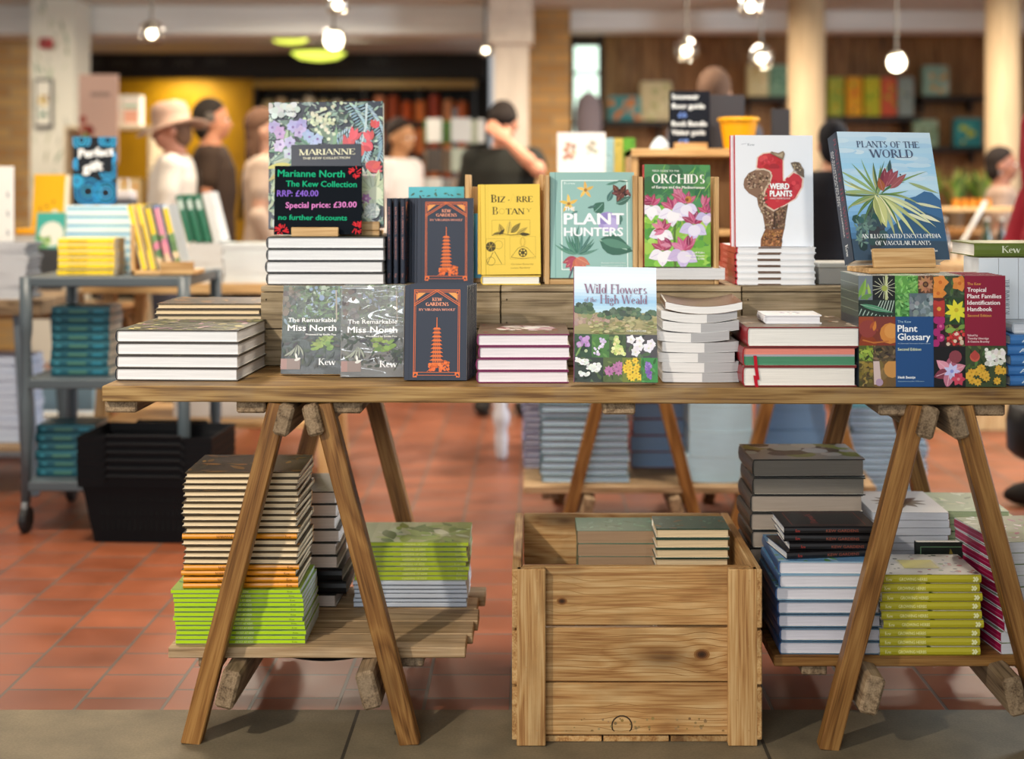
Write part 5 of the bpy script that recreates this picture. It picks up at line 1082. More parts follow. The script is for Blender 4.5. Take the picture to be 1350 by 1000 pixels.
stack([(S_GREEN2, 'spine')] * 8, Xp(542, 3.36), 3.36, zp, 'olive green paperback, {o} of the pile on the pale books', 'olive green paperbacks', jr=1.0, jx=.004)
zq = stack([(S_BLUEF if i in (0, 1, 2, 3) else S_BLUE, 'tail') for i in range(7)], Xp(1094, 3.06), 3.06, SH2 + .0003, 'blue hardback with white pages, {o} of the pile beside the crate', 'blue hardbacks beside the crate', jr=1.0, jx=.004)
for i, (dx, rz) in enumerate(((-.012, 8), (.006, 1), (-.002, -1.5), (-.006, 1))):
    book(S_BLACK, (Xp(1096, 3.1) + dx, 3.085 + .075, zq), (0, 0, math.radians(90 + rz)), 'small black book, %s of four on the blue hardbacks' % ordn(3 - i, 4), 'small black books'); zq += S_BLACK.t + .0005
stack([(S_YEL, 'spine')] * 9, Xp(1228, 3.05), 3.05, SH2 + .0003, 'yellow-spined book, {o} of the pile between blue and magenta piles', 'yellow-spined books', jr=.6, jx=.004)
stack([(S_MAG, 'tail')] * 10, Xp(1312, 3.06) + .11, 3.07, SH2 + .0003, 'magenta-spined book, {o} of the leaning pile at the trestle foot', 'magenta-spined books', jr=1.6, jx=.005, lean=-.0006, yaw=7)
stack([(S_GREYL, 'tail')] * 7 + [(S_GREY, 'tail')] * 2, Xp(1064, 3.32), 3.315, SH2 + .0003, 'heavy grey hardback, {o} of the tall pile behind the blue hardbacks', 'heavy grey hardbacks', jr=1, jx=.005)
zf = stack([(S_BROWN, 'tail')] * 5, Xp(1201, 3.33), 3.33, SH2 + .0003, 'brown-paged book, {o} of five under the white flower-covered books', 'brown-paged books', jr=1.0, jx=.006)
stack([(S_WFLO, 'head')] * 8, Xp(1201, 3.33), 3.33, zf, 'white flower-covered book, {o} of the pile behind the yellow-spined books', 'white flower-covered books', jr=1.0, jx=.006)
stack([(S_GRN3, 'tail')] * 15, Xp(1292, 3.36), 3.36, SH2 + .0003, 'thin green book, {o} of the pile behind the magenta-spined books', 'thin green books', jr=3, jx=.008)
stand(S_TREE, 1255, 3.24, SH2 + .0003, 3, 'dark tree-covered book standing behind the yellow-spined books', None)
# in the crate
stack([(S_CRL, 'tail')] * 12, Xp(813, 3.33), 3.335, .0155, 'thick green-topped paperback, {o} of the wide pile in the crate', 'thick paperbacks in the crate', jr=.7, jx=.002)
stack([(S_CRR, 'fore')] * 17, Xp(913, 3.25), 3.25, .0155, 'small green hardback, {o} of the narrow pile in the crate', 'small green hardbacks in the crate', jr=.8, jx=.0015)

# ------------------------------------------------------------------ trolley, baskets and tables behind
def post(m, x, y, z0, z1, w=.032, col='#6d7880'): m.box((x, y, (z0 + z1) / 2), (w, w, z1 - z0), col, ch=.004)
def trolley():
    Y0, Y1 = 4.87, 5.38; x0, x1 = Xp(28, 4.87), Xp(246, 4.87); zt = .888
    o = thing('book_trolley', 'grey metal trolley on castors carrying yellow and teal books', 'trolley', ((x0 + x1) / 2, (Y0 + Y1) / 2, 0)); cx, cy = o.location.x, o.location.y
    hx, hy = (x1 - x0) / 2, (Y1 - Y0) / 2; C = '#4c565c'
    for k, z in enumerate((zt, .534, .179)):
        m = MB(); m.box((0, 0, z - .018), (2 * hx, 2 * hy, .034), C, ch=.004); m.build('shelf', M_METAL, o)
    for sx in (-1, 1):
        for sy in (-1, 1):
            m = MB(); x, y = sx * (hx - .012), sy * (hy - .012); m.lathe([(.017, .105), (.019, .30), (.022, .33), (.022, .45), (.017, .48), (.017, .66), (.022, .70), (.022, zt)], (x, y, 0), C, 12); m.build('post', M_METAL, o, True)
            c = MB(); c.box((x, y, .088), (.02, .045, .036), '#8a8f92', ch=.004); f = c.build('castor', M_METAL, o)
            w = MB(); n0 = 0; w.lathe([(.012, -.013), (.042, -.013), (.046, -.006), (.046, .006), (.042, .013), (.012, .013)], (0, 0, 0), '#3a3d40', 16)
            w.v = [(x + v[2], y + v[0], .0465 + v[1]) for v in w.v]; w.build('wheel', M_RUBBER, f)
trolley()
S_YELS = Spec('yellow_spined_paperback', .13, .198, .0215, '#f4d020', '#f8d41c', hard=False, sart=spine_text('THE BOOK OF PLANTS', '#8a6a14', .18, .52), pages='#d8d4c8')
S_TEAL = Spec('teal_hardback', .16, .205, .0300, '#1f5a66', '#1d5664', pages='#d8cfc0', sart=lambda a: (a.rect(.0, .0, 1, .14, '#123c48'), a.rect(.3, .3, .62, .62, '#4a7a6a'), a.rect(.08, .35, .16, .6, '#3f8a9a'), a.rect(.72, .3, .9, .6, '#2f7f94'), a.rect(0, .8, 1, .88, '#3a8494')))
S_LBLU = Spec('light_blue_book', .2, .245, .0302, '#b4dcf0', '#c4e6f6', pages='#eef4f8', hard=False, sart=lambda a: (a.rect(0, .5, 1, .75, '#5f9fc4'), a.rect(0, .0, 1, .2, '#e4f0f6')))
S_BACKW = Spec('white_stack_book', .145, .2, .0200, '#dfe6ea', '#d6dee4', hard=False, pages='#e6e6e4')
S_GRNSP = Spec('green_spined_book', .16, .20, .030, '#2f7a5c', '#2f7458', pages='#e4e4dc', sart=lambda a: a.rect(.1, .2, .3, .8, '#cfe0d8'))
S_WSP = Spec('white_spined_book', .16, .21, .032, '#e6e8e6', '#e0e4e2', hard=False, art=art_flora(['#e6e8e6', '#c8d0c8', '#a8b8b4'], '#e8eae8', 16))
S_GW = Spec('grey_paged_book', .2, .16, .0165, '#7a828a', '#4c555c', hard=False, pages='#d8dade')
xt = Xp(113, 4.95)
stack([(S_YELS, 'spine')] * 6, Xp(113, 4.93) , 4.93, .8885, 'yellow paperback with printed spine, {o} of the pile on the trolley', 'yellow paperbacks on the trolley', jr=.5, jx=.003)
zlb = stack([(S_LBLU, 'spine')] * 8, Xp(131, 5.11), 5.115, .8885, 'light blue book, {o} of the pile behind the yellow paperbacks', 'light blue books on the trolley', jr=.6)
stack([(S_TEAL, 'spine')] * 8, Xp(106, 4.95), 4.95, .5345, 'teal hardback, {o} of the pile on the middle trolley shelf', 'teal hardbacks on the middle shelf', jr=1.5, jx=.006)
stack([(S_TEAL, 'spine')] * 6, Xp(86, 4.95), 4.95, .1795, 'teal hardback, {o} of the pile on the bottom trolley shelf', 'teal hardbacks on the bottom shelf', jr=1.5, jx=.006)
# black sign with blue swirls on the light blue pile
o = thing('gift_sign', 'black sign with white script and blue swirls on the light blue pile', 'sign', (Xp(124, 5.18), 5.19, zlb + .0003), math.radians(3)); sw, sh_ = 57 * 5.18 / F, 90 * 5.18 / F
m = MB(); m.box((0, 0, sh_ / 2), (sw, .008, sh_), '#26292f', ch=.001); a = Art(m, (-sw / 2, -.004, 0), (sw, 0, 0), (0, 0, sh_), (0, -1, 0), base=3e-4)
B1 = '#3f9fd4'
for cx, cy, r0 in ((.2, .95, .2), (.8, .95, .2), (.15, .6, .14), (.82, .5, .2), (.35, .2, .3), (.75, .18, .28), (.1, .35, .14), (.9, .7, .12)):
    for k in range(3): a.ring(cx, cy, r0 * (1 - k * .3), .035, jit(B1, 14), 14)
a.rect(.12, .48, .9, .86, '#26292f'); a.text('Perfect', .14, .93, .69, .13, '#eef3f8', .045, skew=.05, rise=.04); a.text('gift', .24, .68, .48, .14, '#eef3f8', .045, skew=.05, rise=.04)
m.build('board', M_CHALKP, o); m = MB(); m.box((0, .035, .03), (.04, .06, .06), '#2a2c30', ch=.002); m.build('support', M_PAINT, o)
o = thing('book_holder', 'wooden holder with leaning yellow books on the trolley', 'book holder', (Xp(216, 4.98), 5.0, .8885))
for dx, w_, h_ in ((-.108, .016, .175),):
    m = MB(); m.box((dx, .04, h_ / 2), (w_, .14, h_), ch=.002); m.build('side_panel', M_LIGHTWOOD, o)
m = MB(); m.box((.0, .04, .008), (.23, .14, .015), ch=.001); m.build('base', M_LIGHTWOOD, o)
m = MB(); m.box((.05, -.034, .025), (.12, .010, .045), ch=.001); m.build('front_lip', M_LIGHTWOOD, o)
for k, (c, c2) in enumerate((('#f4d020', None), ('#f4d020', None), ('#4a5a58', '#e8c418'), ('#5a78a8', '#d88aa0'), ('#c9d8e0', '#e2c02a'))):
    sp = Spec('leaning_book', .13, .235, .022, c, c, hard=False, sart=(lambda a: a.rect(.3, .2, .7, .5, '#7a6414')) if k < 2 else (lambda a, c2=c2: (a.rect(.05, .1, .5, .9, c2), a.blobs(.5, .1, .9, .9, ['#d88aa0', '#e0c0a0', '#6a8a5a'], 14, .05, .1))))
    spine_up(sp, Xp(180, 4.97) + k * .031, 4.975, .904, ('first yellow book leaning in the wooden holder', 'second yellow book leaning in the wooden holder', 'dark book with yellow panel leaning in the wooden holder', 'blue and pink book leaning in the wooden holder', 'pale book with yellow panel leaning in the wooden holder')[k], 'books leaning in the holder', tilt=-13)
# nested shopping baskets
def basket(z, i, n):
    o = thing('shopping_basket', 'black plastic shopping basket, %s of the nested stack' % ordn(n - 1 - i, n), 'basket', (Xp(193, 4.7), 4.7 + .15, z), math.radians(-3), 'nested black shopping baskets')
    m = MB(); W2, D2, H = .226, .148, .225; C = '#0f1013'
    def ring(s, z_, ins=0): return [(sx * (W2 * s - ins), sy * (D2 * s - ins), z_) for sx, sy in ((-1, -1), (1, -1), (1, 1), (-1, 1))]
    out = [ring(.80, 0), ring(.84, .05), ring(.93, .17), ring(.95, .19), ring(1.0, .19), ring(1.02, H)]
    inn = [ring(1.0, H), ring(.97, .196), ring(.92, .19), ring(.78, .006)]
    m.rings(out + inn, C)
    for r in range(3):
        for k in range(17): x = -.15 + k * .3 / 16; m.box((x, -D2 * (.845 + r * .028) - .001, .055 + r * .05), (.008, .003, .026), '#0c0d0e', ch=0, rot=Matrix.Rotation(-.09, 3, 'X'))
    m.build('basket_body', M_BLKPLA, o)

    for sy in (-1, 1):
        m = MB(); m.tube([(-W2 * .6, sy * D2 * 1.03, H - .012), (-W2 * .55, sy * D2 * 1.06, H + .004), (W2 * .55, sy * D2 * 1.06, H + .004), (W2 * .6, sy * D2 * 1.03, H - .012)], .005, '#131417', 6); m.build('handle', M_BLKPLA, o)
for i in range(6): basket(.002 + i * .027, i, 6)

def plank_table(label, x0, x1, y0, y1, z, mat, t=.04, legs=None, shelf=None, name='display_table'):
    o = thing(name, label, 'table', ((x0 + x1) / 2, (y0 + y1) / 2, 0)); hx, hy = (x1 - x0) / 2, (y1 - y0) / 2; n = max(2, int((y1 - y0) / .16))
    for i in range(n):
        m = MB(); d = 2 * hy / n; m.box((0, -hy + d * (i + .5), z - t / 2), (2 * hx, d - .003, t), ch=.003); m.build('plank', mat, o)
    for sx in (-1, 1):
        for sy in (-1, 1):
            m = MB(); m.bar((sx * (hx - .05), sy * (hy - .04), 0), (sx * (hx - .10), sy * (hy - .06), z - t), .05, .045)
            for i, v in enumerate(m.v): m.v[i] = (v[0], v[1], max(0, min(v[2], z - t)))
            m.build('leg', legs or mat, o)
    if shelf:
        m = MB(); m.box((0, 0, shelf - .012), (2 * hx - .14, 2 * hy - .02, .024), ch=.002); m.build('shelf', mat, o)
    return o
# table with trestles behind the crate
trestle('pine trestle leg frame straddled by white-blue hardbacks behind the crate', .33, 4.72, 5.35, group='trestles of the rear table')
trestle('pine trestle leg frame behind the tall grey hardback pile', .90, 4.72, 5.35, group='trestles of the rear table')
o = thing('rear_table_top', 'plank table top on trestles behind the front table', 'table', (.68, 5.03, .735))
for i in range(4):
    m = MB(); m.box((0, -.33 + .165 * (i + .5), .0175), (1.5, .162, .034), ch=.002); m.build('plank', M_TABLE, o)
slatted_shelf('greyed slatted shelf under the rear table with white-blue books', Xp(690, 4.72), 1.15, 4.70, .197, 6, .105, [0, .01, .02])
ZB = .1975
S_WB = Spec('pale_hardback', .30, .22, .0236, '#3f6a74', '#3a5f6c', pages='#bfe0ff', edge='#3a606c')
S_LIL = Spec('lilac_hardback', .22, .2, .0205, '#7f86b4', '#8f96c0', pages='#d8daf4', edge='#6a72a4')
S_RW = Spec('crimson_hardback', .2, .2, .058, '#8f2440', '#9a2644', pages='#a8ccf8', edge='#8a2040')
S_PK = Spec('white_packet_book', .215, .2, .085, '#c8e0ea', '#d4ecf6', hard=False, pages='#c4e8ff', bend=.006)
S_SK2 = Spec('blue_packet_book', .22, .2, .07, '#6a9ac8', '#6a98c6', hard=False, pages='#94c0f0')
stack([(S_WB, 'tail')] * 17, Xp(771, 4.78), 4.765, ZB, 'pale-edged hardback, {o} of the tall pile on the rear shelf', 'pale-edged hardbacks on the rear shelf', jr=.6, jx=.006)
stack([(S_LIL, 'tail')] * 18, Xp(731, 5.04) , 5.01, ZB, 'lilac hardback, {o} of the pile behind the pale-edged hardbacks', 'lilac hardbacks', jr=1, jx=.006)
stack([(S_RW, 'tail')] * 5, Xp(869, 5.04), 5.01, ZB, 'crimson-covered hardback, {o} of the pile on the rear shelf', 'crimson hardbacks on the rear shelf', jr=1.5, jx=.006)
stack([(S_PK, 'tail')] * 4, Xp(948, 4.78), 4.76, ZB, 'thick white paperback, {o} of the bulging pile on the rear shelf', 'thick white paperbacks on the rear shelf', jr=1, jx=.006)
stack([(S_SK2, 'tail')] * 5, Xp(1050, 4.95), 4.98, ZB, 'thick blue book, {o} of the pile at the rear shelf end', 'thick blue books on the rear shelf', jr=1, jx=.006)
# pale pile on the floor to the side of the rear trestle
stack([(S_WB, 'tail')] * 14, Xp(1172, 5.5), 5.5, .0005, 'pale hardback, {o} of the floor pile behind the flower-covered books', 'pale hardbacks piled on the floor', jr=1.5, jx=.01)
# open-fronted wooden cabinet with chalk sign, dark card and yellow bucket
def cabinet():
    Y = 4.86; x0, x1 = Xp(832, Y), Xp(1010, Y); z0, z1 = .7705, Zp(196, Y); hx = (x1 - x0) / 2
    o = thing('open_cabinet', 'open-fronted wooden cabinet carrying the chalkboard and yellow bucket', 'cabinet', ((x0 + x1) / 2, Y + .17, z0)); h = z1 - z0
    for nm, c, d in (('side_panel', (-hx + .012, 0, h / 2), (.024, .34, h)), ('side_panel', (hx - .012, 0, h / 2), (.024, .34, h)), ('top_panel', (0, 0, h - .013), (2 * hx, .36, .026)), ('back_panel', (0, .164, h / 2), (2 * hx - .05, .012, h - .05)), ('shelf', (0, 0, h * .48), (2 * hx - .05, .32, .02)), ('base_panel', (0, 0, .012), (2 * hx - .05, .32, .022))):
        m = MB(); m.box(c, d, ch=.002); m.build(nm, M_LIGHTWOOD if nm != 'back_panel' else M_WALLWOOD, o)
    return z1
zc = cabinet()
Y = 4.95
o = thing('chalkboard', 'small chalkboard with white and blue handwriting on the cabinet', 'sign', (Xp(909, Y), Y, zc + .0003), math.radians(3)); sw, sh_ = 54 * Y / F, 77 * Y / F
m = MB(); m.box((0, 0, sh_ / 2), (sw, .012, sh_), '#1c1f27', ch=.001); a = Art(m, (-sw / 2, -.006, 0), (sw, 0, 0), (0, 0, sh_), (0, -1, 0), base=3e-4)
for t, v, c, u1 in (('Souvenir', .86, '#dfe6ea', .72), ('floor guide', .70, '#dfe6ea', .86), ('£6', .55, '#6a8ad0', .42), ('Book Bundle', .40, '#dfe6ea', .92), ('Visitor guide', .25, '#dfe6ea', .88), ('£8', .09, '#6a8ad0', .46)): a.text(t, .06 if u1 > .5 else .22, u1, v, .085, c, .03, skew=.02)
m.build('board', M_CHALKP, o); m = MB(); m.box((.0, -.01, .012), (sw * .8, .05, .022), '#b98d57', ch=.001); m.build('foot', M_LIGHTWOOD, o)
o = thing('dark_card', 'blank dark grey card standing behind the chalkboard', 'card', (Xp(955, 5.06), 5.06, zc + .0003)); m = MB(); m.box((0, 0, .1), (52 * 5.06 / F, .012, 73 * 5.06 / F), '#35343a', ch=.002); 
for i, v in enumerate(m.v): m.v[i] = (v[0], v[1], v[2])
dz = min(v[2] for v in m.v); m.v = [(v[0], v[1], v[2] - dz) for v in m.v]; m.build('panel', M_PAINT, o); m = MB(); m.box((0, .03, .02), (.05, .06, .04), '#2c2b30', ch=.002); m.build('stand', M_PAINT, o)
o = thing('dark_card', 'tall narrow dark panel standing beside the open cabinet', 'card', (Xp(1029, 5.06) , 5.06, .7705)); m = MB(); m.box((0, 0, .355), (24 * 5.06 / F, .03, .71), '#2f2e33', ch=.002); m.build('panel', M_PAINT, o)
o = thing('bucket', 'yellow tapered bucket on the wooden cabinet', 'bucket', (Xp(974, 4.92), 4.93, zc + .0003)); m = MB(); rs = [(.050, 0), (.068, .105), (.071, .107), (.069, .11), (.064, .108), (.047, .004)]
m.lathe(rs, (0, 0, 0), '#eda400', 28); m.build('bucket_body', M_PLASTIC, o, False)
m = MB(); m.lathe([(.0715, .098), (.0735, .100), (.0735, .106), (.0715, .108)], (0, 0, 0), '#f0ae10', 28, cap=False); m.build('rim', M_PLASTIC, o)
o = thing('paper_bag', 'crumpled white paper beside the chalkboard foot', 'paper', (Xp(872, 5.0), 5.06, zc)); m = MB(); m.lathe([(.04, 0), (.034, .02), (.018, .04), (.006, .05)], (0, 0, 0), '#d8e4ec', 9); m.build('sheet', M_MATTE, o)
# framed cards on a riser in front of the brick pier
o = thing('card_riser', 'wooden riser with white cards on the rear table', 'stand', (Xp(775, 5.15), 5.2, .7705)); m = MB(); m.box((0, 0, .22), (.36, .2, .43), ch=.003); m.build('body', M_LIGHTWOOD, o); m = MB(); m.box((0, 0, .4435), (.38, .22, .015), ch=.002); m.build('top_panel', M_LIGHTWOOD, o)
zr_ = .7705 + .4515
o = thing('greeting_card_board', 'white board with two small botanical pictures on the riser', 'picture', (Xp(767, 5.15), 5.2, zr_)); m = MB(); m.box((0, 0, .09), (64 * 5.15 / F, .012, .18), '#e6e8ea', ch=.001); a = Art(m, (-.089, -.006, 0), (.178, 0, 0), (0, 0, .18), (0, -1, 0), base=3e-4)
a.blobs(.14, .45, .34, .8, ['#b98a74', '#8a9aa8', '#c8a890'], 16, .03, .06); a.blobs(.62, .45, .8, .8, ['#b9b4b0', '#9aa08a', '#c8c4bc'], 12, .03, .06); m.build('board', M_MATTE, o); m = MB(); m.box((0, .03, .03), (.06, .05, .06), '#b0b4b8'); m.build('support', M_MATTE, o)
for k, (px, c) in enumerate(((806, '#9ac4d0'), (818, '#c8b45a'), (830, '#5a9a34'))):
    o = thing('greeting_card', ('pale blue card beside the white picture board', 'ochre card between the blue and green ones', 'bright green card at the end of the riser')[k], 'card', (Xp(px, 5.2), 5.24 - k * .01, zr_ if k < 2 else zr_), math.radians(8)); m = MB(); m.box((0, 0, .08), (.045, .006, .16), c, ch=.001); a = Art(m, (-.022, -.003, 0), (.044, 0, 0), (0, 0, .16), (0, -1, 0), base=3e-4); a.leaves(0, 0, 1, 1, [mixc(c, '#ffffff', .3), mixc(c, '#203010', .3)], 12, .2, .4); m.build('card', M_MATTE, o)
o = thing('striped_band_box', 'long black and yellow striped box behind the teal book', 'box', (Xp(785, 5.1), 5.085, .7705 + .4515 - .03)); m = MB()
for k in range(7): m.box((-.09 + k * .03, 0, .03), (.03, .03, .04), '#2a2c30' if k % 2 else '#c8a42a')
m.build('body', M_MATTE, o); o.location.z = .7705; m = MB(); m.box((0, 0, .006), (.2, .04, .012), '#2a2c30'); m.build('base', M_MATTE, o)
# white turned-leg table with teal box
o = thing('white_turned_table', 'white table with turned legs beyond the red tile aisle', 'table', (Xp(661, 6.2) + .1, 6.4, 0))
for sx in (-1, 1):
    for sy in (-1, 1):
        m = MB(); m.lathe([(.018, 0), (.026, .02), (.03, .10), (.024, .14), (.036, .16), (.038, .20), (.024, .23), (.022, .36), (.034, .40), (.034, .62)], (-.1 - .005 * (sy + 1) if sx < 0 else .5, sy * .2, 0), '#c4c4ca', 14); m.build('leg', M_PAINT, o, True)
m = MB(); m.box((.2, 0, .64), (.74, .5, .04), '#e0e0e2', ch=.004); m.build('top', M_PAINT, o)
m = MB(); m.box((.2, 0, .27), (.62, .42, .03), '#e4dccc', ch=.003); m.build('shelf', M_PAINT, o)
o = thing('teal_box', 'teal box on the lower shelf of the white table', 'box', (Xp(690, 6.2) + .12, 6.34, .2855)); m = MB(); m.box((0, 0, .08), (.26, .22, .16), '#4aa89a', ch=.004); m.build('body', M_MATTE, o); m = MB(); m.box((0, 0, .168), (.264, .224, .016), '#5ab8aa', ch=.002); m.build('lid', M_MATTE, o)
# side tables
plank_table('wooden table behind the trolley with white book piles', -1.84, -.80, 5.72, 6.3, .806, M_LIGHTWOOD, .04, shelf=.24)
S2 = Spec('white_spread_book', .2, .16, .02, '#cfe0dc', '#dfe6ea', hard=False, pages='#e2e6e8')
zw1 = stack([(S_BACKW, 'tail')] * 8, Xp(272, 5.8), 5.78, .8065, 'white paperback, {o} of the pile beside the leaning green books', 'white paperbacks behind the trolley', jr=1, jx=.003)
zw2 = stack([(S2, 'tail')] * 8, Xp(334, 5.8) - .02, 5.78, .8065, 'white paperback, {o} of the pile near the floral price display', 'white paperbacks near the price display', jr=1, jx=.003)
for k in range(4): spine_up(S_GRNSP if k < 3 else S_WSP, Xp(244, 5.8) + k * .037, 5.79, zw1, ('first', 'second', 'third', 'white')[k] + ' book leaning in the row of green spines', 'leaning green-spined books', tilt=-14)
m = MB(); o = thing('storage_carton', 'white carton on the lower shelf behind the baskets', 'carton', (-1.2, 6.0, .2405)); m.box((0, 0, .1), (.6, .3, .2), '#e2dfdc', ch=.004); m.build('body', M_MATTE, o); m = MB(); m.box((0, 0, .203), (.6, .06, .003), '#c8b898'); m.build('tape', M_MATTE, o)
plank_table('wooden table with grey-covered book pile at the shop edge', -2.6, Xp(58, 5.45), 5.42, 5.95, .765, M_GREYWOOD, .06, legs=simple('grey_leg_paint', '#5f6b74', .45), shelf=.20)
stack([(S_GW, 'head')] * 13, Xp(0, 5.45), 5.45, .7655, 'grey-covered book with pale pages, {o} of the pile on the edge table', 'grey-covered books', jr=3, jx=.01)
stack([(Spec('pale_lower_book', .2, .2, .03, '#9aa8c4', '#a8b4cc', hard=False, pages='#cdd8ea'), 'tail')] * 11, Xp(0, 5.5), 5.5, .2005, 'pale blue-grey book, {o} of the pile under the edge table', 'pale blue-grey books', jr=1.5, jx=.005)
o = thing('white_board', 'tall white printed board at the edge of the shop', 'board', (Xp(-5, 5.7), 5.75, .7655)); m = MB(); m.box((0, 0, .26), (.10, .02, .52), '#ecebe6', ch=.001); a = Art(m, (-.05, -.01, 0), (.1, 0, 0), (0, 0, .52), (0, -1, 0), base=3e-4); [a.leaf(.85, .3 + .15 * k, .3, .1, 100, '#9aa0a8') for k in range(4)]; m.build('panel', M_MATTE, o); m = MB(); m.box((0, .03, .01), (.1, .08, .02), '#d8d4cc'); m.build('foot', M_MATTE, o)
plank_table('dark table behind the trolley with yellow and teal display books', -2.7, -1.78, 6.02, 6.5, .67, M_WALLWOOD, .035)
z3 = stack([(Spec('lilac_white_book', .13, .2, .02, '#c8c8d8', '#d0d0e0', hard=False, pages='#dcdcec'), 'tail')] * 9, Xp(44, 6.1), 6.06, .6705, 'lilac-white paperback, {o} of the pile behind the trolley corner', 'lilac-white paperbacks', jr=1, jx=.004)
z3 = stack([(Spec('beige_board_book', .16, .2, .035, '#b9b4ac', '#b0aaa2', pages='#cfc8bf'), 'tail')] * 4, Xp(40, 6.1), 6.06, z3, 'beige hardback, {o} of four under the orange book', 'beige hardbacks', jr=1, jx=.004)
z3 = stack([(Spec('orange_flat_book', .17, .2, .026, '#f0a818', '#f0a818', pages='#e8dcc0'), 'spine')], Xp(56, 6.1), 6.06, z3, 'orange book lying flat under the upright yellow book')
stand(Spec('yellow_display_book', .150, .232, .04, '#ffcc2a', '#f4be2a', pages='#f0e6cc', art=lambda a: (a.rect(0, 0, 1, 1, '#f2b71e'), a.ell(.72, .26, .12, '#f0e8d8'), [a.flower(x, y, .06, 6, '#9a7424', '#6a4e14') for x, y in ((.25, .35), (.45, .40), (.66, .48))])), 62, 6.10, z3, 6, 'upright yellow book with a pale disc on its cover', yaw=-12)
stand(Spec('teal_picture_book', .13, .155, .015, '#4ab0a4', '#3a9a90', art=lambda a: (a.rect(0, 0, 1, 1, '#46aca0'), a.ell(.55, .4, .42, '#e6e8dc'), a.blobs(.1, 0, .5, .3, ['#8ab85a', '#6a9a4a'], 10, .05, .1))), 65, 6.04, .936, 8, 'teal picture book with a white round shape on its cover', yaw=-6)
o = thing('picture_book_stand', 'small dark block under the teal picture book', 'stand', (Xp(65, 6.06), 6.06, .6705)); m = MB(); m.box((0, 0, .132), (.1, .06, .264), '#3a3c40', ch=.002); m.build('block', M_PAINT, o)
for k, (px, w_, h_, c, yy) in enumerate(((90, .34, .3, '#a9cfe0', 6.8), (60, .5, .16, '#c9d0d6', 6.4))):
    o = thing('storage_carton', ('pale blue carton on the floor behind the trolley', 'low grey carton on the floor below the dark table', 'brown carton on the floor beyond the trolley')[k], 'carton', (Xp(px, yy), yy, .0005)); m = MB(); m.box((0, 0, h_ / 2), (w_, .3, h_), c, ch=.004); m.build('body', M_MATTE, o); m = MB(); m.box((0, 0, h_ + .0015), (w_, .05, .002), mixc(c, '#c8a868', .6)); m.build('tape', M_MATTE, o)

# ------------------------------------------------------------------ shell: ceiling, beams, walls, columns
plane('ceiling', -7, -1.2, 7, YB + .3, CEILZ, M_CEIL, False)
def block(name, x0, x1, y0, y1, z0, z1, mat, col='#ffffff', ch=.004, grain=None):
    m = MB(); m.box(((x0 + x1) / 2, (y0 + y1) / 2, (z0 + z1) / 2), (x1 - x0, y1 - y0, z1 - z0), col, ch=ch, grain=grain); return struct(m.build(name, mat))
def brick_mat(name, c1, c2, mo):
    m, nt, b = new_mat(name); lk = nt.links.new; tc = nd(nt, 'ShaderNodeTexCoord'); sp_ = nd(nt, 'ShaderNodeSeparateXYZ'); lk(tc.outputs['Object'], sp_.inputs[0]); ad = nd(nt, 'ShaderNodeMath', operation='ADD'); lk(sp_.outputs[0], ad.inputs[0]); lk(sp_.outputs[1], ad.inputs[1])
    cb = nd(nt, 'ShaderNodeCombineXYZ'); lk(ad.outputs[0], cb.inputs[0]); lk(sp_.outputs[2], cb.inputs[1])
    br = nd(nt, 'ShaderNodeTexBrick'); br.inputs['Scale'].default_value = 1; br.inputs['Brick Width'].default_value = .225; br.inputs['Row Height'].default_value = .075; br.inputs['Mortar Size'].default_value = .006
    br.inputs['Color1'].default_value = L(c1); br.inputs['Color2'].default_value = L(c2); br.inputs['Mortar'].default_value = L(mo); lk(cb.outputs[0], br.inputs['Vector']); lk(br.outputs['Color'], b.inputs['Base Color']); b.inputs['Roughness'].default_value = .85
    return m
M_BRICK = brick_mat('yellow_stock_brick', '#d0a868', '#b98c52', '#a89878')
block('beam_front', -7, Xp(640, 10), 10.0, 10.35, Zp(45, 10), CEILZ, M_BEAM)
block('beam_rear', Xp(640, 10), 7, 10.3, 10.6, Zp(40, 10.3), CEILZ, M_BEAM)
block('soffit', -7, Xp(640, 12), 11.6, 12.55, Zp(62, 12), CEILZ, M_CEIL)
block('wall_back', -7, Xp(645, 12.9), 12.9, 13.1, 0, CEILZ, M_BLACKW)
block('wall_right', Xp(690, 11.2), 7, 11.2, 11.4, 0, CEILZ, M_WALLWOOD, grain=2)
for k in range(22):
    x = Xp(758, 11.2) + k * .17
    block('trim_%d' % (k + 1), x, x + .012, 11.188, 11.2, 0, CEILZ, M_WALLWOOD)
block('wall_left', -6.9, Xp(40, 10.4), 10.4, 10.6, 0, CEILZ, M_BRICK)
block('pillar_papered', Xp(40, 9.6), Xp(98, 9.6), 9.6, 9.95, 0, CEILZ, print_mat('floral_paper', .7), '#d6d4c4')
for ob in [o for o in COL.objects if o.name == 'pillar_papered']:
    m = MB(); w_, h_ = Xp(98, 9.6) - Xp(40, 9.6), 1.5; a = Art(m, (Xp(40, 9.6), 9.6, 1.0), (w_, 0, 0), (0, 0, h_), (0, -1, 0), base=1e-3); a.rect(0, 0, 1, 1, '#d6d4c4'); a.leaves(.1, 0, .9, 1, ['#a9b09a', '#bfc4b0', '#9aa48a'], 60, .15, .4, 60, 120, .2); p_ = m.build('trim_wallpaper', M_MATTE); struct(p_)
block('column_white', Xp(651, 9.5), Xp(697, 9.5), 9.5, 9.74, 0, Zp(58, 9.5), M_WHITECOL); block('column_white_capital', Xp(644, 9.45), Xp(703, 9.45), 9.45, 9.79, Zp(58, 9.5), CEILZ, M_WHITECOL)
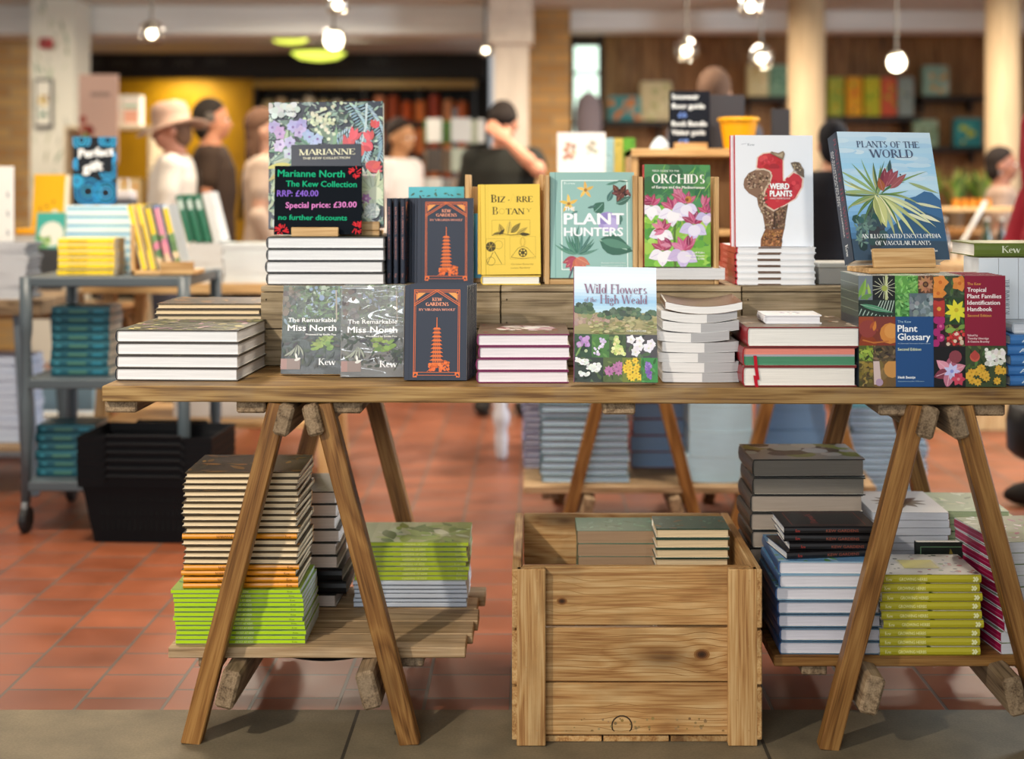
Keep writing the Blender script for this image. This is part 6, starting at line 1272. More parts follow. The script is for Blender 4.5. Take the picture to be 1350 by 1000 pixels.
block('pillar_brick', Xp(697, 10.1), Xp(752, 10.1), 10.1, 10.5, 0, CEILZ, brick_mat('warm_brick', '#b98f55', '#9c7340', '#8a7a5c'))
block('trim_30', Xp(752, 10.9), Xp(757, 10.9), 10.88, 10.96, 0, CEILZ, M_BLACKW); block('trim_31', Xp(789, 10.9), Xp(796, 10.9), 10.88, 10.96, 0, CEILZ, M_BLACKW)
wf = struct(MB().box((0, 0, 0), (.24, .03, .05), '#2a2a28').build('window_1', M_BLACKW)); wf.location = (Xp(773, 10.9), 10.9, Zp(54, 10.9))
m = MB(); m.box((0, 0, -.42), (.19, .012, .76), '#ffffff'); m.build('pane', M_WINDOW, wf); m = MB(); m.box((0, -.01, -.25), (.19, .02, .02), '#2a2a28'); m.build('glazing_bar', M_BLACKW, wf)
for nm, px, Yc, r in (('column_round', 1063, 9.3, .122), ('column_round_far', 1322, 8.6, .105)):
    m = MB(); m.lathe([(r, 0), (r, CEILZ)], (Xp(px, Yc), Yc, 0), '#c9ad86', 28); struct(m.build(nm, M_COLUMN, None, True))
block('wall_fascia', Xp(98, 12.6), Xp(640, 12.6), 12.6, 12.7, Zp(103, 12.6), Zp(64, 12.6), M_BLACKW)
m = MB(); w_ = Xp(560, 12.6) - Xp(100, 12.6); a = Art(m, (Xp(100, 12.6), 12.6, Zp(95, 12.6)), (w_, 0, 0), (0, 0, .2), (0, -1, 0), base=2e-3)
for k, u in enumerate((.02, .1, .19, .28, .37, .72, .84)):
    pts = [(u + .055 * i / 9, .45 + .25 * math.sin(i * 2.1 + k) * (1 if i % 3 else .4)) for i in range(10)]; a.line(pts, .004, '#5a5a54')
struct(m.build('trim_32', M_MATTE))
block('wall_panel_yellow', Xp(150, 12.8), Xp(334, 12.8), 12.78, 12.86, .3, Zp(103, 12.8), M_YELLOWW)
block('trim_33', Xp(334, 12.5), Xp(628, 12.5), 12.5, 12.62, Zp(116, 12.5), Zp(105, 12.5), simple('gold_trim', '#a8852a', .4))
lamp('shelf_strip', 'AREA', (Xp(240, 12.5), 12.5, Zp(106, 12.5)), 5, (1, .85, .5), (Xp(240, 12.7), 12.8, .8), .4)
o = thing('framed_picture', 'small framed picture hanging on the papered pillar', 'picture', (Xp(56, 9.55), 9.58, Zp(136, 9.58))); w_, h_ = 23 * 9.58 / F, 65 * 9.58 / F
m = MB(); m.box((0, 0, 0), (w_, .03, h_), '#4a4a48', ch=.004); m.build('frame', M_PAINT, o); m = MB(); m.box((0, -.016, 0), (w_ * .8, .004, h_ * .88), '#d8d6c8'); a = Art(m, (-w_ * .4, -.018, -h_ * .44), (w_ * .8, 0, 0), (0, 0, h_ * .88), (0, -1, 0), base=5e-4); a.blobs(.2, .45, .8, .7, ['#c8a42a', '#8a6a2a'], 12, .06, .14); a.blobs(.2, .15, .8, .35, ['#4a8a7a', '#3a6a5a'], 8, .06, .14); m.build('print', M_MATTE, o)
o = thing('fire_alarm', 'red fire alarm sounder high on the papered pillar', 'alarm', (Xp(60, 9.56), 9.57, Zp(57, 9.57))); m = MB(); m.box((0, 0, 0), (.085, .05, .07), '#a81c1c', ch=.01); m.build('housing', M_PLASTIC, o); m = MB(); m.box((0, -.03, 0), (.05, .012, .04), '#7a1414', ch=.004); m.build('grille', M_PLASTIC, o)
# tall display of cartons and cards near the papered pillar
o = thing('carton_shelves', 'cream shelf unit with stacked gift cartons near the papered pillar', 'shelves', (Xp(145, 8.6), 8.7, 0))
for z in (.5, .95, Zp(166, 8.6)): m = MB(); m.box((0, 0, z - .012), (.5, .3, .024), '#c8b898', ch=.002); m.build('shelf', M_PAINT, o)
for sx in (-1, 1): m = MB(); m.box((sx * .255, 0, .79), (.02, .3, 1.58), '#c8b898', ch=.002); m.build('side_panel', M_PAINT, o)
for k, (px, c) in enumerate(((147, '#e2ddd0'), (172, '#e0d8cc'))):
    o = thing('gift_carton', ('white printed gift carton under the pink poster', 'white printed gift carton nearer the hat brim')[k], 'carton', (Xp(px, 8.6), 8.66, Zp(166, 8.6) + .0003)); m = MB(); m.box((0, 0, .09), (.11, .1, .18), c, ch=.003); a = Art(m, (-.055, -.05, 0), (.11, 0, 0), (0, 0, .18), (0, -1, 0), base=5e-4); a.rect(.1, .1, .9, .55, '#d8a088'); a.rect(.1, .62, .9, .72, '#8ab89a'); m.build('body', M_MATTE, o); m = MB(); m.box((0, 0, .1855), (.112, .102, .01), '#d0d8c8'); m.build('lid', M_MATTE, o)
o = thing('gift_carton', 'cream carton with orange print above the grey bag', 'carton', (Xp(158, 8.6), 8.64, Zp(166, 8.6) - .26)); o.location.z = .9505; m = MB(); m.box((0, 0, .15), (.26, .12, .3), '#e0c894', ch=.003); a = Art(m, (-.13, -.06, 0), (.26, 0, 0), (0, 0, .3), (0, -1, 0), base=5e-4); a.blobs(.1, .5, .9, .95, ['#c87a3a', '#d8a04a', '#e8d8a8'], 26, .03, .08); m.build('body', M_MATTE, o); m = MB(); m.box((0, 0, .304), (.264, .124, .008), '#d0b884'); m.build('lid', M_MATTE, o)
o = thing('pink_poster', 'dusty pink poster with red fruit picture near the papered pillar', 'poster', (Xp(126, 8.3), 8.36, Zp(215, 8.3))); w_, h_ = 52 * 8.3 / F, 118 * 8.3 / F; m = MB(); m.box((0, 0, h_ / 2), (w_, .012, h_), '#c4a494', ch=.001); a = Art(m, (-w_ / 2, -.006, 0), (w_, 0, 0), (0, 0, h_), (0, -1, 0), base=5e-4); a.blobs(0, .3, .3, .5, ['#8a3a2a', '#a85a44'], 8, .08, .14); a.blobs(.1, .12, .4, .3, ['#6a8a3a', '#8a9a54'], 8, .06, .12); a.rect(.3, .75, .8, .8, '#9a8478'); m.build('panel', M_MATTE, o)
m = MB(); zz0 = o.location.z; m.box((0, .03, .1 - zz0 / 2), (.03, .03, zz0 + .2), '#4a4038'); m.build('stand', M_PAINT, o)
m = MB(); o = thing('grey_carrier_bag', 'grey and white carrier bag beside the woman in the hat', 'bag', (Xp(166, 6.05), 6.02, .8065)); m.box((0, 0, .19), (.09, .10, .38), '#cfc8c8', ch=.01); m.box((0, -.002, .30), (.091, .102, .10), '#5a5a60', ch=.005); m.build('body', M_MATTE, o); m = MB(); m.tube([(-.025, 0, .37), (-.02, 0, .43), (.02, 0, .43), (.025, 0, .37)], .004, '#e0e0e0', 6); m.build('handle', M_CLOTH, o)
# shelves along the dark wall with jars
o = thing('dark_shelf_unit', 'black shelf unit with orange jars along the dark wall', 'shelves', (Xp(480, 12.45), 12.6, 0)); hx = (Xp(625, 12.45) - Xp(338, 12.45)) / 2
for py in (162, 205, 250, 310): m = MB(); m.box((0, 0, Zp(py, 12.45)), (2 * hx, .3, .03), '#1c1814', ch=.003); m.build('shelf', M_PAINT, o)
for k in range(5): m = MB(); m.box((-hx + k * hx / 2, 0, Zp(116, 12.45) / 2), (.03, .3, Zp(116, 12.45)), '#191613', ch=.003); m.build('upright', M_PAINT, o)
OC = ['#a8481c', '#b85a24', '#c8b48a', '#8a3a1a', '#c87a4a', '#b8a070', '#d8c8a0']
for r, py in enumerate((162, 205, 250)):
    for k in range(15):
        px = 350 + k * 18.5; hot = px > 465
        o = thing('storage_jar', '%s jar on the %s shelf of the black unit' % (('lidded orange' if hot else 'lidded cream'), ('upper', 'middle', 'lower')[r]), 'jar', (Xp(px, 12.4), 12.5 + R.uniform(-.03, .03), Zp(py, 12.45) + .0155), 0, 'jars on the black shelf unit')
        c = jit(R.choice(OC[:2] + OC[3:5]) if hot else R.choice(['#c8b888', '#b8a880', '#d0c8a8']), 16); hh = R.uniform(.15, .22)
        m = MB(); m.lathe([(.048, 0), (.05, .01), (.05, hh), (.04, hh + .02)], (0, 0, 0), c, 12); m.build('body', M_CERAM, o); m = MB(); m.lathe([(.042, hh + .02), (.042, hh + .045)], (0, 0, 0), '#2a241c', 12); m.build('lid', M_CERAM, o)
# card spinner
o = thing('card_spinner', 'tall rack of white and green cards beside the white column', 'rack', (Xp(598, 9.0), 9.1, 0)); m = MB(); m.lathe([(.2, 0), (.2, .02), (.02, .03), (.018, 1.72)], (0, 0, 0), '#2c2c2c', 14); m.build('pole', M_METAL, o)
for r in range(6):
    for k in range(6):
        an = k * math.pi / 3 + .3; zz = .55 + r * .19; m = MB(); c = R.choice(['#a8a8a4', '#b4b4b0', '#8a9080', '#4a6a34', '#2f4a2c', '#7a6a5a', '#3a3430']); rot = Matrix.Rotation(an, 3, 'Z'); m.box(rot @ Vector((0, -.18, zz + .07)), (.13, .012, .15), c, ch=.001, rot=rot); m.build('card_pocket', M_MATTE, o)
# wood wall shelves with goods
def wshelf(px0, px1, py, label):
    Y = 10.95; o = thing('wall_shelf', label, 'shelf', ((Xp(px0, Y) + Xp(px1, Y)) / 2, Y + .09, Zp(py, Y))); hx = (Xp(px1, Y) - Xp(px0, Y)) / 2
    m = MB(); m.box((0, 0, 0), (2 * hx, .30, .04), '#191511', ch=.003); m.build('board', M_PAINT, o)
    for sx in (-.8, .8): m = MB(); m.box((sx * hx, .10, -.06), (.02, .1, .08), '#151210'); m.build('bracket', M_PAINT, o)
    return Zp(py, Y) + .0205
YS = 10.86
def pack(px, w, h, py_base_z, c, cs, label, shape='box', name='gift_pack'):
    o = thing(name, label, 'pack', (Xp(px, YS), YS + .06, py_base_z + .0003), math.radians(R.uniform(-5, 5))); W_, H_ = w * YS / F, h * YS / F; m = MB(); m.box((0, 0, H_ / 2), (W_, .09, H_), c, ch=.006)
    a = Art(m, (-W_ / 2, -.045, 0), (W_, 0, 0), (0, 0, H_), (0, -1, 0), base=5e-4); a.blobs(.1, .1, .9, .9, cs, 14, .06, .14); m.build('body', M_MATTE, o); m = MB(); m.box((0, 0, H_ + .004), (W_ * .9, .06, .012), mixc(c, '#ffffff', .25)); m.build('top_flap', M_MATTE, o)
zs1 = wshelf(756, 884, 163, 'dark wall shelf with teal gift box beside the window'); zs2 = wshelf(985, 1040, 131, 'dark wall shelf beside the round column'); zs3 = wshelf(1088, 1212, 157, 'dark wall shelf with yellow and green packs'); zs4 = wshelf(1214, 1296, 130, 'dark wall shelf with pale green pouch'); zs5 = wshelf(1195, 1300, 197, 'dark lower wall shelf with teal bag')
pack(824, 44, 31, zs1, '#3f98a0', ['#d88a4a', '#e0a060', '#5ab0b4'], 'teal gift box with orange motif on the wall shelf'); pack(865, 42, 50, zs1, '#cfc398', ['#b8b880', '#e0d8b0'], 'cream bag beside the teal gift box')
pack(1000, 28, 42, zs2, '#d8d0a0', ['#c8b478', '#e8e0b8'], 'cream picture pack beside the round column'); pack(1028, 26, 40, zs2, '#7aa48a', ['#5a8a74', '#9abaa0'], 'green pack touching the round column')
for k, (px, c, cs) in enumerate(((1103, '#9aa83a', ['#e8a818', '#c8c04a', '#5a8a34']), (1127, '#e0a020', ['#d84a2a', '#8aa83a', '#e8c830']), (1151, '#b8b828', ['#6a9a24', '#e0d030', '#d86a3a']), (1173, '#c85a3a', ['#e8d83a', '#9aa834', '#d8483a']), (1195, '#8a9a94', ['#c8c84a', '#9aa8a4', '#6a7a74']))): pack(px, 21, 50, zs3, c, cs, ('yellow and green pack nearest the round column', 'orange and red pack, second on the shelf', 'lime pack in the middle of the shelf', 'red and yellow pack, fourth on the shelf', 'grey and yellow pack at the shelf end')[k])
pack(1235, 34, 38, zs4, '#8ab0a0', ['#d8a04a', '#a8c0b0'], 'pale green pouch with orange dot on the upper shelf'); pack(1222, 32, 34, zs5, '#86a488', ['#a0b89c', '#708a70'], 'sage green bag on the lower wall shelf'); pack(1278, 36, 36, zs5, '#2f8a90', ['#b8c02a', '#3a9aa0'], 'teal bag with yellow motif on the lower wall shelf')
o = thing('grey_jacket', 'grey jacket hanging beside the tall window', 'jacket', (Xp(776, 10.6), 10.62, Zp(200, 10.6))); m = MB(); m.rings([[(sx * math.cos(t) * 1, .05 * math.sin(t), z) for t in [k * .5236 for k in range(12)]] for sx, z in ((.085, 0), (.10, .15), (.105, .30), (.085, .40), (.03, .45))], '#8f8488'); m.build('body', M_CLOTH, o, True); m = MB(); m.tube([(0, 0, .46), (0, .08, .52), (0, .30, .5)], .008, '#555555', 6); m.build('hook', M_METAL, o)
# counter with small goods by the far column
Yc = 6.9; o = thing('sales_counter', 'wooden sales counter with jars near the far round column', 'counter', (Xp(1320, Yc), Yc + .25, 0)); zc2 = Zp(342, Yc)
m = MB(); m.box((0, 0, zc2 / 2 - .02), (.62, .44, zc2 - .04), ch=.004); m.build('body', M_LIGHTWOOD, o); m = MB(); m.box((0, 0, zc2 - .02), (.66, .48, .04), ch=.004); m.build('top', M_LIGHTWOOD, o)
m = MB(); m.box((0, .12, Zp(277, Yc)), (.5, .2, .02), ch=.002); m.build('upper_shelf', M_LIGHTWOOD, o)
for sx in (-1, 1): m = MB(); m.box((sx * .24, .12, (zc2 + Zp(277, Yc)) / 2), (.02, .2, Zp(277, Yc) - zc2), ch=.001); m.build('shelf_side', M_LIGHTWOOD, o)
for r in range(2):
    for k in range(9):
        o = thing('preserve_jar', 'small cream-lidded jar in the double row on the sales counter', 'jar', (Xp(1258 + k * 14, Yc), Yc + .05 + r * .07, zc2 + .0003), 0, 'cream-lidded jars on the counter'); m = MB(); m.lathe([(.023, 0), (.025, .004), (.025, .05), (.02, .056)], (0, 0, 0), '#c8b090', 12); m.build('glass', M_CERAM, o); m = MB(); m.lathe([(.0245, .056), (.026, .06), (.026, .075), (.02, .078)], (0, 0, 0), '#e4d8c4', 12); m.build('lid', M_CERAM, o)
for k in range(5):
    o = thing('small_tin', 'small orange tin in the row on the counter shelf', 'tin', (Xp(1284 + k * 11, Yc), Yc + .3, Zp(277, Yc) + .0103), 0, 'orange tins on the counter shelf'); m = MB(); m.lathe([(.018, 0), (.018, .04)], (0, 0, 0), '#d8862a', 10); m.build('body', M_CERAM, o); m = MB(); m.lathe([(.019, .04), (.019, .046)], (0, 0, 0), '#b86a1c', 10); m.build('lid', M_CERAM, o)
for k, (px, c) in enumerate(((1243, '#3a2a1c'), (1300, '#2a3a24'), (1320, '#2f2a24'), (1338, '#3a3c34'))):
    o = thing('bottle', ('dark brown bottle nearest the blue encyclopedia', 'dark green bottle on the counter', 'black bottle on the counter', 'grey-green bottle nearest the red coat')[k], 'bottle', (Xp(px, 6.95), 6.93 + .01 * k, zc2 + .0003)); m = MB(); m.lathe([(.024, 0), (.026, .01), (.026, .11), (.012, .15), (.011, .19)], (0, 0, 0), c, 14); m.build('body', M_CERAM, o, True); m = MB(); m.lathe([(.013, .19), (.013, .205)], (0, 0, 0), '#c8c0b0', 10); m.build('cap', M_CERAM, o)
o = thing('white_scoop', 'slanting white plastic scoop on the counter among bottles', 'scoop', (Xp(1275, 7.02), 7.04, zc2 + .047)); m = MB(); m.tube([(-.05, 0, -.02), (.0, 0, .06), (.10, 0, .24)], [.012, .011, .011], '#d8d4cc', 8); m.build('handle', M_PLASTIC, o); m = MB(); m.ell((-.055, 0, -.02), (.05, .035, .025), '#d8d4cc'); m.build('bowl', M_PLASTIC, o)
o = thing('potting_bench', 'wooden bench with leafy pots behind the encyclopedia', 'bench', (Xp(1262, 8.2), 8.3, 0)); zb2 = Zp(300, 8.2); m = MB(); m.box((0, 0, zb2 - .02), (.5, .4, .04), ch=.003); m.build('top', M_WALLWOOD, o)
for sx in (-1, 1):
    for sy in (-1, 1): m = MB(); m.box((sx * .22, sy * .17, zb2 / 2 - .02), (.04, .04, zb2 - .04)); m.build('leg', M_WALLWOOD, o)
for k, px in enumerate((1226, 1262, 1298)):
    o = thing('potted_plant', ('leafy potted plant nearest the encyclopedia', 'leafy potted plant in the middle of the bench', 'leafy potted plant nearest the far column')[k], 'plant', (Xp(px, 8.2), 8.24, zb2 + .0003)); m = MB(); m.lathe([(.045, 0), (.06, .11), (.054, .11), (.04, .02)], (0, 0, 0), '#5a4a3a', 12); m.build('pot', M_CERAM, o); m = MB()
    for q in range(46):
        an, el, ln = R.uniform(0, 6.28), R.uniform(.95, 1.5), R.uniform(.1, .30); d = Vector((math.cos(an) * math.cos(el), math.sin(an) * math.cos(el), math.sin(el))); p0 = Vector((0, 0, .09)); p1 = p0 + d * ln; s_ = d.cross(Vector((0, 0, 1))).normalized() * .022; m.add([p0, (p0 + p1) / 2 + s_ + Vector((0, 0, .02)), p1, (p0 + p1) / 2 - s_ + Vector((0, 0, .02))], [(0, 1, 2, 3)], jit(R.choice(['#56702c', '#6e8434', '#3f5a28', '#7f8e3c', '#8a7a3a']), 14))
    m.build('leaf', M_MATTE, o)
# ------------------------------------------------------------------ lamps
def pendant(px, py, Y, r, on, label):
    x, z = Xp(px, Y), Zp(py, Y); o = thing('pendant_spotlight', label, 'lamp', (x, Y, z), 0, 'glass pendant spotlights'); r *= Y / F
    m = MB(); m.tube([(0, 0, r * .9), (0, 0, CEILZ - z - .012)], .007, '#5a564e', 8); m.lathe([(.05, CEILZ - z - .016), (.05, CEILZ - z - .002)], (0, 0, 0), '#b8b4ac', 14); m.build('stem', M_METAL, o)
    m = MB(); m.lathe([(r * .45, r * .95), (r * .85, r * .6), (r, 0), (r * .85, -r * .6), (r * .6, -r * .8)], (0, 0, 0), '#ffffff', 18, cap=False); m.build('glass_bowl', M_GLASS, o, True)
    m = MB(); m.lathe([(r * .42, r * .95), (r * .5, r * .7), (r * .46, r * .3), (r * .3, r * .25)], (0, 0, 0), '#d0ccc4', 14); m.build('lamp_holder', M_STEEL, o, True)
    m = MB(); q = r * (.78 if on > 1 else .36); m.ell((0, 0, -r * .05), (q, q, q), '#ffffff', 14, 9); m.build('bulb', M_BULB, o, True)
for px, py, Y, r, on, lb in ((200, 44, 7.6, 17, 1, 'glass pendant spotlight above the woman in the hat'), (440, 52, 8.0, 16, 2, 'bright glass pendant spotlight above the floral price display'), (445, 6, 6.8, 16, 1, 'glass pendant spotlight cut by the top edge above the bright one'), (640, 66, 8.8, 10, 1, 'small glass pendant spotlight beside the white column'),
    (905, 66, 8.3, 17, 1, 'glass pendant spotlight above the chalkboard'), (1004, 76, 8.0, 17, 1, 'glass pendant spotlight next to the round column'), (990, 8, 6.6, 18, 1, 'glass pendant spotlight cut by the top edge over the bucket'), (1182, 82, 8.0, 15, 2, 'bright glass pendant spotlight above the plant encyclopedia')): pendant(px, py, Y, r, on, lb)
for px, py, Y, w_, lb in ((382, 51, 11.2, 50, 'smaller yellow-green ceiling disc lamp'), (420, 70, 10.8, 72, 'larger yellow-green ceiling disc lamp beside the bright pendant')):
    r = w_ * Y / F / 2; z = Zp(py, Y); o = thing('disc_lamp', lb, 'lamp', (Xp(px, Y), Y, z)); m = MB(); m.lathe([(r * .2, -r * .28), (r * .7, -r * .2), (r, 0)], (0, 0, 0), '#ffffff', 24); m.build('diffuser', M_DISC, o, True); m = MB(); m.lathe([(r * 1.02, 0), (r * 1.02, .02)], (0, 0, 0), '#8a9a3a', 24); m.tube([(0, 0, .02), (0, 0, CEILZ - z)], .01, '#8a8a84', 6); m.build('housing', M_METAL, o)

# ------------------------------------------------------------------ people
def fuse(mb, voxel, name, col, mat, parent, smooth_it=4):
    """melt overlapping volumes into one continuous skin"""
    me0 = mb.mesh(name, mat); ob = bpy.data.objects.new(name, me0); COL.objects.link(ob)
    r = ob.modifiers.new('r', 'REMESH'); r.mode = 'VOXEL'; r.voxel_size = voxel
    s = ob.modifiers.new('s', 'SMOOTH'); s.iterations = smooth_it; s.factor = .5
    me = bpy.data.meshes.new_from_object(ob.evaluated_get(bpy.context.evaluated_depsgraph_get())); bpy.data.objects.remove(ob); bpy.data.meshes.remove(me0)
    me.name = name; me.materials.clear(); me.materials.append(mat)
    for at_ in list(me.color_attributes): me.color_attributes.remove(at_)
    a = me.color_attributes.new('Col', 'FLOAT_COLOR', 'CORNER'); a.data.foreach_set('color', np.tile(np.array(L(col), np.float32), (len(me.loops), 1)).ravel())
    me.polygons.foreach_set('use_smooth', [True] * len(me.polygons)); me.update()
    return link(name, me, parent)
def limb(m, pts, rad):
    m.tube(pts, rad, n=12)
    for p, r in zip(pts, rad): m.ell(p, (r, r, r), n=12, m=7)
def torso(m, g, z0=.86, z1=1.43):
    rs = []
    for z, w, d, y in ((.80, .155, .10, .0), (.88, .170, .115, .005), (.98, .155, .108, .0), (1.08, .145, .100, -.005), (1.20, .160, .112, -.008), (1.32, .175, .112, 0), (1.40, .150, .090, .008), (1.45, .075, .065, .01)):
        rs.append([((w + g) * math.cos(k * math.pi / 10), y + (d + g) * math.sin(k * math.pi / 10), z) for k in range(20)])
    m.rings(rs, '#ffffff')
def hand_geo(m, w, d, side, nrm, curl=.35):
    """palm and five fingers growing from wrist w along d; nrm = palm normal, side = +1/-1 which edge the thumb leaves"""
    d = Vector(d).normalized(); nrm = Vector(nrm); nrm = (nrm - d * nrm.dot(d)).normalized(); s = d.cross(nrm) * side; w = Vector(w)
    rot = Matrix((s, nrm, d)).transposed(); m.ell(w + d * .048, (.040, .016, .056), rot=rot, n=12, m=8)
    for k, (o_, ln) in enumerate(((.029, .070), (.010, .080), (-.009, .075), (-.027, .058))):
        p0 = w + d * .088 + s * o_; dd = (d + nrm * curl * .6 + s * o_ * 2).normalized(); p1 = p0 + dd * ln * .5; d2 = (dd + nrm * curl * 1.2).normalized(); p2 = p1 + d2 * ln * .5; limb(m, [p0 - d * .02, p1, p2], [.0105, .0095, .0080])
    p0 = w + d * .028 + s * .030; p1 = p0 + (d * .7 + s * .8 + nrm * .4).normalized() * .036; p2 = p1 + (d + s * .2 + nrm * .5).normalized() * .030; limb(m, [p0, p1, p2], [.0135, .0115, .0092])
def person(label, loc, yaw, h=1.70, skin='#c48a6c', hair='#2a2018', top='#d8d2c8', bottom='#2c2c34', fringe=False, arms=None, pitch=0, hyaw=0, hairlen=0, hat=None, coat=False, sleeves=True, shoes='#2a2622', grey=None, mat_top=None):
    o = thing('person', label, 'person', loc, math.radians(yaw)); k = h / 1.70; o.scale = (k, k, k)
    arms = arms or {}
    B = MB(); torso(B, 0); J = {}
    for sx in (-1, 1):
        sh = Vector((sx * .165, .01, 1.385)); el, wr, nr = arms.get(sx, ((sx * .235, .03, 1.12), (sx * .215, -.08, .90), (-sx, 0, 0)))
        el, wr = Vector(el), Vector(wr); J[sx] = (sh, el, wr)
        limb(B, [(sx * .10, .01, 1.38), sh, sh.lerp(el, .5), el, el.lerp(wr, .35), wr], [.06, .055, .047, .040, .041, .027]); hand_geo(B, wr, wr - el, -sx, nr)
        limb(B, [(sx * .085, 0, .88), (sx * .10, -.005, .70), (sx * .105, -.01, .49), (sx * .105, .01, .34), (sx * .105, .025, .09)], [.095, .082, .055, .056, .036])
        B.ell((sx * .11, -.045, .035), (.042, .115, .033))
    limb(B, [(0, .02, 1.42), (0, .005, 1.52)], [.060, .054])
    HR = Matrix.Rotation(math.radians(hyaw), 3, 'Z') @ Matrix.Rotation(math.radians(pitch), 3, 'X'); HC = Vector((0, .005, 1.50))
    def hp(x, y, z): return HC + HR @ Vector((x, y, z))
    def he(c, r, mb=None): (mb or B).ell(hp(*c), r, rot=HR, n=18, m=12)
    he((0, .005, .105), (.074, .093, .098)); he((0, -.030, .045), (.056, .062, .068)); he((0, -.052, .008), (.030, .030, .022)); he((0, -.095, .062), (.013, .020, .016)); limb(B, [hp(0, -.082, .095), hp(0, -.100, .066)], [.009, .011])
    for sx in (-1, 1):
        he((sx * .075, .010, .075), (.010, .022, .032)); he((sx * .032, -.080, .108), (.024, .012, .008)); he((sx * .040, -.062, .055), (.022, .02, .022))
    he((0, -.084, .030), (.022, .010, .006)); he((0, -.082, .020), (.020, .011, .007))
    fuse(B, .0095, 'body', skin, M_SKIN, o, 3)
    for sx in (-1, 1):
        m = MB(); m.ell(hp(sx * .031, -.082, .090), (.012, .010, .008), '#e8e4dc', 10, 6, rot=HR); m.ell(hp(sx * .031, -.0905, .090), (.0055, .003, .0055), '#2a1c14', 8, 5, rot=HR); m.build('eye', M_CERAM, o, True)
    m = MB(); he((0, .015, .118), (.083, .100, .100), m); he((0, .045, .06), (.076, .062, .085), m)
    if fringe: he((0, -.045, .15), (.076, .055, .050), m)
    if hairlen: he((0, .055, .02 - hairlen / 2), (.085, .05, .08 + hairlen / 2), m); [he((sx * .068, .01, .04 - hairlen / 3), (.024, .05, .07 + hairlen / 3), m) for sx in (-1, 1)]
    m.v = [tuple(hp(*( (lambda q: (q.x, max(q.y, -.055 + .075 * min(1, max(0, (.15 - q.z) / .05))) if q.z < (.12 if fringe else .15) else q.y, q.z))(HR.transposed() @ (Vector(v) - HC)))) ) for v in m.v]
    fuse(m, .011, 'hair', hair, M_CLOTH, o, 3)
    if grey:
        m = MB(); [he((sx * .079, .012, .10), (.012, .035, .035), m) for sx in (-1, 1)]; fuse(m, .009, 'grey_temples', grey, M_CLOTH, o, 2)
    # clothing
    m = MB(); torso(m, .014)
    if coat: m.rings([[(w * math.cos(q * math.pi / 10), d * math.sin(q * math.pi / 10), z) for q in range(20)] for z, w, d in ((.55, .24, .17), (.8, .20, .145), (1.0, .175, .13))], '#ffffff')
    for sx in (-1, 1):
        sh, el, wr = J[sx]; e2 = wr - (wr - el) * .08 if sleeves else sh.lerp(el, .62)
        limb(m, [(sx * .10, .01, 1.375), sh, sh.lerp(el, .5)] + ([el, e2] if sleeves else [e2]), [.075, .070, .063] + ([.056, .042] if sleeves else [.062]))
    fuse(m, .012, 'coat' if coat else 'shirt', top, mat_top or M_CLOTH, o, 5)
    m = MB()
    for sx in (-1, 1): limb(m, [(sx * .08, 0, .88), (sx * .10, -.005, .70), (sx * .105, -.01, .49), (sx * .105, .02, .10)], [.112, .098, .076, .062])
    m.ell((0, 0, .90), (.18, .125, .10)); fuse(m, .013, 'trousers', bottom, M_CLOTH, o, 4)
    for sx in (-1, 1): m = MB(); m.ell((sx * .11, -.045, .045), (.050, .130, .045), shoes); m.v = [(v[0], v[1], max(v[2], .0)) for v in m.v]; m.build('shoe', M_CLOTH, o, True)
    if hat:
        m = MB(); n = 28; rs = []
        for r, z in ((.092, .125), (.094, .10), (.175, .088), (.178, .094), (.096, .112), (.094, .17), (.085, .215), (.05, .235), (.01, .236)):
            rs.append([hp(r * .93 * math.cos(t), .008 + r * 1.08 * math.sin(t), z + (.022 * math.sin(2 * t + .5) if r > .15 else 0)) for t in [2 * math.pi * i / n for i in range(n)]])
        m.rings(rs, hat); m.build('hat', M_CLOTH, o, True)
    return o
def strap(o, pts, c='#3a342e', r=.012):
    m = MB(); m.tube(pts, r, c, 6); m.build('bag_strap', M_CLOTH, o, True)
def px_person(px, Y): return (Xp(px, Y), Y, 0)
R.seed(5)
p = person('woman in a dusty pink sun hat and cream top, head bowed', px_person(228, 7.0), -82, 1.60, '#b8806a', '#6a5040', '#d8d0c4', '#4a4a54', pitch=10, hat='#b49480', arms={1: ((.24, -.02, 1.12), (.14, -.25, 1.02), (-1, 0, 0)), -1: ((-.24, -.02, 1.12), (-.12, -.25, 1.02), (1, 0, 0))})
strap(p, [(-.10, -.13, 1.15), (-.12, -.11, 1.34), (-.12, .0, 1.455), (-.11, .12, 1.36), (-.1, .14, 1.1)])
p = person('man with short dark greying hair and brown jacket facing away', px_person(281, 7.7), 98, 1.68, '#b57a5a', '#2a241e', '#3a2c22', '#2c2824', hyaw=5, grey='#5a524a')
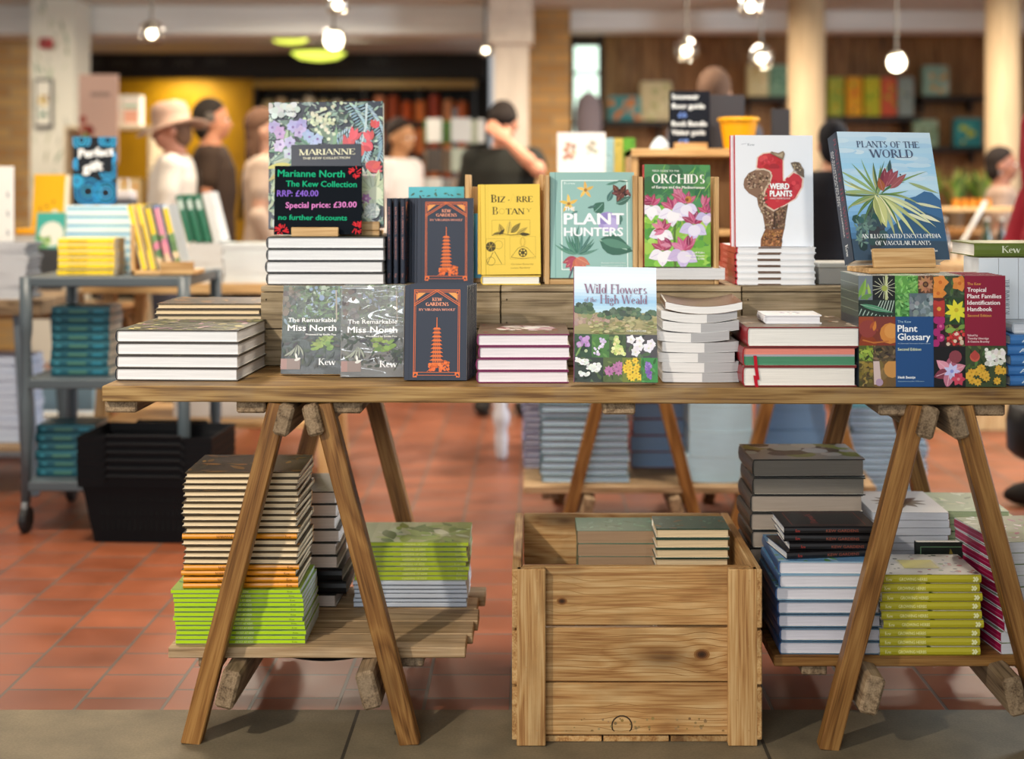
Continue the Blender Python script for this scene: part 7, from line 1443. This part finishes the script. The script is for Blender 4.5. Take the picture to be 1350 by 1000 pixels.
p = person('person in a beige top with a shoulder bag strap beside the floral display', px_person(350, 7.2), 100, 1.60, '#b88a70', '#5a4030', '#b09a88', '#1c1c24', hairlen=.1); strap(p, [(.12, -.13, 1.1), (.13, -.10, 1.34), (.12, .0, 1.455), (.1, .12, 1.36), (.08, .14, 1.1)])
p = person('person in a white shirt with dark hair beyond the pagoda books', px_person(527, 8.6), 60, 1.62, '#a87850', '#241a14', '#cfc4bc', '#4a2c2c', pitch=8, hairlen=.02)
p = person('man in a dark tee shirt holding one hand to his forehead', px_person(663, 7.5), 0, 1.66, '#c08468', '#1f1814', '#24241f', '#2a2a30', pitch=30, fringe=True, sleeves=False, arms={1: ((.195, -.27, 1.32), (.03, -.215, 1.475), (0, 1, -.3)), -1: ((-.22, .02, 1.12), (-.12, -.22, 1.05), (1, 0, 0))})
p = person('person with greying brown hair hidden behind the dark card', px_person(942, 7.2), 170, 1.80, '#b88a70', '#5a4436', '#4a4a50', '#2c2c34')
p = person('person dressed in black standing behind the encyclopedia', px_person(1098, 6.5), 175, 1.50, '#a87a60', '#131318', '#15161c', '#15151a', coat=True)
p = person('person in a red coat with long dark hair at the shop edge', (Xp(1350, 5.2) + .150, 5.2, 0), -75, 1.76, '#c09078', '#2a1c16', '#8f2430', '#1c1c22', coat=True, hairlen=.16)
o = thing('handbag', 'black handbag hanging beside the person in the red coat', 'bag', (Xp(1352, 4.8), 4.8, Zp(602, 4.8))); m = MB(); m.rings([[((.03 + w) * math.cos(t), (.10 + w) * math.sin(t), z) for t in [q * math.pi / 8 for q in range(16)]] for w, z in ((.0, 0), (.022, .02), (.024, .12), (.012, .18))], '#121214'); m.build('body', M_PLASTIC, o, True); m = MB(); m.tube([(0, -.06, .17), (0, -.05, .32), (.12, .03, .62), (0, .05, .32), (0, .06, .17)], .007, '#121214', 6); m.build('handle', M_PLASTIC, o)
p = person('person with dark hair and small gold earring behind the red coat', px_person(1322, 7.76), 75, 1.42, '#8a5a44', '#1f1814', '#8a7464', '#2c2c34')
m = MB(); m.ell((-.085, .02, 1.535), (.008, .008, .012), '#e0c070'); m.build('earring', M_STEEL, p, True)
